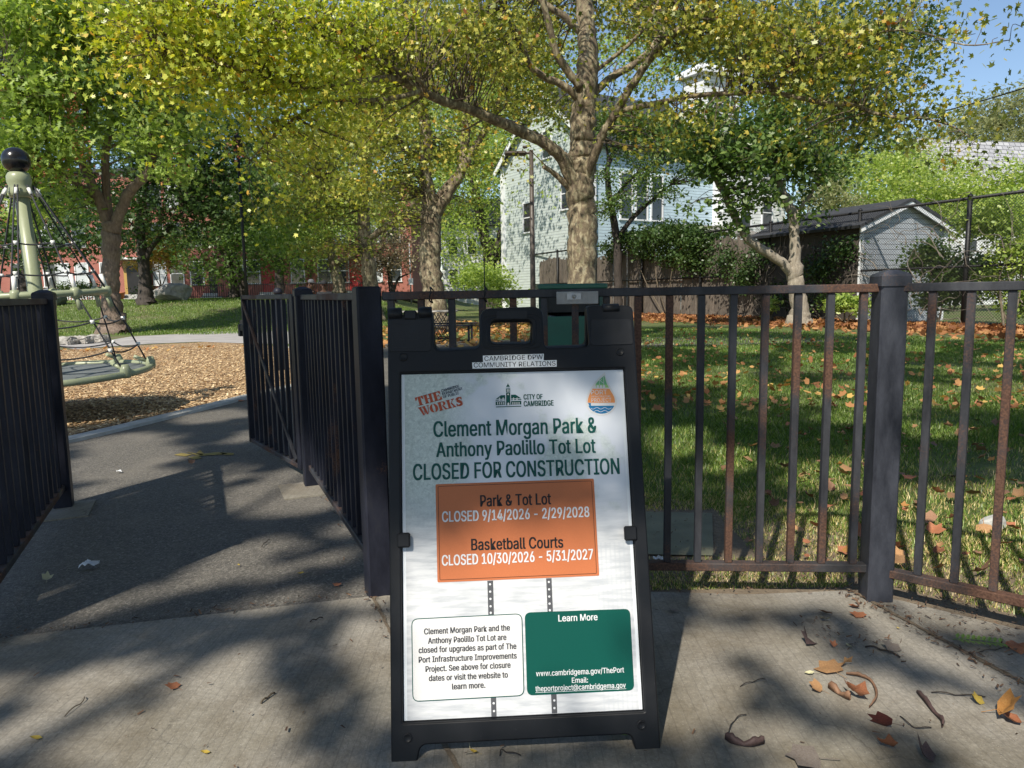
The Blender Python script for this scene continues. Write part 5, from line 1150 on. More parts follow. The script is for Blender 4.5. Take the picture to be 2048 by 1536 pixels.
def leaf_cloud(name, pos, size, shape, rnd, mat, parent=None, up=.55, seed=0, loc=None, nrm=None):
    r = np.random.default_rng(seed); pos = np.asarray(pos, float); n = len(pos); S_ = SHAPE[shape] if isinstance(shape, str) else shape; k = len(S_)
    nv = r.normal(size=(n, 3)) * (1 - up) + np.array([0, 0, up]) if nrm is None else nrm + r.normal(size=(n, 3)) * .25
    nv /= np.linalg.norm(nv, axis=1)[:, None]
    tv = r.normal(size=(n, 3)); tv -= nv * (tv * nv).sum(1)[:, None]; tv /= np.linalg.norm(tv, axis=1)[:, None]; bv = np.cross(nv, tv)
    size = np.broadcast_to(np.asarray(size, float), (n,))[:, None, None]
    V = pos[:, None, :] + size * (S_[None, :, 0, None] * bv[:, None] + S_[None, :, 1, None] * tv[:, None] + S_[None, :, 2, None] * nv[:, None])
    me = bpy.data.meshes.new(name); me.vertices.add(n * k); me.vertices.foreach_set('co', V.ravel()); me.loops.add(n * k); me.loops.foreach_set('vertex_index', np.arange(n * k, dtype=np.int32))
    me.polygons.add(n); me.polygons.foreach_set('loop_start', np.arange(0, n * k, k, dtype=np.int32)); me.update(calc_edges=True)
    a = me.attributes.new('rnd', 'FLOAT', 'FACE'); a.data.foreach_set('value', np.clip(rnd, 0, 1).astype(np.float32))
    return link(name, me, MAT[mat], parent, loc)

class Tree:
    def __init__(s, name, label, Y, base, group=None, seed=1, bark='bark_plane'):
        s.Y = Y; b = at(*base, Y); b[2] = float(hgt(b[0], b[1])); s.base = b; s.rs = 1.0; s.t = thing(name, label, 'tree', b, group); s.r = np.random.default_rng(seed); s.bark = bark; s.mb = MB(); s.samples = []; s.seed = seed
    def limb(s, P, r, Y=None, trunk=False, n=8, wob=.02):
        """P: photo points, r: radii; Y: depth at each"""
        Y = [s.Y] * len(P) if Y is None else np.interp(np.linspace(0, 1, len(P)), np.linspace(0, 1, len(Y)), Y); W3 = [at(p[0], p[1], y) for p, y in zip(P, Y)]
        r = np.interp(np.linspace(0, 1, len(P)), np.linspace(0, 1, len(r)), r) * (1 if trunk else s.rs)
        if trunk:
            W3 = [s.base - Z3 * .1, s.base + Z3 * .12, s.base + Z3 * .5] + [w for w in W3 if w[2] > s.base[2] + .9]; r = np.concatenate([[r[0] * 1.75, r[0] * 1.4, r[0] * 1.1], r[-(len(W3) - 3):]])
        Q = spline(np.column_stack([W3, r]), 6); Q[1:, :3] += s.r.normal(size=(len(Q) - 1, 3)) * wob * Q[1:, 3:4] * 3
        s.mb.tube(Q[:, :3], Q[:, 3] * (1 + s.r.normal(size=len(Q)) * .035), 12 if trunk else n); s.samples += [q for q in Q[3:]]
        return s
    def wlimb(s, W3, r, n=7):
        Q = spline(np.column_stack([W3, np.interp(np.linspace(0, 1, len(W3)), np.linspace(0, 1, len(r)), r)]), 5); s.mb.tube(Q[:, :3], Q[:, 3], n); s.samples += [q for q in Q[2:]]; return s
    def wood(s): s.mb.build('trunk', MAT[s.bark], s.t); return s
    def crown(s, clumps, mat, shape, size, n, per=22, cr=.35, twigs=True, up=.5, flatz=.6, twigmat='twig', bias=0.0, name='crown', twr=.011, hollow=2.2, var=.5):
        w = np.array([c[3] * c[3] * (c[4] if len(c) > 4 else c[3]) ** .6 * (c[5] if len(c) > 5 else 1) for c in clumps]); cnt = np.maximum(1, (n * w / w.sum())).astype(int); C = []
        for c, k in zip(clumps, cnt):
            o = at(c[0], c[1], c[2]); d = s.r.normal(size=(k, 3)); d /= np.linalg.norm(d, axis=1)[:, None]; d *= (s.r.random(k) ** (1 / hollow))[:, None]; rz_ = c[4] if len(c) > 4 else c[3]
            C.append(o + d * np.array([c[3], c[3], rz_]))
        C = np.vstack(C); C = C[C[:, 2] > s.base[2] + .3]
        m_ = len(C); cl = np.clip(s.r.normal(.45 + bias, .2, m_), 0, 1)
        pos = (C[:, None, :] + s.r.normal(size=(m_, per, 3)) * np.array([cr, cr, cr * flatz])).reshape(-1, 3); rn = np.clip(np.repeat(cl, per) * var + s.r.random(m_ * per) ** 1.1 * (1 - var) + bias * .3, 0, 1)
        leaf_cloud(name, pos, size * s.r.uniform(.7, 1.2, len(pos)), shape, rn, mat, s.t, up, s.seed + 5)
        if twigs and s.samples:
            A = np.array(s.samples); mb = MB()
            for c in C:
                dd = np.linalg.norm(A[:, :3] - c, axis=1) + (A[:, 2] > c[2] + .4) * .6; q = A[np.argmin(dd)]; L = np.linalg.norm(c - q[:3])
                if L > 2.2 or L < .05: continue
                p = q[:3]; mid = (p + c) / 2 + s.r.normal(size=3) * .13 * L + Z3 * .05 * L; r0 = min(q[3] * .7, twr * (1 + L * .5))
                mb.tube(spline([p, mid, c], 3), np.linspace(r0, .004, 7), 4, cap=False)
            if len(mb.f) > 600: mb.build('twigs', MAT[twigmat], s.t)
        return s

PLG = 'plane trees along the path'
# main plane tree
T1 = Tree('plane_tree', 'large mottled plane tree right behind the litter bin, with spreading pale limbs', 15.5, (1163, 692), PLG, 11); T1.rs = .78
T1.limb([(1163, 570), (1164, 500), (1163, 430), (1160, 370), (1163, 320), (1165, 270), (1168, 215), (1173, 160), (1176, 95), (1170, 30), (1160, -60), (1150, -180)], [.315, .31, .30, .30, .29, .265, .255, .235, .20, .175, .15, .08], trunk=True)
T1.limb([(1152, 375), (1128, 322), (1095, 290), (1040, 262), (985, 238), (930, 214), (880, 200), (830, 176), (790, 156), (740, 160), (690, 166), (620, 178), (540, 185)], [.20, .17, .15, .135, .12, .11, .095, .07, .05, .03, .02], Y=[15.4, 14.8, 13.6, 12.4, 11.5])
T1.limb([(838, 182), (800, 194), (750, 199), (690, 200), (640, 205)], [.06, .045, .02], Y=[13.0, 12.0])
T1.limb([(850, 190), (845, 165), (810, 148), (760, 120), (700, 100)], [.06, .04, .02], Y=[13.2, 12.2])
T1.limb([(1142, 378), (1118, 356), (1096, 338), (1086, 334)], [.10, .08, .06, .05], Y=[15.4, 15.1]); T1.limb([(1110, 350), (1085, 325), (1060, 300)], [.02, .012], Y=[15.2, 15])
T1.limb([(1170, 365), (1182, 330), (1203, 275), (1232, 225), (1268, 165), (1310, 105), (1360, 55), (1420, -10), (1480, -80)], [.13, .12, .105, .095, .085, .06], Y=[15.4, 14.6, 13.4])
T1.limb([(1236, 222), (1285, 212), (1330, 203), (1380, 192), (1450, 187), (1530, 184), (1600, 196), (1650, 206), (1720, 212), (1740, 224), (1790, 234), (1850, 236)], [.075, .07, .06, .055, .05, .04, .025], Y=[14.8, 13.8, 12.6, 12.2])
T1.limb([(1525, 186), (1570, 170), (1600, 140), (1650, 110), (1720, 70)], [.04, .025, .012], Y=[13.2, 12.5])
T1.limb([(1158, 198), (1125, 170), (1090, 155), (1058, 128), (1045, 95), (1020, 40), (990, -20)], [.10, .095, .085, .07, .05], Y=[15.4, 15.0, 14.2])
T1.limb([(1160, 175), (1130, 135), (1110, 100), (1100, 55), (1088, 10), (1082, -60)], [.11, .10, .085, .07], Y=[15.3, 14.6])
T1.limb([(1182, 195), (1215, 160), (1265, 130), (1305, 95), (1345, 30), (1380, -40)], [.10, .095, .085, .06], Y=[15.5, 16.2])
T1.limb([(1182, 150), (1220, 120), (1262, 85), (1300, 40), (1325, -20)], [.055, .05, .03], Y=[15.5, 15.0])
T1.limb([(1165, 70), (1130, 35), (1080, 0), (1040, -50)], [.10, .09, .06], Y=[15.5, 15.2])
T1.wlimb([at(620, 178, 11.8), at(520, 150, 11.0), at(430, 120, 10.5), at(340, 90, 10.2)], [.03, .012]); T1.wlimb([at(700, 100, 12.2), at(600, 50, 11.3), at(480, 20, 10.6), at(350, 0, 10)], [.03, .012]); T1.wlimb([at(640, 205, 12), at(560, 260, 11.6), at(500, 320, 11.4)], [.025, .008])
T1.wlimb([at(1850, 236, 12.2), at(1910, 255, 11.8), at(1960, 290, 11.5)], [.02, .006]); T1.wlimb([at(1720, 70, 12.5), at(1820, 60, 11.5), at(1930, 90, 10.6), at(2020, 80, 10.2)], [.02, .006])
T1.wood()
T1.crown([(880, 60, 13.5, 1.1, .6), (760, 110, 13, 1.0, .6), (980, 110, 14, 1.0, .5), (1060, 30, 17, 1.3, .7), (1250, 20, 17, 1.4, .7), (960, 40, 14, .8, .4), (1330, 10, 14, .8, .4), (1380, 60, 14, 1.2, .7), (1500, 60, 13.5, 1.3, .7), (1620, 90, 13, 1.2, .7), (1560, 150, 13, 1.0, .4), (1720, 150, 12.5, 1.0, .6), (1780, 60, 12, .9, .5), (1830, 230, 12.2, .75, .4), (1930, 285, 11.6, .5, .3), (1760, 230, 12.5, .7, .35), (1300, 300, 14.6, .5, .25, .6), (1380, 235, 14, .6, .3, .8), (1270, 250, 14.5, .55, .3, .7), (1215, 215, 16.6, .4, .3), (1340, 270, 14, .5, .25, .6), (1430, 260, 13.5, .5, .3, .6), (930, 290, 17.5, .9, .4, .5), (1000, 330, 17.5, .7, .35, .4), (1110, 215, 18, .8, .5, .9), (1060, 150, 18, 1.0, .6, .9), (1050, -330, 11, 1.5, .6, .3), (1200, -330, 11.5, 1.5, .6, .35), (1120, -230, 13, 1.4, .6, .4), (1100, 100, 16.6, .5, .4, .5), (1900, 90, 11, .5, .3, .7), (1990, 60, 10.4, .4, .25, .7), (800, 250, 16.5, 1.1, .5, .5), (700, 300, 15, .9, .45, .5), (880, 330, 17, .9, .4, .4), (1350, 220, 14, .8, .4, .5), (1260, 190, 14.6, .7, .4, .5), (1650, 260, 12.8, .9, .4, .6)],
         'leaf_plane', 'plane', .098, 1080, per=21, cr=.40, up=.3, bias=.02, hollow=1.7, flatz=.6, var=.3)
T1.crown([(260, 40, 10.2, .75, .45), (350, 60, 10.4, .9, .5), (440, 30, 10.6, 1.0, .5), (560, 60, 11, 1.0, .5), (660, 40, 11.6, .9, .5), (300, 140, 10.3, .6, .3), (420, 130, 10.6, .8, .4), (540, 160, 11.2, .9, .45), (640, 170, 11.8, .7, .35), (500, 230, 11.3, .7, .3, .6), (600, 240, 11.6, .7, .3, .6), (480, 290, 11.2, .45, .25, .6), (560, 320, 11.5, .55, .3, .5), (620, 370, 11.8, .45, .3, .5), (560, 400, 11.6, .35, .2, .6), (660, 300, 12, .55, .3, .5), (700, 220, 12.4, .7, .35, .6), (335, 290, 10.6, .22, .12), (300, 180, 10.4, .3, .15), (520, 420, 11.4, .2, .12), (720, 60, 12.4, .8, .5)],
         'leaf_plane_y', 'plane', .088, 640, per=20, cr=.36, up=.3, bias=.02, name='yellowing_crown', hollow=1.6, flatz=.7, var=.3)
# row of planes
T2 = Tree('plane_tree', 'plane tree with a forked mottled trunk behind the picnic table', 22, (872, 655), PLG, 12)
T2.limb([(866, 590), (862, 540), (860, 480), (862, 430), (858, 400), (850, 340), (852, 270), (842, 210), (828, 150), (815, 80), (800, 0), (790, -80)], [.34, .33, .32, .30, .22, .19, .17, .15, .13, .11, .09, .06], trunk=True)
T2.limb([(868, 432), (885, 405), (905, 372), (922, 345), (930, 290), (934, 230), (942, 170), (952, 90), (960, 10)], [.19, .15, .14, .13, .11, .08], Y=[22, 21.6])
T2.limb([(924, 345), (940, 310), (962, 275), (990, 220), (1020, 160), (1055, 100), (1075, 50)], [.11, .10, .09, .06], Y=[21.8, 21])
T2.limb([(870, 400), (895, 370), (920, 342)], [.10, .08]); T2.limb([(838, 200), (815, 180), (780, 165)], [.07, .04]); T2.limb([(850, 330), (820, 300), (790, 270), (760, 250)], [.06, .04, .02], Y=[22, 21]); T2.wood()
T2.crown([(840, 60, 22, 2.2, 1.2), (760, 180, 21, 1.6, .8), (960, 100, 21.5, 1.8, 1), (880, 300, 23.4, 1.2, .6), (780, 330, 21, 1.2, .6), (740, 270, 21, 1.2, .7), (850, 400, 23.2, .7, .35), (800, 380, 21.2, .7, .3), (980, 230, 21, 1.1, .6), (930, 400, 23, .5, .3), (700, 120, 21, 1.6, .9), (1040, 120, 20, 1.4, .8), (1085, 205, 20, 1.0, .5), (1010, 60, 20.5, 1.6, .9), (720, 380, 20.5, 1.0, .5), (760, 430, 20.6, .7, .35)], 'leaf_plane', 'star', 0.132, 1170, per=18, cr=.33, up=.45, bias=-.02, flatz=.5)
T3 = Tree('plane_tree', 'slender plane tree between the dark post and the forked plane trunk', 30, (748, 640), PLG, 13)
T3.limb([(744, 590), (738, 540), (732, 490), (728, 440), (728, 390), (733, 320), (728, 240), (735, 160), (740, 60)], [.31, .29, .27, .25, .22, .19, .15, .12, .08], trunk=True)
T3.limb([(738, 478), (760, 462), (790, 442), (822, 415), (850, 380)], [.15, .13, .11, .06], Y=[30, 28.5]); T3.limb([(728, 430), (708, 410), (688, 392), (660, 370)], [.12, .10, .05], Y=[30, 29]); T3.limb([(732, 330), (710, 290), (690, 260)], [.1, .05]); T3.limb([(736, 320), (760, 270), (770, 200)], [.1, .05]); T3.wood()
T3.crown([(740, 150, 30, 3, 1.6), (680, 270, 29, 1.9, 1), (770, 260, 29, 1.8, 1), (640, 370, 29, 1.5, .8), (700, 380, 29, 1.2, .6), (810, 440, 28.5, 1.0, .5), (660, 440, 29.5, 1.0, .5), (770, 400, 28.6, 1.0, .5), (600, 300, 29, 1.8, 1), (560, 420, 28.5, 1.3, .6), (620, 500, 29, 1.0, .45), (690, 490, 28.5, .9, .4)], 'leaf_plane', 'star', 0.165, 945, per=18, cr=.42, up=.45, flatz=.5)
T4 = Tree('plane_tree', 'farthest plane tree of the row, its pale trunk above the open gate', 40, (680, 610), PLG, 14)
T4.limb([(676, 585), (670, 540), (662, 500), (656, 460), (655, 410), (660, 340)], [.31, .28, .25, .22, .18, .1], trunk=True); T4.limb([(668, 528), (690, 518), (715, 505), (740, 485)], [.18, .14, .06], Y=[40, 38]); T4.limb([(660, 490), (645, 460), (630, 430)], [.12, .06]); T4.wood()
T4.crown([(650, 400, 40, 3.0, 1.6), (600, 450, 39, 2.4, 1.0), (700, 430, 38.5, 2.0, 1.0), (590, 515, 38, 1.2, .6), (560, 480, 38, 1.4, .7), (640, 330, 40, 3, 1.6), (625, 545, 38.5, .7, .35)], 'leaf_green', 'star', 0.198, 495, per=18, cr=.5, up=.45)
# left tree with brown bark and orange pods
T5 = Tree('goldenrain_tree', 'multi-stemmed brown-barked tree with orange seed pods, left of the path', 25, (228, 664), None, 15, 'bark_brown')
T5.limb([(226, 640), (222, 600), (220, 560), (221, 520), (222, 475), (224, 445)], [.36, .31, .29, .28, .29, .3], trunk=True)
T5.limb([(229, 460), (240, 425), (256, 390), (270, 372), (292, 350), (305, 320), (302, 270), (312, 200), (325, 120), (330, 40)], [.19, .17, .165, .15, .13, .11, .09, .05], Y=[25, 24])
T5.limb([(222, 455), (214, 400), (211, 350), (212, 300), (225, 240), (222, 170), (230, 90), (235, 0)], [.15, .14, .13, .11, .08, .05])
T5.limb([(219, 455), (205, 415), (187, 375), (168, 335), (160, 300), (172, 240), (165, 170), (150, 90)], [.2, .18, .15, .12, .08, .05], Y=[25, 24.2])
T5.limb([(205, 415), (180, 385), (150, 365), (130, 350), (90, 330)], [.11, .08, .03], Y=[25, 23.5]); T5.limb([(190, 378), (178, 330), (180, 290)], [.08, .04]); T5.limb([(168, 330), (120, 270), (60, 210), (0, 150)], [.07, .05, .02], Y=[24.5, 22])
T5.limb([(300, 335), (330, 325), (365, 330)], [.06, .02]); T5.limb([(215, 300), (250, 275), (270, 255), (262, 225)], [.05, .035, .015]); T5.limb([(214, 330), (240, 320), (275, 310)], [.04, .015]); T5.limb([(168, 235), (190, 190), (205, 140)], [.06, .02]); T5.wood()
T5.crown([(40, 60, 23, 1.8, .9), (140, 40, 24, 1.9, .9), (240, 60, 24.5, 1.8, .9), (30, 190, 22.5, 1.5, .8), (120, 160, 23.5, 1.4, .8), (60, 270, 22.5, 1.2, .6), (120, 300, 22.8, 1.0, .5), (90, 350, 23, .8, .4), (200, 240, 24.5, 1.3, .6, .6), (280, 210, 24.5, 1.3, .7), (330, 280, 24, 1.2, .6), (290, 300, 24.5, .9, .4, .5), (350, 350, 24, .8, .4), (130, 400, 24, .8, .35), (340, 120, 24.5, 1.5, .8), (60, -190, 20, 2.4, .8, .25), (240, -200, 21, 2.4, .8, .25), (400, -160, 22, 2.2, .8, .25), (0, 320, 22.5, 1.0, .5), (40, 420, 23, .8, .4), (380, 230, 24.5, 1.0, .6)],
         'leaf_green', 'spray', .25, 1250, per=17, cr=.38, up=.45, bias=.02, flatz=.5)
pods = [(148, 205, 23), (152, 310, 22.6), (70, 325, 22.4), (100, 345, 22.6), (352, 335, 23.6), (128, 195, 23.2), (92, 22, 23), (130, 25, 23.4), (178, 122, 23.6), (58, 40, 22.6), (145, 240, 23), (112, 130, 23.2), (0, 200, 22), (470, 297, 23.6), (155, 300, 22.6), (142, 215, 22.8)]
pp = np.vstack([at(*p) + T5.r.normal(size=(26, 3)) * np.array([.17, .1, .22]) for p in pods]); leaf_cloud('seed_pods', pp, .10, 'oval', T5.r.random(len(pp)), 'pods', T5.t, .1, 77)['kind'] = 'stuff'

def simple(name, label, Y, base, limbs, clumps, mat, shape, size, n, seed, bark='bark_dark', group=None, **k):
    t = Tree(name, label, Y, base, group, seed, bark)
    for i, (P, r) in enumerate(limbs): t.limb(P, r, trunk=(i == 0))
    t.wood(); t.crown(clumps, mat, shape, size, n, **k); return t
simple('shade_tree', 'dark-barked tree leaning over the boulder on the grass rise', 34, (292, 600), [([(292, 585), (290, 560), (287, 520), (283, 490), (280, 440), (278, 380)], [.30, .27, .25, .22, .18, .1]), ([(288, 525), (300, 500), (320, 474), (345, 450), (370, 420)], [.15, .12, .1, .05]), ([(284, 490), (270, 460), (255, 430)], [.12, .05])],
       [(330, 350, 34, 3.0, 1.5), (270, 420, 33, 2.0, 1.0), (400, 330, 34, 2.6, 1.4), (410, 420, 34, 2.4, 1.0), (240, 480, 33, 1.2, .6), (470, 400, 34, 2.2, 1.2), (360, 470, 33.5, 1.4, .4), (300, 270, 34, 2.8, 1.3), (440, 250, 35, 2.6, 1.4)], 'leaf_dark', 'star', 0.224, 840, 21, per=18, cr=.5)
simple('maple_tree', 'twin-trunk maple with low dark leaves in front of the red door house', 44, (472, 607), [([(470, 595), (463, 560), (458, 530), (455, 490), (452, 440)], [.30, .27, .25, .2, .1]), ([(488, 600), (482, 560), (476, 535), (466, 512), (462, 480)], [.27, .25, .22, .18, .08]), ([(458, 530), (440, 500), (420, 480)], [.14, .06])],
       [(430, 480, 43, 2.6, 1.3), (500, 460, 43, 2.8, 1.4), (560, 500, 42, 2.4, 1.1), (590, 540, 42, 1.2, .6), (400, 530, 43, 1.8, .8), (440, 545, 42.5, 1.5, .6), (520, 530, 42, 1.8, .6), (470, 400, 44, 3.2, 1.6), (560, 430, 44, 3, 1.5), (540, 350, 45, 3.2, 1.6)], 'leaf_mid', 'star', 0.251, 690, 22, per=18, cr=.55, bias=-.06)
simple('young_tree', 'small yellow autumn tree above the boulder, before the brick houses', 50, (325, 596), [([(325, 590), (322, 575), (320, 560)], [.07, .06, .05]), ([(322, 575), (305, 545), (295, 520)], [.04, .02]), ([(323, 575), (335, 545), (345, 520)], [.04, .02]), ([(322, 578), (318, 540), (316, 500)], [.04, .015])],
       [(310, 515, 49.5, 1.1, .5), (335, 505, 49.5, 1.3, .6), (350, 530, 49.5, .9, .4), (285, 530, 49.5, .9, .3), (325, 480, 50, 1.0, .6), (345, 475, 50, .9, .5)], 'leaf_yellow', 'spray', 0.224, 195, 23, bark='twig', per=16, cr=.35, flatz=.35)
simple('dogwood_tree', 'small thin-leaved tree with bare twigs before the last brick house', 42, (786, 620), [([(784, 600), (782, 570), (778, 545), (770, 520)], [.18, .15, .12, .06]), ([(784, 590), (795, 560), (806, 552), (822, 546)], [.1, .06, .03]), ([(778, 545), (790, 510), (810, 480), (830, 465)], [.08, .05, .02]), ([(776, 540), (760, 500), (765, 470)], [.07, .02])],
       [(770, 510, 41.5, 1.6, .8), (800, 525, 41.5, 1.2, .6), (740, 535, 41, 1.3, .5), (720, 540, 41, 1.0, .4), (790, 480, 41.5, 1.2, .7)], 'leaf_pink', 'oval', 0.145, 195, 24, per=16, cr=.4)
simple('ash_tree', 'dark double-trunk tree between the forked plane and the pale blue house', 52, (985, 560), [([(982, 540), (978, 505), (968, 470), (958, 420), (946, 360), (938, 300), (930, 220)], [.5, .42, .38, .34, .28, .2, .1]), ([(990, 520), (1000, 485), (1008, 450), (1014, 410), (1022, 350)], [.34, .32, .28, .22, .12]), ([(1000, 490), (1030, 470), (1040, 455)], [.18, .08]), ([(968, 475), (940, 440), (905, 420)], [.15, .05])],
       [(930, 380, 51, 3.4, 1.8), (990, 420, 50.5, 2.6, 1.4), (960, 300, 52, 3.8, 2.2), (910, 460, 50, 2.4, 1.2), (1010, 330, 52, 2.8, 1.6), (900, 520, 50, 1.8, .8), (950, 490, 50, 1.6, .7), (1000, 500, 50, 1.4, .5), (1000, 260, 41, 1.8, 1.2, .6), (1060, 190, 41, 2.2, 1.3, .6), (960, 200, 42, 2.4, 1.4, .6), (1050, 300, 42, 1.2, .8, .5), (1100, 260, 40, 1.3, .9, .5), (1125, 400, 40.5, .7, .6, .4), (1032, 420, 41, .7, .6, .4), (1075, 380, 40.5, .6, .5, .3), (900, 300, 52, 3.2, 2), (980, 200, 53, 4, 2.2), (880, 200, 53, 3.6, 2.2)], 'leaf_bright', 'star', 0.251, 960, 25, per=18, cr=.6, bias=-.12)
simple('crab_apple_tree', 'small dark-limbed tree in front of the pale blue house, right of the big plane trunk', 35, (1236, 610), [([(1236, 560), (1235, 500), (1230, 455), (1222, 410), (1216, 370), (1216, 330), (1235, 295), (1270, 260)], [.20, .19, .18, .15, .14, .12, .09, .04]), ([(1236, 475), (1262, 440), (1290, 412), (1315, 392), (1340, 370)], [.12, .11, .09, .04]), ([(1224, 405), (1250, 370), (1270, 350), (1310, 330), (1370, 318)], [.1, .08, .05, .02]), ([(1218, 330), (1212, 280), (1215, 240)], [.07, .03]), ([(1235, 295), (1262, 290), (1300, 280)], [.06, .02])],
       [(1230, 250, 34.5, 1.6, .8), (1300, 260, 34.5, 1.6, .7), (1360, 300, 34, 1.4, .6), (1280, 360, 34, 1.0, .5), (1210, 420, 34.5, .8, .5), (1250, 400, 34, .9, .4), (1330, 390, 34, .8, .4), (1260, 310, 34.5, .9, .4), (1400, 340, 34, 1.0, .5), (1300, 330, 34.2, .9, .3), (1205, 350, 34.5, .7, .5)], 'leaf_mid', 'oval', 0.139, 675, 26, per=16, cr=.36)
T10 = Tree('cherry_tree', 'leaning pale-barked tree at the back of the lawn, with one limb reaching left', 22.8, (1598, 652), None, 27, 'bark_brown'); T10.bark = 'bark_pale'
MAT['bark_pale'] = brown_bark('pale_grey_bark', (0.17, 0.14, 0.105), (0.42, 0.37, 0.29))
T10.limb([(1594, 610), (1592, 575), (1590, 545), (1590, 510), (1589, 470), (1586, 430), (1570, 398), (1556, 360), (1553, 320), (1551, 280), (1548, 240), (1535, 200)], [.27, .25, .24, .17, .15, .15, .14, .12, .10, .09, .08, .04], trunk=True)
T10.limb([(1588, 555), (1570, 530), (1545, 512), (1520, 496), (1496, 478), (1478, 450), (1462, 415), (1445, 380), (1428, 345), (1420, 300), (1412, 260), (1430, 220), (1455, 190)], [.17, .15, .14, .13, .12, .11, .10, .09, .07, .03], Y=[22.8, 22.4, 21.8])
T10.limb([(1412, 265), (1385, 235), (1355, 215)], [.05, .02], Y=[21.9, 21.5]); T10.limb([(1588, 430), (1620, 390), (1640, 350), (1632, 310), (1622, 280)], [.06, .04, .02], Y=[22.8, 22.4]); T10.limb([(1625, 380), (1650, 360), (1660, 330)], [.025, .01]); T10.wood()
T10.crown([(1420, 260, 21.6, 1.3, .6), (1480, 330, 21.6, 1.2, .6), (1430, 330, 21.8, .9, .5), (1520, 280, 22, 1.2, .6), (1490, 400, 21.8, .9, .5), (1540, 390, 22.4, .7, .4, .6), (1600, 300, 22.5, 1.2, .6), (1560, 220, 22.5, 1.2, .7), (1470, 450, 22, .6, .3, .6), (1360, 270, 21.5, .7, .4, .8), (1610, 420, 22.8, .6, .4), (1380, 410, 21.8, .6, .3, .5), (1560, 330, 22.4, .9, .5), (1650, 350, 22.4, .8, .5)], 'leaf_mid', 'oval', .17, 460, per=17, cr=.27, up=.45)
simple('oak_tree', 'tall dark green tree filling the sky behind the white house wing', 50, (1660, 560), [([(1660, 500), (1655, 440), (1660, 380), (1655, 300), (1650, 200), (1650, 100)], [.5, .45, .42, .36, .28, .15]), ([(1658, 400), (1620, 330), (1580, 260)], [.25, .15]), ([(1658, 370), (1710, 300), (1750, 240)], [.25, .15])],
       [(1560, 120, 50, 4.2, 2.4), (1640, 60, 50, 5, 3), (1720, 140, 50, 4.4, 2.6), (1640, 230, 48, 4, 2.4), (1720, 260, 47, 3.2, 2), (1580, 260, 49, 3.2, 2.2), (1660, 330, 47, 3, 1.6), (1740, 330, 46, 2.2, 1.4), (1790, 70, 51, 3.2, 2.4), (1500, 60, 52, 3.6, 2.2), (1600, 380, 48, 2, 1.2), (1420, 60, 54, 3.4, 2.2)], 'leaf_dark', 'star', 0.343, 930, 28, per=20, cr=.8, bias=.05)
simple('elm_tree', 'dense dark tree behind the brown-barked left tree', 46, (60, 590), [([(55, 560), (60, 480), (62, 400), (58, 300), (55, 180)], [.5, .42, .36, .28, .15]), ([(60, 440), (110, 360), (150, 300)], [.22, .1]), ([(60, 400), (20, 330), (-20, 280)], [.2, .1])],
       [(40, 120, 46, 4.5, 2.8), (150, 90, 46, 4.4, 2.6), (250, 140, 47, 4.2, 2.6), (60, 260, 45, 4, 2.2), (180, 250, 45, 3.6, 2.2), (70, 380, 44, 3.6, 2), (170, 400, 44, 3.2, 1.8), (20, 460, 43, 2.6, 1.4), (120, 470, 40, 2.4, 1.1), (200, 440, 40, 2.4, 1.1), (40, 500, 40, 2, .9), (265, 490, 40, 1.5, .7), (110, 500, 43, 2.2, .8), (330, 90, 48, 4, 2.4), (-40, 330, 44, 3.4, 2.4), (190, 480, 43, 2, .8), (370, 180, 47, 3, 2)], 'leaf_dark', 'star', 0.330, 1296, 29, per=20, cr=.75, bias=.02)
simple('linden_tree', 'leafy green tree before the brick houses, between the lamp post and plane row', 54, (560, 592), [([(560, 575), (558, 520), (560, 450), (562, 360)], [.32, .28, .22, .1])],
       [(540, 300, 54, 4, 2.4), (620, 260, 55, 4, 2.4), (460, 200, 55, 4, 2.4), (560, 160, 56, 4.4, 2.6), (680, 180, 56, 4, 2.4), (1250, 90, 62, 3.4, 2), (1320, 140, 62, 3, 2), (1110, 110, 62, 3.4, 2.2), (1040, 90, 60, 3, 2), (1390, 110, 60, 3, 2), (560, 480, 52, 2.4, 1.0), (640, 480, 52, 2.4, 1.0), (730, 470, 52, 2.2, .9), (330, 470, 50, 2.0, .9), (600, 380, 53, 2.8, 1.4), (780, 160, 57, 4, 2.4), (700, 320, 55, 2.8, 1.6), (820, 300, 56, 3, 1.8), (780, 420, 55, 2.2, 1.2), (420, 90, 56, 4, 2.2)], 'leaf_green', 'star', 0.343, 1092, 30, per=18, cr=.8, bias=.02)
simple('maple_tree', 'green maple behind the far white house, between plane trunks', 70, (850, 590), [([(850, 560), (848, 500), (845, 440), (840, 350)], [.5, .4, .3, .15]), ([(848, 510), (825, 470), (810, 430)], [.25, .1]), ([(848, 520), (868, 470), (880, 430)], [.22, .1])],
       [(830, 440, 69, 3.4, 2), (890, 430, 69, 3.4, 2), (860, 340, 70, 5, 2.6), (800, 380, 70, 4, 2.4), (930, 500, 66, 2.2, 1.2), (940, 330, 70, 4.4, 3), (1040, 280, 72, 4, 3), (900, 220, 72, 6, 3.4), (1010, 180, 74, 5, 3.4), (760, 250, 72, 5, 3)], 'leaf_green', 'star', 0.409, 630, 31, per=18, cr=1.0)
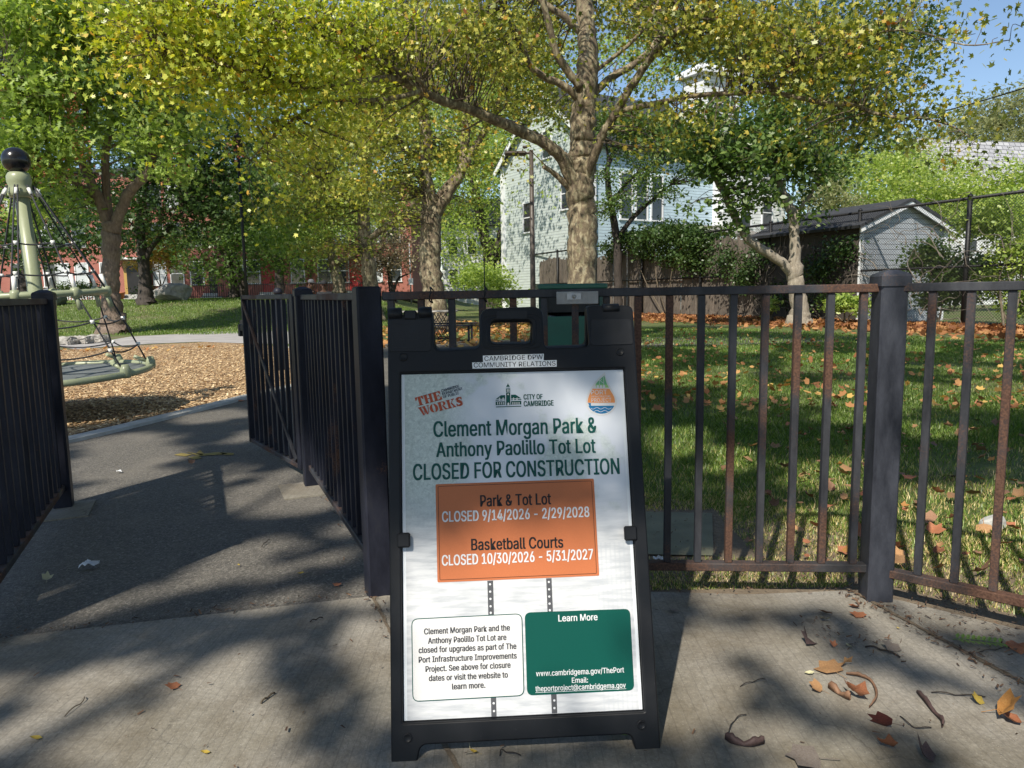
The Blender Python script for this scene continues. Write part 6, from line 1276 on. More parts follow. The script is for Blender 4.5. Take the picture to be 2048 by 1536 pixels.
simple('locust_tree', 'tall pale-leaved tree at the far upper right above the shingled roof', 62, (1990, 560), [([(1990, 520), (1992, 440), (1995, 350), (2000, 260)], [.4, .32, .25, .12])],
       [(1990, 250, 62, 4, 2.4), (2060, 220, 61, 3.6, 2.4), (1920, 290, 60, 3.2, 1.8), (1860, 320, 58, 2.6, 1.4), (2040, 310, 58, 3.2, 1.8), (1800, 300, 60, 3, 1.8), (2080, 300, 58, 3, 2), (1900, 360, 56, 2, 1)], 'leaf_pale', 'spray', 0.396, 630, 32, per=18, cr=.75)
# bright shrubs over the fence
def shrub(label, base, Y, clumps, mat, shape, size, n, seed, stems=3, group=None, **k):
    t = Tree('shrub', label, Y, base, group, seed, 'twig'); t.t['category'] = 'shrub'
    for i in range(stems):
        c = clumps[i % len(clumps)]; o = at(c[0], c[1], c[2]); t.wlimb([t.base + np.array([.1 * i, 0, 0]), (t.base + o) / 2 + t.r.normal(size=3) * .1, o], [.035, .012])
    t.mb.build('stem', MAT['twig'], t.t); t.crown(clumps, mat, shape, size, n, twigs=False, **k); return t
shrub('tall bright green shrub behind the garden shed roof', (1760, 600), 31, [(1720, 390, 31, 1.6, .8), (1800, 370, 31, 1.4, .8), (1790, 320, 32, 1.2, .7), (1730, 345, 32, 1.2, .8), (1850, 330, 32, 1.2, .8), (1760, 420, 31, 1.2, .6)], 'leaf_bright', 'star', 0.158, 450, 41, per=18, cr=.4)
shrub('yellowish feathery shrub between the cherry trunk and the shed', (1660, 600), 29, [(1650, 400, 29, .9, .6), (1690, 420, 29, .8, .5), (1640, 440, 28.6, .7, .4), (1670, 370, 29, .6, .4)], 'leaf_pale', 'spray', 0.145, 225, 42, per=16, cr=.3)
shrub('pale green bushy growth below the shingled roof', (1900, 600), 34, [(1900, 400, 34, 1.8, 1.0), (1850, 390, 34, 1.3, .9), (1960, 390, 33, 1.4, .9), (1930, 340, 35, 1.0, .6), (1880, 440, 32, 1.4, .7)], 'leaf_bright', 'oval', 0.145, 420, 43, per=18, cr=.4)
shrub('bright green shrub at the right edge beside the shingled roof', (2040, 600), 32, [(2030, 360, 32, 1.0, .9), (2050, 420, 31, 1.1, .7), (2010, 420, 31, .8, .5)], 'leaf_bright', 'oval', 0.145, 195, 44, per=18, cr=.35)
shrub('dark vine thicket climbing the chain-link fence between shed and corner post', (1870, 640), 21.6, [(1860, 510, 22.4, .6, .5), (1890, 550, 22.2, .6, .5), (1835, 530, 22.8, .35, .4), (1920, 585, 21.8, .6, .4), (1860, 595, 22.6, .5, .4), (1960, 540, 21.2, .6, .5)], 'leaf_mid', 'oval', .12, 390, 45, per=18, cr=.2)
shrub('brownish vine tangle over the fence between the cherry trunk and the shed', (1650, 630), 24.6, [(1530, 520, 27.6, .8, .7), (1490, 560, 28.3, .7, .6), (1570, 590, 26.6, .6, .5), (1640, 540, 24.8, .7, .7), (1680, 500, 24.0, .6, .5), (1650, 600, 24.6, .5, .4), (1450, 520, 29.3, .7, .7)], 'leaf_dark', 'oval', .12, 300, 53, per=16, cr=.24, bias=.0)
shrub('leafy vine mass over the chain-link fence at the right edge', (2010, 640), 18.6, [(2010, 450, 20.2, .6, .5), (2045, 510, 19.4, .6, .6), (1990, 565, 20.2, .4, .4), (2045, 600, 19.2, .5, .4), (1960, 450, 21.0, .6, .35), (2000, 405, 20.6, .5, .25)], 'leaf_green', 'oval', .12, 364, 46, per=18, cr=.2, bias=.1)
shrub('ivy draped over the top of the back fence right of the big plane trunk', (1330, 630), 33, [(1260, 480, 35.5, .9, .5), (1310, 475, 33.8, 1.0, .5), (1360, 470, 32.4, 1.1, .5), (1410, 480, 31.0, 1.0, .6), (1390, 520, 31.4, .9, .5), (1340, 510, 32.8, .7, .4), (1290, 505, 34.2, .6, .4), (1425, 530, 30.8, .6, .6), (1220, 500, 37, .6, .4)], 'leaf_dark', 'oval', 0.145, 630, 47, per=18, cr=.26, bias=.15)
shrub('green shrub with pale leaves at the left end of the back fence', (990, 620), 40, [(985, 560, 40, 1.1, .6), (1000, 590, 39.5, .9, .5), (960, 545, 41, 1.0, .5), (935, 560, 42, 1.0, .6), (1010, 625, 38.5, .5, .4)], 'leaf_green', 'star', 0.198, 240, 48, per=16, cr=.35, bias=.1)
shrub('low green bush at the foot of the shed behind the fence post', (1690, 625), 22.6, [(1690, 605, 22.6, .45, .3), (1730, 612, 22.2, .4, .25), (1660, 615, 23.2, .3, .2)], 'leaf_green', 'oval', .13, 60, 49, per=16, cr=.14)
shrub('small yellow-green sapling left of the cherry trunk', (1540, 635), 25.2, [(1540, 615, 25, .22, .2), (1548, 605, 25, .18, .15)], 'leaf_bright', 'oval', .14, 16, 50, per=12, cr=.1)
shrub('clipped hedge in front of the brick house behind the rope spinner', (165, 592), 50, [(130, 580, 50, .8, .45), (150, 580, 50, .8, .45), (170, 580, 50, .8, .45), (190, 580, 50, .8, .45), (285, 582, 50, .6, .4)], 'leaf_mid', 'oval', 0.132, 195, 51, per=18, cr=.3)
shrub('conifer-dark shrub growing along the house porch', (1330, 480), 38, [(1320, 462, 37.4, .8, .5), (1350, 465, 37, .7, .4)], 'leaf_dark', 'spray', 0.165, 90, 52, per=16, cr=.3)
# bare vines on the chain-link
vn = thing('bare_vine', 'tangle of pale bare vines hanging on the chain-link fence at the right', 'vine', fpt(20, 0, .1)); mb = MB(); r = np.random.default_rng(5)
for i in range(95):
    Y = r.uniform(15.5, 29); z = r.uniform(.1, 2.6); P = [fpt(Y, z, .1)]; d = r.normal(size=2) * .2 + np.array([0, .15])
    for k in range(9):
        d = d * .8 + r.normal(size=2) * .13; Y += d[0]; z = np.clip(z + d[1], .05, 3.7); P.append(fpt(Y, z, .1 + r.normal() * .03))
    mb.tube(spline(P, 3), np.linspace(r.uniform(.008, .02), .004, 28), 5, cap=False)
mb.build('stems', MAT['pale_vine'], vn)

# ------------------------------------------------------------------ the plane trees overhead and behind the viewer: their shade falls on path, sign and lawn
LIT = []      # (x, y, z, r): upright places the sun reaches
def litp(p, r): LIT.append((*p, r))
for u, v, r in ((.1, .1, .13), (.3, .1, .13), (.5, .08, .12), (.1, .28, .14), (.3, .3, .14), (.5, .26, .12), (.22, .40, .08), (.1, .38, .08), (.5, .40, .07), (.12, .02, .1), (.4, .18, .13), (.2, .18, .13), (.5, .35, .1), (.38, .42, .07), (.27, .87, .045), (.33, .83, .06), (.41, .80, .065), (.49, .77, .06), (.56, .72, .05), (.57, .60, .04), (.55, .50, .05)): litp(S(u, v), r)
for z in (.2, .5, .8): litp((1.33, 2.52, z), .10)
for x in (.9, 1.15): litp((x, 2.6, .8), .10); litp((x, 2.6, .4), .1)
litp((1.7, 2.2, .5), .25); litp((-.53, 2.66, .3), .13); litp((-.53, 2.66, .1), .14); litp((-1.24, 4.3, .05), .16)
for z in (.4, 1.2, 2.2): litp((scx, SY, z), 1.0)
LIT = np.array(LIT)
def _q(ox, oy, k, *L): return [(ox + x * k, oy + y * k) for x, y in L]
q4 = lambda *L: _q(0, 560, .390625, *L)
q5 = lambda *L: _q(0, 936, .390625, *L)
q6 = lambda *L: _q(1248, 560, .390625, *L)
q7 = lambda *L: _q(1248, 936, .390625, *L)
SUNNY = [q5((180, 1180), (450, 1030), (850, 1010), (1300, 930), (1340, 1080), (1060, 1090), (850, 1170), (450, 1270), (180, 1320)), q5((1060, 1150), (1340, 1110), (1480, 1230), (1500, 1400), (1540, 1700), (560, 1700), (420, 1480), (500, 1330), (850, 1250)),
    q5((-200, 1100), (180, 1090), (160, 1170), (-200, 1220)), q5((-200, 1350), (300, 1350), (420, 1420), (300, 1500), (-200, 1480)), q5((1770, 880), (1830, 800), (1990, 760), (2100, 900), (2050, 1300), (1900, 1130), (1870, 1020), (1780, 960)), q5((1150, 715), (1400, 675), (1860, 590), (1990, 630), (1990, 675), (1700, 695), (1500, 722), (1150, 750)),
    q5((950, 530), (1100, 430), (1350, 365), (1540, 365), (1560, 415), (1400, 430), (1330, 500), (1400, 520), (1800, 415), (1790, 460), (1400, 560), (1000, 610), (700, 690), (560, 735), (200, 845), (300, 780), (600, 645), (800, 605), (930, 585)), q5((1670, 320), (1790, 275), (1840, 340), (1700, 345)), q5((150, 660), (340, 600), (340, 630), (140, 690)),
    q4((1220, 1080), (1600, 965), (1690, 1010), (1770, 1130), (1620, 1190), (1300, 1215), (1090, 1140)), q4((1085, 1000), (1200, 940), (1275, 955), (1250, 1010), (1100, 1055)), q4((360, 940), (500, 880), (900, 845), (955, 900), (880, 930), (720, 990), (910, 970), (910, 1000), (600, 1050), (640, 1095), (390, 1145), (375, 1085), (560, 1035), (370, 1040)),
    q4((400, 845), (650, 785), (840, 795), (860, 835), (500, 872)), q4((1140, 825), (1320, 765), (1320, 812), (1180, 842)), q4((1330, 1005), (1550, 955), (1420, 1025)), q4((900, 700), (1200, 660), (1300, 690), (1000, 740)),
    q7((380, 600), (730, 635), (1200, 640), (1420, 800), (1450, 870), (1250, 760), (1000, 690), (750, 725), (550, 725), (340, 690)), q7((280, 870), (420, 845), (700, 860), (900, 845), (870, 900), (1010, 960), (980, 1035), (600, 925), (400, 965), (270, 925)), q7((230, 1000), (400, 980), (650, 1060), (560, 1180), (640, 1230), (300, 1350), (190, 1390)),
    q7((870, 1010), (1100, 1000), (1330, 1050), (1400, 1150), (1280, 1275), (1100, 1255), (950, 1180), (830, 1080)), q7((1180, 660), (1500, 860), (1850, 1060), (1990, 1140), (1750, 1100), (1400, 920)), q7((1450, 620), (1700, 740), (1930, 800), (1800, 835), (1560, 800), (1450, 700)),
    q7((1520, 1150), (1750, 1180), (1950, 1240), (2200, 1330), (2200, 1700), (1750, 1700), (1650, 1400), (1500, 1335), (1400, 1290)), q7((1000, 1400), (1250, 1400), (1400, 1700), (650, 1700), (850, 1450)), q7((540, 1330), (800, 1295), (810, 1390), (640, 1430)),
    q6((50, 210), (700, 225), (700, 275), (60, 295)), q6((300, 470), (620, 465), (640, 535), (260, 545)), q6((850, 375), (1200, 385), (1180, 475), (860, 475)), q6((850, 555), (1230, 515), (1230, 645), (880, 645)), q6((160, 765), (380, 755), (410, 850), (250, 905), (140, 860)), q6((480, 865), (670, 885), (650, 965), (440, 985)),
    q6((880, 955), (1250, 915), (1230, 1085), (850, 1065)), q6((860, 1170), (1240, 1160), (1240, 1460), (790, 1460)), q6((1430, 535), (2100, 555), (2100, 665), (1440, 645)), q6((1440, 735), (1750, 755), (1700, 805), (1450, 805)), q6((1400, 1075), (2000, 1045), (2200, 1250), (2200, 1600), (1500, 1600), (1370, 1200)), q6((340, 1410), (700, 1410), (1200, 1530), (350, 1650)),
    q6((1440, 305), (1600, 295), (1610, 372), (1440, 375)), q6((60, 425), (260, 475), (230, 520), (60, 500)), q6((1650, 440), (1950, 450), (1900, 500), (1640, 490)), q6((500, 330), (760, 340), (740, 380), (520, 375))]
SUNNY = [[gp(x, y)[:2] for x, y in P_] for P_ in SUNNY]
SUNNY += [[(-2.2, 9.2), (-60, 9.2), (-60, 40), (-2.2, 40)], [gp(x, y)[:2] for x, y in ((90, 700), (640, 670), (620, 738), (410, 748), (345, 792), (130, 835), (0, 840))]]
def shade_keep(pos, soft=.07):
    """keep only leaves whose shadow falls where the photograph has shade"""
    keep = np.ones(len(pos), bool); s = -TO_SUN
    for x, y, z, r in LIT:
        d = np.array([x, y, z]) - pos; t = d @ s; perp = np.linalg.norm(d - t[:, None] * s, axis=1); keep &= ~((perp < r + rng.uniform(-.04, .04, len(pos))) & (t > 0))
    g = pos[:, :2] + SH * pos[:, 2:3]; grow = np.clip(.016 * g[:, 1], .012, .10); g = g + rng.normal(size=(len(pos), 2)) * grow[:, None] * .5
    for P_ in SUNNY:
        for a in range(8): keep &= ~inpoly(P_, g[:, 0] + grow * math.cos(a * .785), g[:, 1] + grow * math.sin(a * .785))
    return keep
def inpoly(P, x, y):
    P = np.array(P); c = np.zeros(len(x), bool); j = len(P) - 1
    for i in range(len(P)):
        xi, yi = P[i]; xj, yj = P[j]; c ^= ((yi > y) != (yj > y)) & (x < (xj - xi) * (y - yi) / (yj - yi + 1e-12) + xi); j = i
    return c
def overhead(label, base, land, h0, h1, depth, seed, limbs=9, thin=0.0):
    r = np.random.default_rng(seed); b = np.array([*base, 0.]); t = thing('plane_tree', label, 'tree', b); n = int((land[1] - land[0]) * (land[3] - land[2]) * depth / .0062 * 2.2)
    G_ = np.column_stack([r.uniform(land[0], land[1], n), r.uniform(land[2], land[3], n)]); lo_ = np.clip(.40 + .10 * G_[:, 1], .48, 1); h = r.uniform(h0, h1, n) * lo_
    if thin:
        w = np.sin(G_[:, 0] * 2.1 + 1.4 * np.sin(G_[:, 1] * 1.3 + seed)) * np.sin(G_[:, 1] * 1.7 + 1.2 * np.sin(G_[:, 0] * 1.1)); k = w > -.35 - (1 - thin) * .6; G_, h = G_[k], h[k]
    C = np.column_stack([G_ - SH * h[:, None], h]); mb = MB()
    cen = C.mean(0); top = np.array([b[0] * .7 + cen[0] * .3, b[1] * .7 + cen[1] * .3, h0 - 1]); mb.tube(spline([[*b, .42], [*(b + Z3 * 2), .33], [*top, .26]], 8)[:, :3], spline([[.45], [.34], [.26]], 8)[:, 0], 14)
    for k in range(limbs):
        c = C[r.integers(len(C))]; mb.tube(spline([top, (top + c) / 2 + Z3 * .4 + r.normal(size=3) * .3, c], 5), np.linspace(.07, .02, 11), 7)
    mb.build('trunk', MAT['bark_plane'], t)
    q_ = np.clip(.40 + .10 * (C[:, 1] + SH[1] * C[:, 2]), .48, 1); k = r.random(len(C)) < (1 / 2.2) / q_ ** 1.1; C, q_ = C[k], q_[k]; k = shade_keep(C); C, q_ = C[k], q_[k]; leaf_cloud('crown', C, .19 * q_ * r.uniform(.7, 1.2, len(C)), 'star', r.random(len(C)), 'leaf_plane', t, .6, seed); return t
overhead('plane tree standing on the pavement behind the viewer, shading the path', (-5.5, -8.5), (-5.5, 1.8, -.5, 9.2), 8.5, 12, 3.6, 61)
overhead('plane tree behind the viewer on the right, shading the lawn', (3.5, -7.5), (1.8, 7.5, -.5, 6), 8.5, 12, 3.2, 62)
overhead('tall plane tree over the lawn outside the view', (9.5, -1.5), (.4, 14, 6, 15.5), 10, 13, 1.7, 63, thin=.6)
# unseen leaf clumps added toward the sun to shade gate, railings, path and sign
def deep(P3d, rad, n, h0, h1, seed, parent):
    r = np.random.default_rng(seed); h = r.uniform(h0, h1, n); p = np.array(P3d) + np.column_stack([r.normal(size=n) * rad, r.normal(size=n) * rad, r.normal(size=n) * rad * .3]) + (TO_SUN / TO_SUN[2])[None, :] * h[:, None]; return p
sh_spots = [((-.85, 3.4, .75), .42), ((-1.1, 4.1, .7), .35), ((-1.6, 4.9, .6), .4), ((-1.9, 5.3, .6), .35), ((-2.3, 3.6, .6), .4), ((-2.1, 3.0, .6), .4), ((-1.8, 2.4, .5), .35), ((-1.7, 3.2, 0), .35), ((-1.4, 2.8, 0), .3), ((-1.5, 3.7, 0), .3), ((-.56, 2.66, .85), .18), ((.1, 2.0, .98), .14), ((.35, 2.0, .98), .14), ((-.2, 1.98, .98), .12), ((.0, 1.9, .62), .09), ((.1, 1.9, .66), .09), ((-.05, 2.65, .9), .25), ((.45, 2.65, .9), .25), ((-.25, 1.85, .6), .08), ((-.24, 1.95, .85), .10)]
pos = np.vstack([deep(p, r, int(700 * r), 8, 12, 70 + i, None) for i, (p, r) in enumerate(sh_spots)]); pos = pos[shade_keep(pos, .05)]
ovt = [o for o in bpy.data.objects if o.get('label', '').startswith('plane tree standing')][0]
leaf_cloud('shade_leaves', pos, .17, 'star', rng.random(len(pos)), 'leaf_plane', ovt, .6, 90)

# ------------------------------------------------------------------ grass, chips, litter
LAWN = [(1.15, 3.15), (1.5, 3.0), (2.0, 2.8), (2.6, 2.3), (4.2, 1.0), (7, -.5), (15, 8), (14.4, 13.2), (10.6, 14.6), (7.2, 21), (4.2, 25), (1.9, 19.5), (2.2, 16), (1.55, 14.6), (.45, 12), (.25, 8), (.5, 5), (.62, 3.75), (1.05, 3.7)]
def grass(name, label, n, sampler, hmin, hmax, wid, seed, poly=None, dry_all=False):
    r = np.random.default_rng(seed); x, y = sampler(r, n)
    if poly is not None: k = inpoly(poly, x, y); x, y = x[k], y[k]
    # thin out worn patches
    w = .5 + .5 * np.sin(x * 1.9 + 1.3 * np.sin(y * 1.1)) * np.sin(y * 2.3 + 1.1 * np.sin(x * .9)); near = np.clip((5.6 - y) / 2.4, 0, .85); k = dry_all | (r.random(len(x)) > np.clip((w - .6) * 1.6, 0, .5) + near * (.3 + .5 * w)); x, y, w, near = x[k], y[k], w[k], near[k]; n = len(x)
    hh = r.uniform(hmin, hmax, n) * (1 - .3 * r.random(n)) * (1 - .35 * near); a = r.uniform(0, 2 * math.pi, n); l = r.uniform(.2, .9, n) * hh; z = hgt(x, y) if y.max() > 25 else np.zeros(n)
    b = np.column_stack([x, y, z]); t = np.column_stack([np.cos(a), np.sin(a), np.zeros(n)]); s = np.column_stack([-np.sin(a), np.cos(a), np.zeros(n)]) * wid
    V = np.stack([b - s, b + s, b + t * l[:, None] * .4 + s * .7 + Z3 * hh[:, None] * .6, b + t * l[:, None] + Z3 * hh[:, None], b + t * l[:, None] * .4 - s * .7 + Z3 * hh[:, None] * .6], 1)
    k5 = 5; me = bpy.data.meshes.new(name); me.vertices.add(n * k5); me.vertices.foreach_set('co', V.ravel()); me.loops.add(n * k5); me.loops.foreach_set('vertex_index', np.arange(n * k5, dtype=np.int32)); me.polygons.add(n); me.polygons.foreach_set('loop_start', np.arange(0, n * k5, k5, dtype=np.int32)); me.update(calc_edges=True)
    dry = np.clip(.3 * w + near * .75, 0, .75) if not dry_all else np.full(n, .9); at2 = me.attributes.new('rnd', 'FLOAT', 'FACE'); at2.data.foreach_set('value', np.clip(r.random(n) * .72 + dry * r.random(n), 0, 1).astype(np.float32))
    o = link(name, me, MAT['grass']); o['kind'] = 'stuff'; o['label'] = label; o['category'] = 'grass'; return o
def near_s(r, n):
    y = 2.5 * np.exp(r.random(n) * math.log(15 / 2.5)); x = r.uniform(-.1, 1.0, n) * (y * .82 + .9); return x, y
grass('lawn_grass', 'short green lawn grass behind the iron railing', 235000, near_s, .022, .055, .0022, 81, LAWN)
grass('lawn_grass', 'short lawn grass at the back near the leaf-covered strip', 70000, lambda r, n: (r.uniform(.3, 14, n), r.uniform(11, 23, n)), .035, .06, .006, 82, LAWN)
RISE = [(-24, 25), (-14, 24.2), (-9.5, 23.2), (-4.5, 25.5), (-5, 40), (-24, 42)]
grass('rise_grass', 'short grass on the gentle rise under the trees at the left', 80000, lambda r, n: (r.uniform(-24, -4, n), r.uniform(23, 42, n)), .05, .1, .008, 83, RISE)
# wood chips
r = np.random.default_rng(84); n = 60000; y = 5.3 * np.exp(r.random(n) * math.log(17.5 / 5.3)); x = -r.uniform(.28, .95, n) * y - .6
CHP = [(-3.8, 5.84), (-3.2, 8.36), (-2.68, 10.6), (-2.8, 13.0), (-3.8, 15.0), (-5.2, 16.5), (-6.4, 17.6), (-10, 17), (-14, 15.6), (-17, 9), (-10, 4.2), (-5.6, 3.8), (-4.1, 4.9)]
k = inpoly(CHP, x, y); x, y = x[k], y[k]; o = leaf_cloud('wood_chips', np.column_stack([x, y, np.full(len(x), .018) + r.uniform(-.006, .012, len(x))]), r.uniform(.022, .05, len(x)), _sh([(-.18, -.5, 0), (.2, -.5, .03), (.16, .5, 0), (-.2, .45, .03)]), r.random(len(x)), 'chip', None, .82, 85); o['kind'] = 'stuff'; o['label'] = 'tan wood chips covering the playground bed'; o['category'] = 'wood chips'
# leaf litter along the back fence and on the far paving
r = np.random.default_rng(86); Y = r.uniform(13.5, 40, 9000); d = np.abs(r.normal(size=9000)) * 1.8 - .2; d = np.where(d > 4.5, .5, d); P = np.column_stack([fx(Y), Y, np.full(9000, .0)]) + fn3 * (np.maximum(d, -.05) + .1)[:, None]
strip = [fpt(Y, 0, .02)[:2] for Y in (12.5, 20, 30, 42)] + [(fpt(Y, 0, w))[:2] for Y, w in ((42, 4.2), (36, 4.0), (31, 3.6), (27, 3.0), (25, 2.6), (22, 2.4), (19, 2.5), (16, 2.4), (12.5, 2.6))]
flat('leaf_mulch', strip, MAT['mulch'], 0.006)
CURL = _sh([(p[0], p[1], .55 * (p[0] ** 2 + (p[1] - .2) ** 2)) for p in SHAPE['broad']])
tops = P + np.column_stack([np.zeros(len(P)), np.zeros(len(P)), r.uniform(.015, .09, len(P))])
o = leaf_cloud('leaf_litter', tops, r.uniform(.12, .2, len(P)), CURL, r.random(len(P)) * .75, 'leaf_dry', None, .6, 87); o['kind'] = 'stuff'; o['label'] = 'thick band of brown fallen leaves along the foot of the back fence'; o['category'] = 'leaf litter'
n = 1700; x = r.uniform(-4.5, 3, n); y = r.uniform(15.5, 30, n); k = ~inpoly(LAWN, x, y) & ~((x < -3.5) & (y < 18)); x, y = x[k], y[k]
o = leaf_cloud('leaf_litter', np.column_stack([x, y, .03 + r.random(len(x)) * .03]), r.uniform(.12, .19, len(x)), CURL, .3 + r.random(len(x)) * .7, 'leaf_dry', None, .7, 88); o['kind'] = 'stuff'; o['label'] = 'scattered yellow and brown leaves round the picnic table'; o['category'] = 'leaf litter'
n = 1500; y = 6.5 * np.exp(r.random(n) * math.log(22 / 6.5)); x = r.uniform(0, 1, n) * y * .78 + .2; k = inpoly(LAWN, x, y); x, y = x[k], y[k]
o = leaf_cloud('leaf_litter', np.column_stack([x, y, .035 + r.random(len(x)) * .04]), r.uniform(.045, .10, len(x)), CURL, .2 + r.random(len(x)) * .75, 'leaf_dry', None, .7, 89); o['kind'] = 'stuff'; o['label'] = 'fallen leaves dotted over the farther half of the lawn'; o['category'] = 'leaf litter'

n = 90; x = r.uniform(-11, -3.2, n); y = 17.2 - .12 * (x + 6) ** 2 * .3 - np.abs(r.normal(size=n)) * .5; k = inpoly(CHP, x, y); x, y = x[k], y[k]
o = leaf_cloud('leaf_litter', np.column_stack([x, y, .04 + r.random(len(x)) * .02]), r.uniform(.07, .12, len(x)), CURL, .4 + r.random(len(x)) * .6, 'leaf_dry', None, .7, 95); o['kind'] = 'stuff'; o['label'] = 'yellow-brown leaves blown along the far edge of the wood chips'; o['category'] = 'leaf litter'
# single leaves near enough to count: a few shapes, copied
def leaf_obj_mesh(seed, curl, fold, sz=1.0, kind='plane'):
    rr = np.random.default_rng(seed); S_ = SHAPE['broad' if kind == 'plane' else kind].copy(); S_[:, :2] *= rr.uniform(.9, 1.12, S_[:, :2].shape)
    c = S_.mean(0) * [1, 1, 0]; rings = [.34, .68, 1.0]; V = [c]; k = len(S_)
    for q in rings:
        for p in S_: V.append(c + (p - c) * [q, q, 0])
    V = np.array(V); ang = rr.uniform(0, math.pi); u = V[:, 0] * math.cos(ang) + V[:, 1] * math.sin(ang); w = -V[:, 0] * math.sin(ang) + V[:, 1] * math.cos(ang)
    V[:, 2] = curl * u * u + fold * np.abs(w) + .05 * np.sin(5 * u + seed) * np.sin(4 * w) + rr.normal(size=len(V)) * .012
    V[:, 2] -= np.percentile(V[:, 2], 12); F = [(0, 1 + j, 1 + (j + 1) % k) for j in range(k)]
    for q in range(2): F += [(1 + q * k + j, 1 + (q + 1) * k + j, 1 + (q + 1) * k + (j + 1) % k, 1 + q * k + (j + 1) % k) for j in range(k)]
    b = len(V); st = [c + (S_[0] - c) * t * [1, 1, 0] for t in (0.9, 1.5, 2.1)]; V = np.vstack([V] + [[p + [-.015, 0, .03], p + [.015, 0, .03]] for p in st]); F += [(b, b + 1, b + 3, b + 2), (b + 2, b + 3, b + 5, b + 4)]
    me = bpy.data.meshes.new('leaf'); me.from_pydata((V * sz).tolist(), [], F); a = me.attributes.new('rnd', 'FLOAT', 'FACE'); a.data.foreach_set('value', np.full(len(F), .5, np.float32)); smooth(me); return me
def solid_leaf(name, c1, c2):
    m, t, b = newmat(name); v = coords(t, 'Object'); n = noise(t, v, 22, 5, .7); oi = t.nodes.new('ShaderNodeObjectInfo')
    c = ramp(t, n, [(.3, c1), (.7, c2)]); hs = N(t, 'ShaderNodeHueSaturation'); t.links.new(c, hs.inputs['Color']); t.links.new(ramp(t, oi.outputs['Random'], [(0, (.55,) * 3), (1, (1.25,) * 3)]), hs.inputs['Value']); t.links.new(hs.outputs[0], b.inputs['Base Color']); b.inputs['Roughness'].default_value = .7; bump(t, b, n, .4, .004); return m
LM = dict(tan=solid_leaf('tan_leaf', (.28, .14, .06), (.5, .29, .13)), rust=solid_leaf('rust_leaf', (.24, .085, .04), (.42, .17, .08)), red=solid_leaf('dark_red_leaf', (.07, .015, .012), (.16, .04, .03)), orange=solid_leaf('orange_leaf', (.4, .17, .04), (.55, .28, .08)), yellow=solid_leaf('yellow_leaf_flat', (.5, .34, .04), (.62, .47, .1)), pale=solid_leaf('pale_leaf_flat', (.36, .34, .2), (.55, .52, .33)), dark=solid_leaf('dark_pod', (.035, .02, .018), (.1, .06, .055)), green=solid_leaf('green_leaf_flat', (.09, .17, .03), (.2, .3, .06)), grey=solid_leaf('greyish_leaf', (.2, .16, .13), (.34, .29, .25)), brown=solid_leaf('brown_leaf', (.16, .08, .045), (.3, .17, .1)))
LMESH = [leaf_obj_mesh(i, [.5, .9, .25, 1.2, .6, .15, .8, .4][i], [.1, .3, -.2, .2, .45, .1, -.3, .25][i]) for i in range(8)]
OVAL = [leaf_obj_mesh(20 + i, [.5, 1.0][i], .3, kind='oval') for i in range(2)]
def put(me, mat, x, y, size, rot, z=.010, tilt=(0, 0), label=None, cat='leaf', group=None, name='fallen_leaf', sx=1):
    m2 = me if me.users == 0 or (me.materials and me.materials[0] == LM[mat]) else None
    key = (me.name, mat); 
    if key not in PUTM:
        q = me.copy(); q.materials.clear(); q.materials.append(LM[mat]); PUTM[key] = q
    o = bpy.data.objects.new(name, PUTM[key]); COL.objects.link(o); o.location = (x, y, z); o.rotation_euler = (tilt[0], tilt[1], rot); o.scale = (size * sx, size, size); tag(o, label, cat, group); return o
PUTM = {}
r = np.random.default_rng(91); GL_ = 'dry plane leaves scattered on the near lawn'
cnt = 0; lk = ['tan', 'rust', 'orange', 'tan', 'rust', 'brown', 'brown', 'tan']
NAMES = dict(tan='tan', rust='rust-brown', orange='orange', brown='dull brown', yellow='yellow', pale='pale straw-coloured')
while cnt < 210:
    y = 2.75 * math.exp(r.random() * math.log(7.2 / 2.75)); x = r.uniform(.3, .80) * y + r.uniform(-.3, .5)
    if not (inpoly(LAWN, np.array([x]), np.array([y]))[0] or (y < 3.3 and 1.0 < x < 3.2 and y > 3.9 - x)): continue
    m_ = lk[r.integers(8)]; put(LMESH[r.integers(8)], m_, x, y, .032 + .06 * r.random() ** 1.6, r.uniform(0, 6.28), r.uniform(.02, .05), (r.normal() * .3, r.normal() * .3), '%s fallen leaf lying in the grass of the near lawn behind the railing' % NAMES[m_], 'leaf', '%s leaves on the near lawn' % NAMES[m_]); cnt += 1
def putp(k, mat, px_, py_2, size, rot, label, tilt=(0, 0), z=.014, me=None, **kw):
    p = gp(px_, py_2); return put(me or LMESH[k], mat, p[0], p[1], size, rot, z, tilt, label, **kw)
putp(2, 'tan', 1668, 1352, .085, .4, 'flat tan leaf with a torn edge in the leaf cluster on the right pavement')
putp(3, 'rust', 1716, 1408, .075, 2.0, 'curled terracotta leaf standing up at the lower end of the leaf cluster', (.7, .2), .03)
putp(0, 'tan', 1640, 1388, .05, 1.0, 'small ragged tan leaf at the left of the leaf cluster', (.3, 0))
putp(6, 'tan', 1690, 1336, .05, 3.0, 'folded light brown leaf at the top of the leaf cluster', (.4, .3))
putp(4, 'orange', 2000, 1440, .085, 4.2, 'bright orange-tan curled leaf near the right edge of the pavement', (.5, .1), .03)
putp(1, 'rust', 2035, 1452, .06, 1.2, 'dull rust leaf beside the bright orange-tan leaf at the right edge')
putp(3, 'rust', 1782, 1506, .055, 1.8, 'small orange-rust curled leaf near the bottom of the picture', (.4, .5), .02)
putp(7, 'red', 1775, 1464, .07, 1.5, 'dark red rolled leaf on the right pavement', (.2, .9), .025)
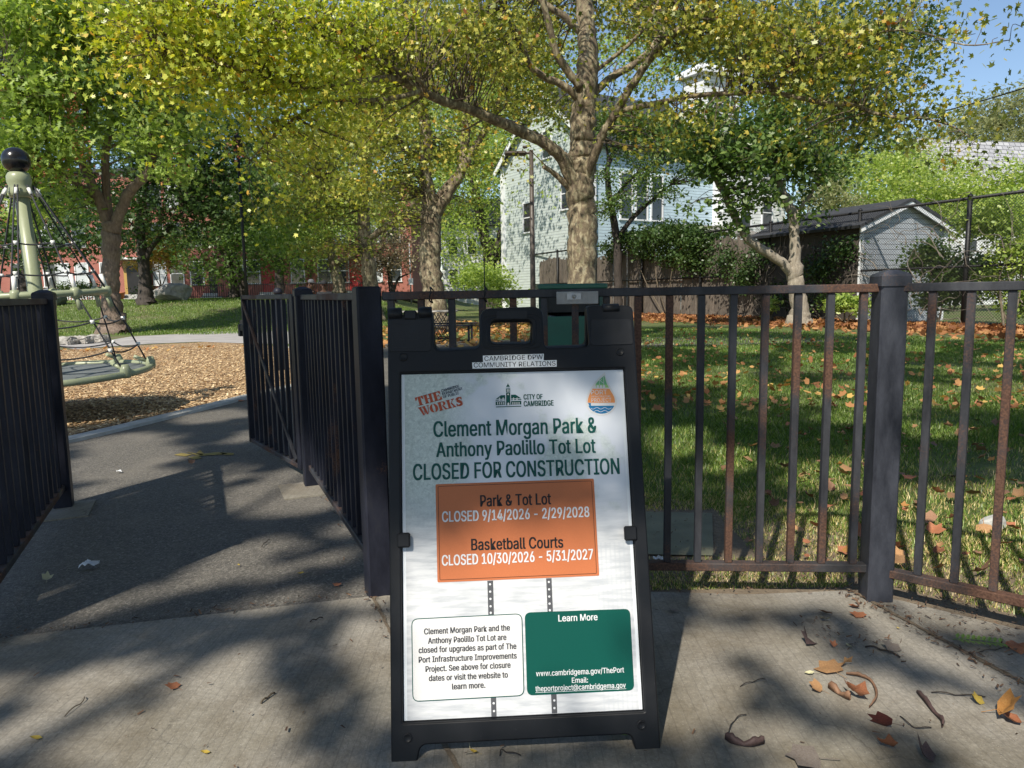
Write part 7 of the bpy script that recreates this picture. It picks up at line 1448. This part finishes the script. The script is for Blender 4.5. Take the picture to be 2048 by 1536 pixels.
putp(5, 'rust', 1722, 1240, .055, .2, 'pointed orange-brown leaf near the foot of the capped post'); putp(1, 'rust', 1712, 1220, .04, 2.2, 'small rust leaf just above the pointed orange-brown one')
putp(2, 'rust', 2026, 1306, .07, 5.0, 'rust-brown leaf with a long stem at the right edge by the dirt strip', (.2, .1)); putp(6, 'dark', 1622, 1296, .065, .5, 'blackish shrivelled leaf on the right pavement', (.3, .3)); putp(3, 'rust', 1668, 1300, .03, .5, 'tiny orange leaf tip beside the blackish shrivelled leaf', (.5, 0))
putp(5, 'grey', 1788, 1308, .06, .1, 'greyish dry leaf in the shade right of the blackish leaf', (.3, .2)); putp(5, 'grey', 1630, 1528, .10, 1.4, 'large flat grey-brown leaf cut by the lower picture edge')
putp(1, 'dark', 1858, 1528, .07, .7, 'dark curled leaf at the lower edge, right of the small orange-rust leaf', (.5, .2)); putp(4, 'yellow', 1958, 1415, .04, .3, 'small yellow and brown leaf left of the bright orange-tan leaf', (.3, .4))
putp(0, 'pale', 1698, 1300, .025, .3, 'tiny pale yellow leaf above the leaf cluster', me=OVAL[0]); putp(0, 'yellow', 1796, 1264, .012, .3, 'tiny yellow leaflet near the pavement joint', me=OVAL[0]); putp(0, 'pale', 1618, 1355, .03, 1.6, 'small pale olive leaf left of the leaf cluster', me=OVAL[1])
putp(5, 'rust', 352, 1383, .045, 1.2, 'brown leaf with a thin stem on the left pavement', (.2, .2)); putp(0, 'yellow', 72, 1486, .03, 1.9, 'small yellow leaf at the lower left corner of the pavement', me=OVAL[1], tilt=(.4, 0)); putp(0, 'yellow', 410, 1515, .025, 1.9, 'small yellow leaf near the bottom, left of the sandwich board', me=OVAL[1], tilt=(.4, 0))
putp(6, 'pale', 938, 1500, .045, .4, 'pale tan leaf standing under the lower edge of the sandwich board', (.8, .2), .03); putp(0, 'yellow', 948, 1513, .022, 1.0, 'tiny yellow leaf by the pale tan leaf under the sandwich board', me=OVAL[0]); putp(2, 'green', 1244, 1478, .055, 2.0, 'olive green leaf tucked under the right foot of the sandwich board', (.6, 0), .02)
putp(0, 'yellow', 602, 1153, .03, 1.6, 'small yellow leaf on the asphalt near the fence post', me=OVAL[1]); putp(0, 'yellow', 478, 1136, .016, .6, 'tiny yellow leaf in a sunlit patch of the asphalt', me=OVAL[0]); putp(3, 'brown', 384, 930, .05, .4, 'brown curled leaf on the path beside the left footing', (.5, 0)); putp(1, 'pale', 95, 1165, .045, .4, 'dry pale leaf on the asphalt near the left railing', (.3, 0)); putp(2, 'grey', 436, 1013, .03, .4, 'greyish leaf lying on the shaded asphalt left of the right railing'); putp(5, 'rust', 676, 1177, .035, .4, 'small reddish leaf on the seam between asphalt and pavement')
putp(5, 'rust', 484, 804, .09, .4, 'orange-brown leaf lying against the playground kerb'); putp(2, 'brown', 148, 840, .08, .4, 'brown leaf in the shade at the edge of the wood chips')
putp(7, 'brown', 1652, 1232, .05, 2.4, 'dull brown leaf lying before the railing left of the capped post', (.3, 0)); putp(2, 'grey', 1350, 1226, .045, 2.4, 'grey leaf in the board\'s shadow on the pavement', (.2, 0)); putp(3, 'pale', 1650, 1245, .035, 2.4, 'pale grey leaf just below the dull brown leaf before the railing', (.2, 0))
# compound green leaf: leaflets on a stem
p0, p1 = gp(1905, 1288), gp(2012, 1300); ge = thing('leaf_spray', 'fresh green compound leaf with paired leaflets lying across the pavement joint at the right', 'leaf', p0)
d = p1 - p0; L = np.linalg.norm(d); d /= L; s = np.array([-d[1], d[0], 0]); mb = MB(); mb.tube([p0 + d * L * t + Z3 * (.016 + .01 * math.sin(3 * t)) for t in np.linspace(0, 1, 8)], .0012, 5); mb.build('stem', LM['green'], ge)
mb = MB()
for k in range(9):
    for sg in (-1, 1):
        b = p0 + d * L * (.08 + .1 * k) + Z3 * .02; q = b + s * sg * .036 + d * .012; w = d * .007; mb.add([b, (b + q) / 2 + w + Z3 * .005, q + Z3 * .004, (b + q) / 2 - w + Z3 * .005], [(0, 1, 2, 3)])
mb.build('leaflets', LM['green'], ge)
# seed pods and twigs
def podstrip(name, label, pts, w, mat, cat, h=.012):
    P = spline([np.append(gp(*p)[:2], .012) for p in pts], 5); n = len(P); prof = np.sin(np.linspace(.12, math.pi - .12, n)) ** .6; mb = MB()
    T_ = np.gradient(P, axis=0); T_ /= np.linalg.norm(T_, axis=1)[:, None]; s = np.column_stack([-T_[:, 1], T_[:, 0], np.zeros(n)]); rr = np.random.default_rng(len(label))
    ht = h * (1 + .6 * np.sin(np.linspace(0, 9, n)) + rr.normal(size=n) * .2); vs = []
    for i in range(n): q = w * prof[i]; vs += [P[i] - s[i] * q, P[i] - s[i] * q * .4 + Z3 * ht[i], P[i] + s[i] * q * .5 + Z3 * ht[i] * 1.1, P[i] + s[i] * q + Z3 * ht[i] * .3]
    fs = [(i * 4 + j, i * 4 + (j + 1) % 4, i * 4 + 4 + (j + 1) % 4, i * 4 + 4 + j) for i in range(n - 1) for j in range(4)]
    mb.add(vs, fs, True); tag(mb.build(name, LM[mat], None, P[0] * [1, 1, 0]), label, cat)
podstrip('seed_pod', 'dark flat seed pod with pale marks at the lower edge, right of the sandwich board', [(1450, 1486), (1470, 1494), (1500, 1498), (1528, 1495)], .009, 'dark', 'seed pod'); podstrip('seed_pod', 'brown twisted seed pod crossing the leaf cluster', [(1656, 1382), (1680, 1395), (1700, 1408)], .009, 'brown', 'seed pod')
podstrip('seed_pod', 'curved yellow and red seed pod curling round the right side of the leaf cluster', [(1692, 1356), (1720, 1360), (1742, 1370), (1752, 1390), (1750, 1408), (1738, 1424)], .0042, 'brown', 'seed pod', .006); podstrip('seed_pod', 'thin dark twisted pod lying lengthwise on the right pavement', [(1833, 1392), (1850, 1410), (1868, 1432), (1884, 1450), (1884, 1464)], .006, 'dark', 'seed pod', .008)
def twig(label, pts, rad=.0022, mat='twig'):
    P = spline([np.append(gp(*p)[:2], .011) for p in pts], 5); mb = MB(); mb.tube(P + np.column_stack([np.zeros(len(P)), np.zeros(len(P)), np.abs(np.sin(np.linspace(0, 6, len(P)))) * .006]), rad, 5); tag(mb.build('twig', MAT[mat], None, P[0] * [1, 1, 0]), label, 'twig')
twig('short stout twig on the sunlit left pavement', [(522, 1414), (535, 1404), (550, 1394)], .003); twig('thin hooked twig on the left pavement near the bottom', [(130, 1440), (150, 1424), (168, 1410), (170, 1402)], .0016)
twig('long thin dark twig curving above the dark pod at the lower edge', [(1455, 1484), (1462, 1460), (1475, 1444), (1492, 1438)], .0014, 'bark_dark'); twig('thin dark twig lying across the right pavement', [(1862, 1392), (1910, 1398), (1970, 1402)], .0018, 'bark_dark'); twig('long grey twig in the shade above the greyish leaf', [(1730, 1300), (1760, 1306), (1800, 1322)], .003, 'bark_dark')
twig('curved dark twig under the sandwich board', [(1000, 1520), (1004, 1510), (1020, 1516), (1042, 1520)], .0016, 'bark_dark'); twig('forked thin twig on the pavement left of the leaf cluster', [(1480, 1180 + 200), (1505, 1372), (1530, 1366)], .0014, 'bark_dark'); twig('thin stem running from the rust-brown leaf at the right edge', [(1955, 1312), (1990, 1307), (2020, 1302)], .0016, 'bark_dark'); twig('dark twig at the foot of the leaf cluster', [(1800, 1440), (1815, 1456), (1838, 1466), (1862, 1464)], .0016, 'bark_dark'); twig('small twig on the asphalt in a sunlit patch', [(524, 1098), (532, 1090), (540, 1085)], .002, 'bark_dark'); twig('dark twig on the pavement left of the board', [(620, 1250), (632, 1246), (646, 1242)], .002, 'bark_dark')
paper = paint('white_paper', (.72, .74, .76), .7, .05)
def scrap(label, px_, py_2, s, seed):
    p = gp(px_, py_2); rr = np.random.default_rng(seed); mb = MB(); n = 6; V = [(p[0] + s * (i / (n - 1) - .5) * rr.uniform(.8, 1.1), p[1] + s * .7 * (j / (n - 1) - .5) * rr.uniform(.8, 1.1), .014 + rr.random() * s * .4) for i in range(n) for j in range(n)]
    mb.add(V, [(i * n + j, i * n + n + j, i * n + n + j + 1, i * n + j + 1) for i in range(n - 1) for j in range(n - 1)], True); tag(mb.build('paper_scrap', paper, None, (p[0], p[1], 0)), label, 'litter')
scrap('crumpled white paper scrap on the asphalt near the left railing', 180, 1140, .07, 1); scrap('small white scrap on the path beside the gate opening', 239, 948, .035, 2); scrap('white card scrap on the dirt right of the sandwich board', 1316, 1126, .045, 3)
MAT['crumb'] = leafmat('leaf_crumb', [(0.0, (0.05, 0.03, 0.02)), (0.5, (0.17, 0.10, 0.06)), (1.0, (0.34, 0.25, 0.16))], 0.05, 0.85)
# loose crumbs of leaf, straw and grit that gather in seams and at the fence line
r = np.random.default_rng(92); A = []
for (a, b, n, w) in (((1330, 1165), (1760, 1165), 420, .07), ((1700, 1188), (2060, 1380), 380, .03), ((1790, 1170), (2060, 1290), 420, .10), ((740, 1190), (800, 1310), 60, .02), ((0, 1282), (770, 1186), 200, .02), ((640, 980), (770, 1170), 120, .05), ((1620, 1260), (1780, 1300), 120, .05)):
    p, q = gp(*a), gp(*b); t = r.random(n)[:, None]; A.append(p + (q - p) * t + r.normal(size=(n, 3)) * [w, w, 0])
A.append(np.column_stack([r.uniform(.5, 2.6, 900), r.uniform(2.3, 4.0, 900), np.zeros(900)])); A[-1] = A[-1][A[-1][:, 1] > 3.75 - A[-1][:, 0]]
A.append(np.column_stack([r.uniform(-2, 2.2, 500), r.uniform(1.3, 2.6, 500), np.zeros(500)])[:240]); A = np.vstack(A); A[:, 2] = .012 + r.random(len(A)) * .008
o = leaf_cloud('leaf_crumbs', A, .004 + .02 * r.random(len(A)) ** 2.2, _sh([(-.12, -.5, 0), (.14, -.4, .06), (.1, .5, 0), (-.16, .4, .05)]), r.random(len(A)) * .5, 'crumb', None, .75, 93); o['kind'] = 'stuff'; o['label'] = 'crumbs of dry leaf along pavement seams and the foot of the railing'; o['category'] = 'leaf crumbs'
# rough grass fringe at the foot of the railing
def fr_s(r, n): x = r.uniform(.5, 2.9, n); y = np.where(x < 1.3, 2.68 + 1.3 * r.random(n) ** 1.3, 2.75 - (x - 1.3) * .85 + r.uniform(.05, 1.1, n)); k = ~((x < 1.05) & (y > 3.0) & (y < 3.7)); return x[k], y[k]
grass('dry_grass', 'dry straw-coloured grass fringe at the foot of the railing', 34000, fr_s, .012, .04, .0016, 94, dry_all=True)
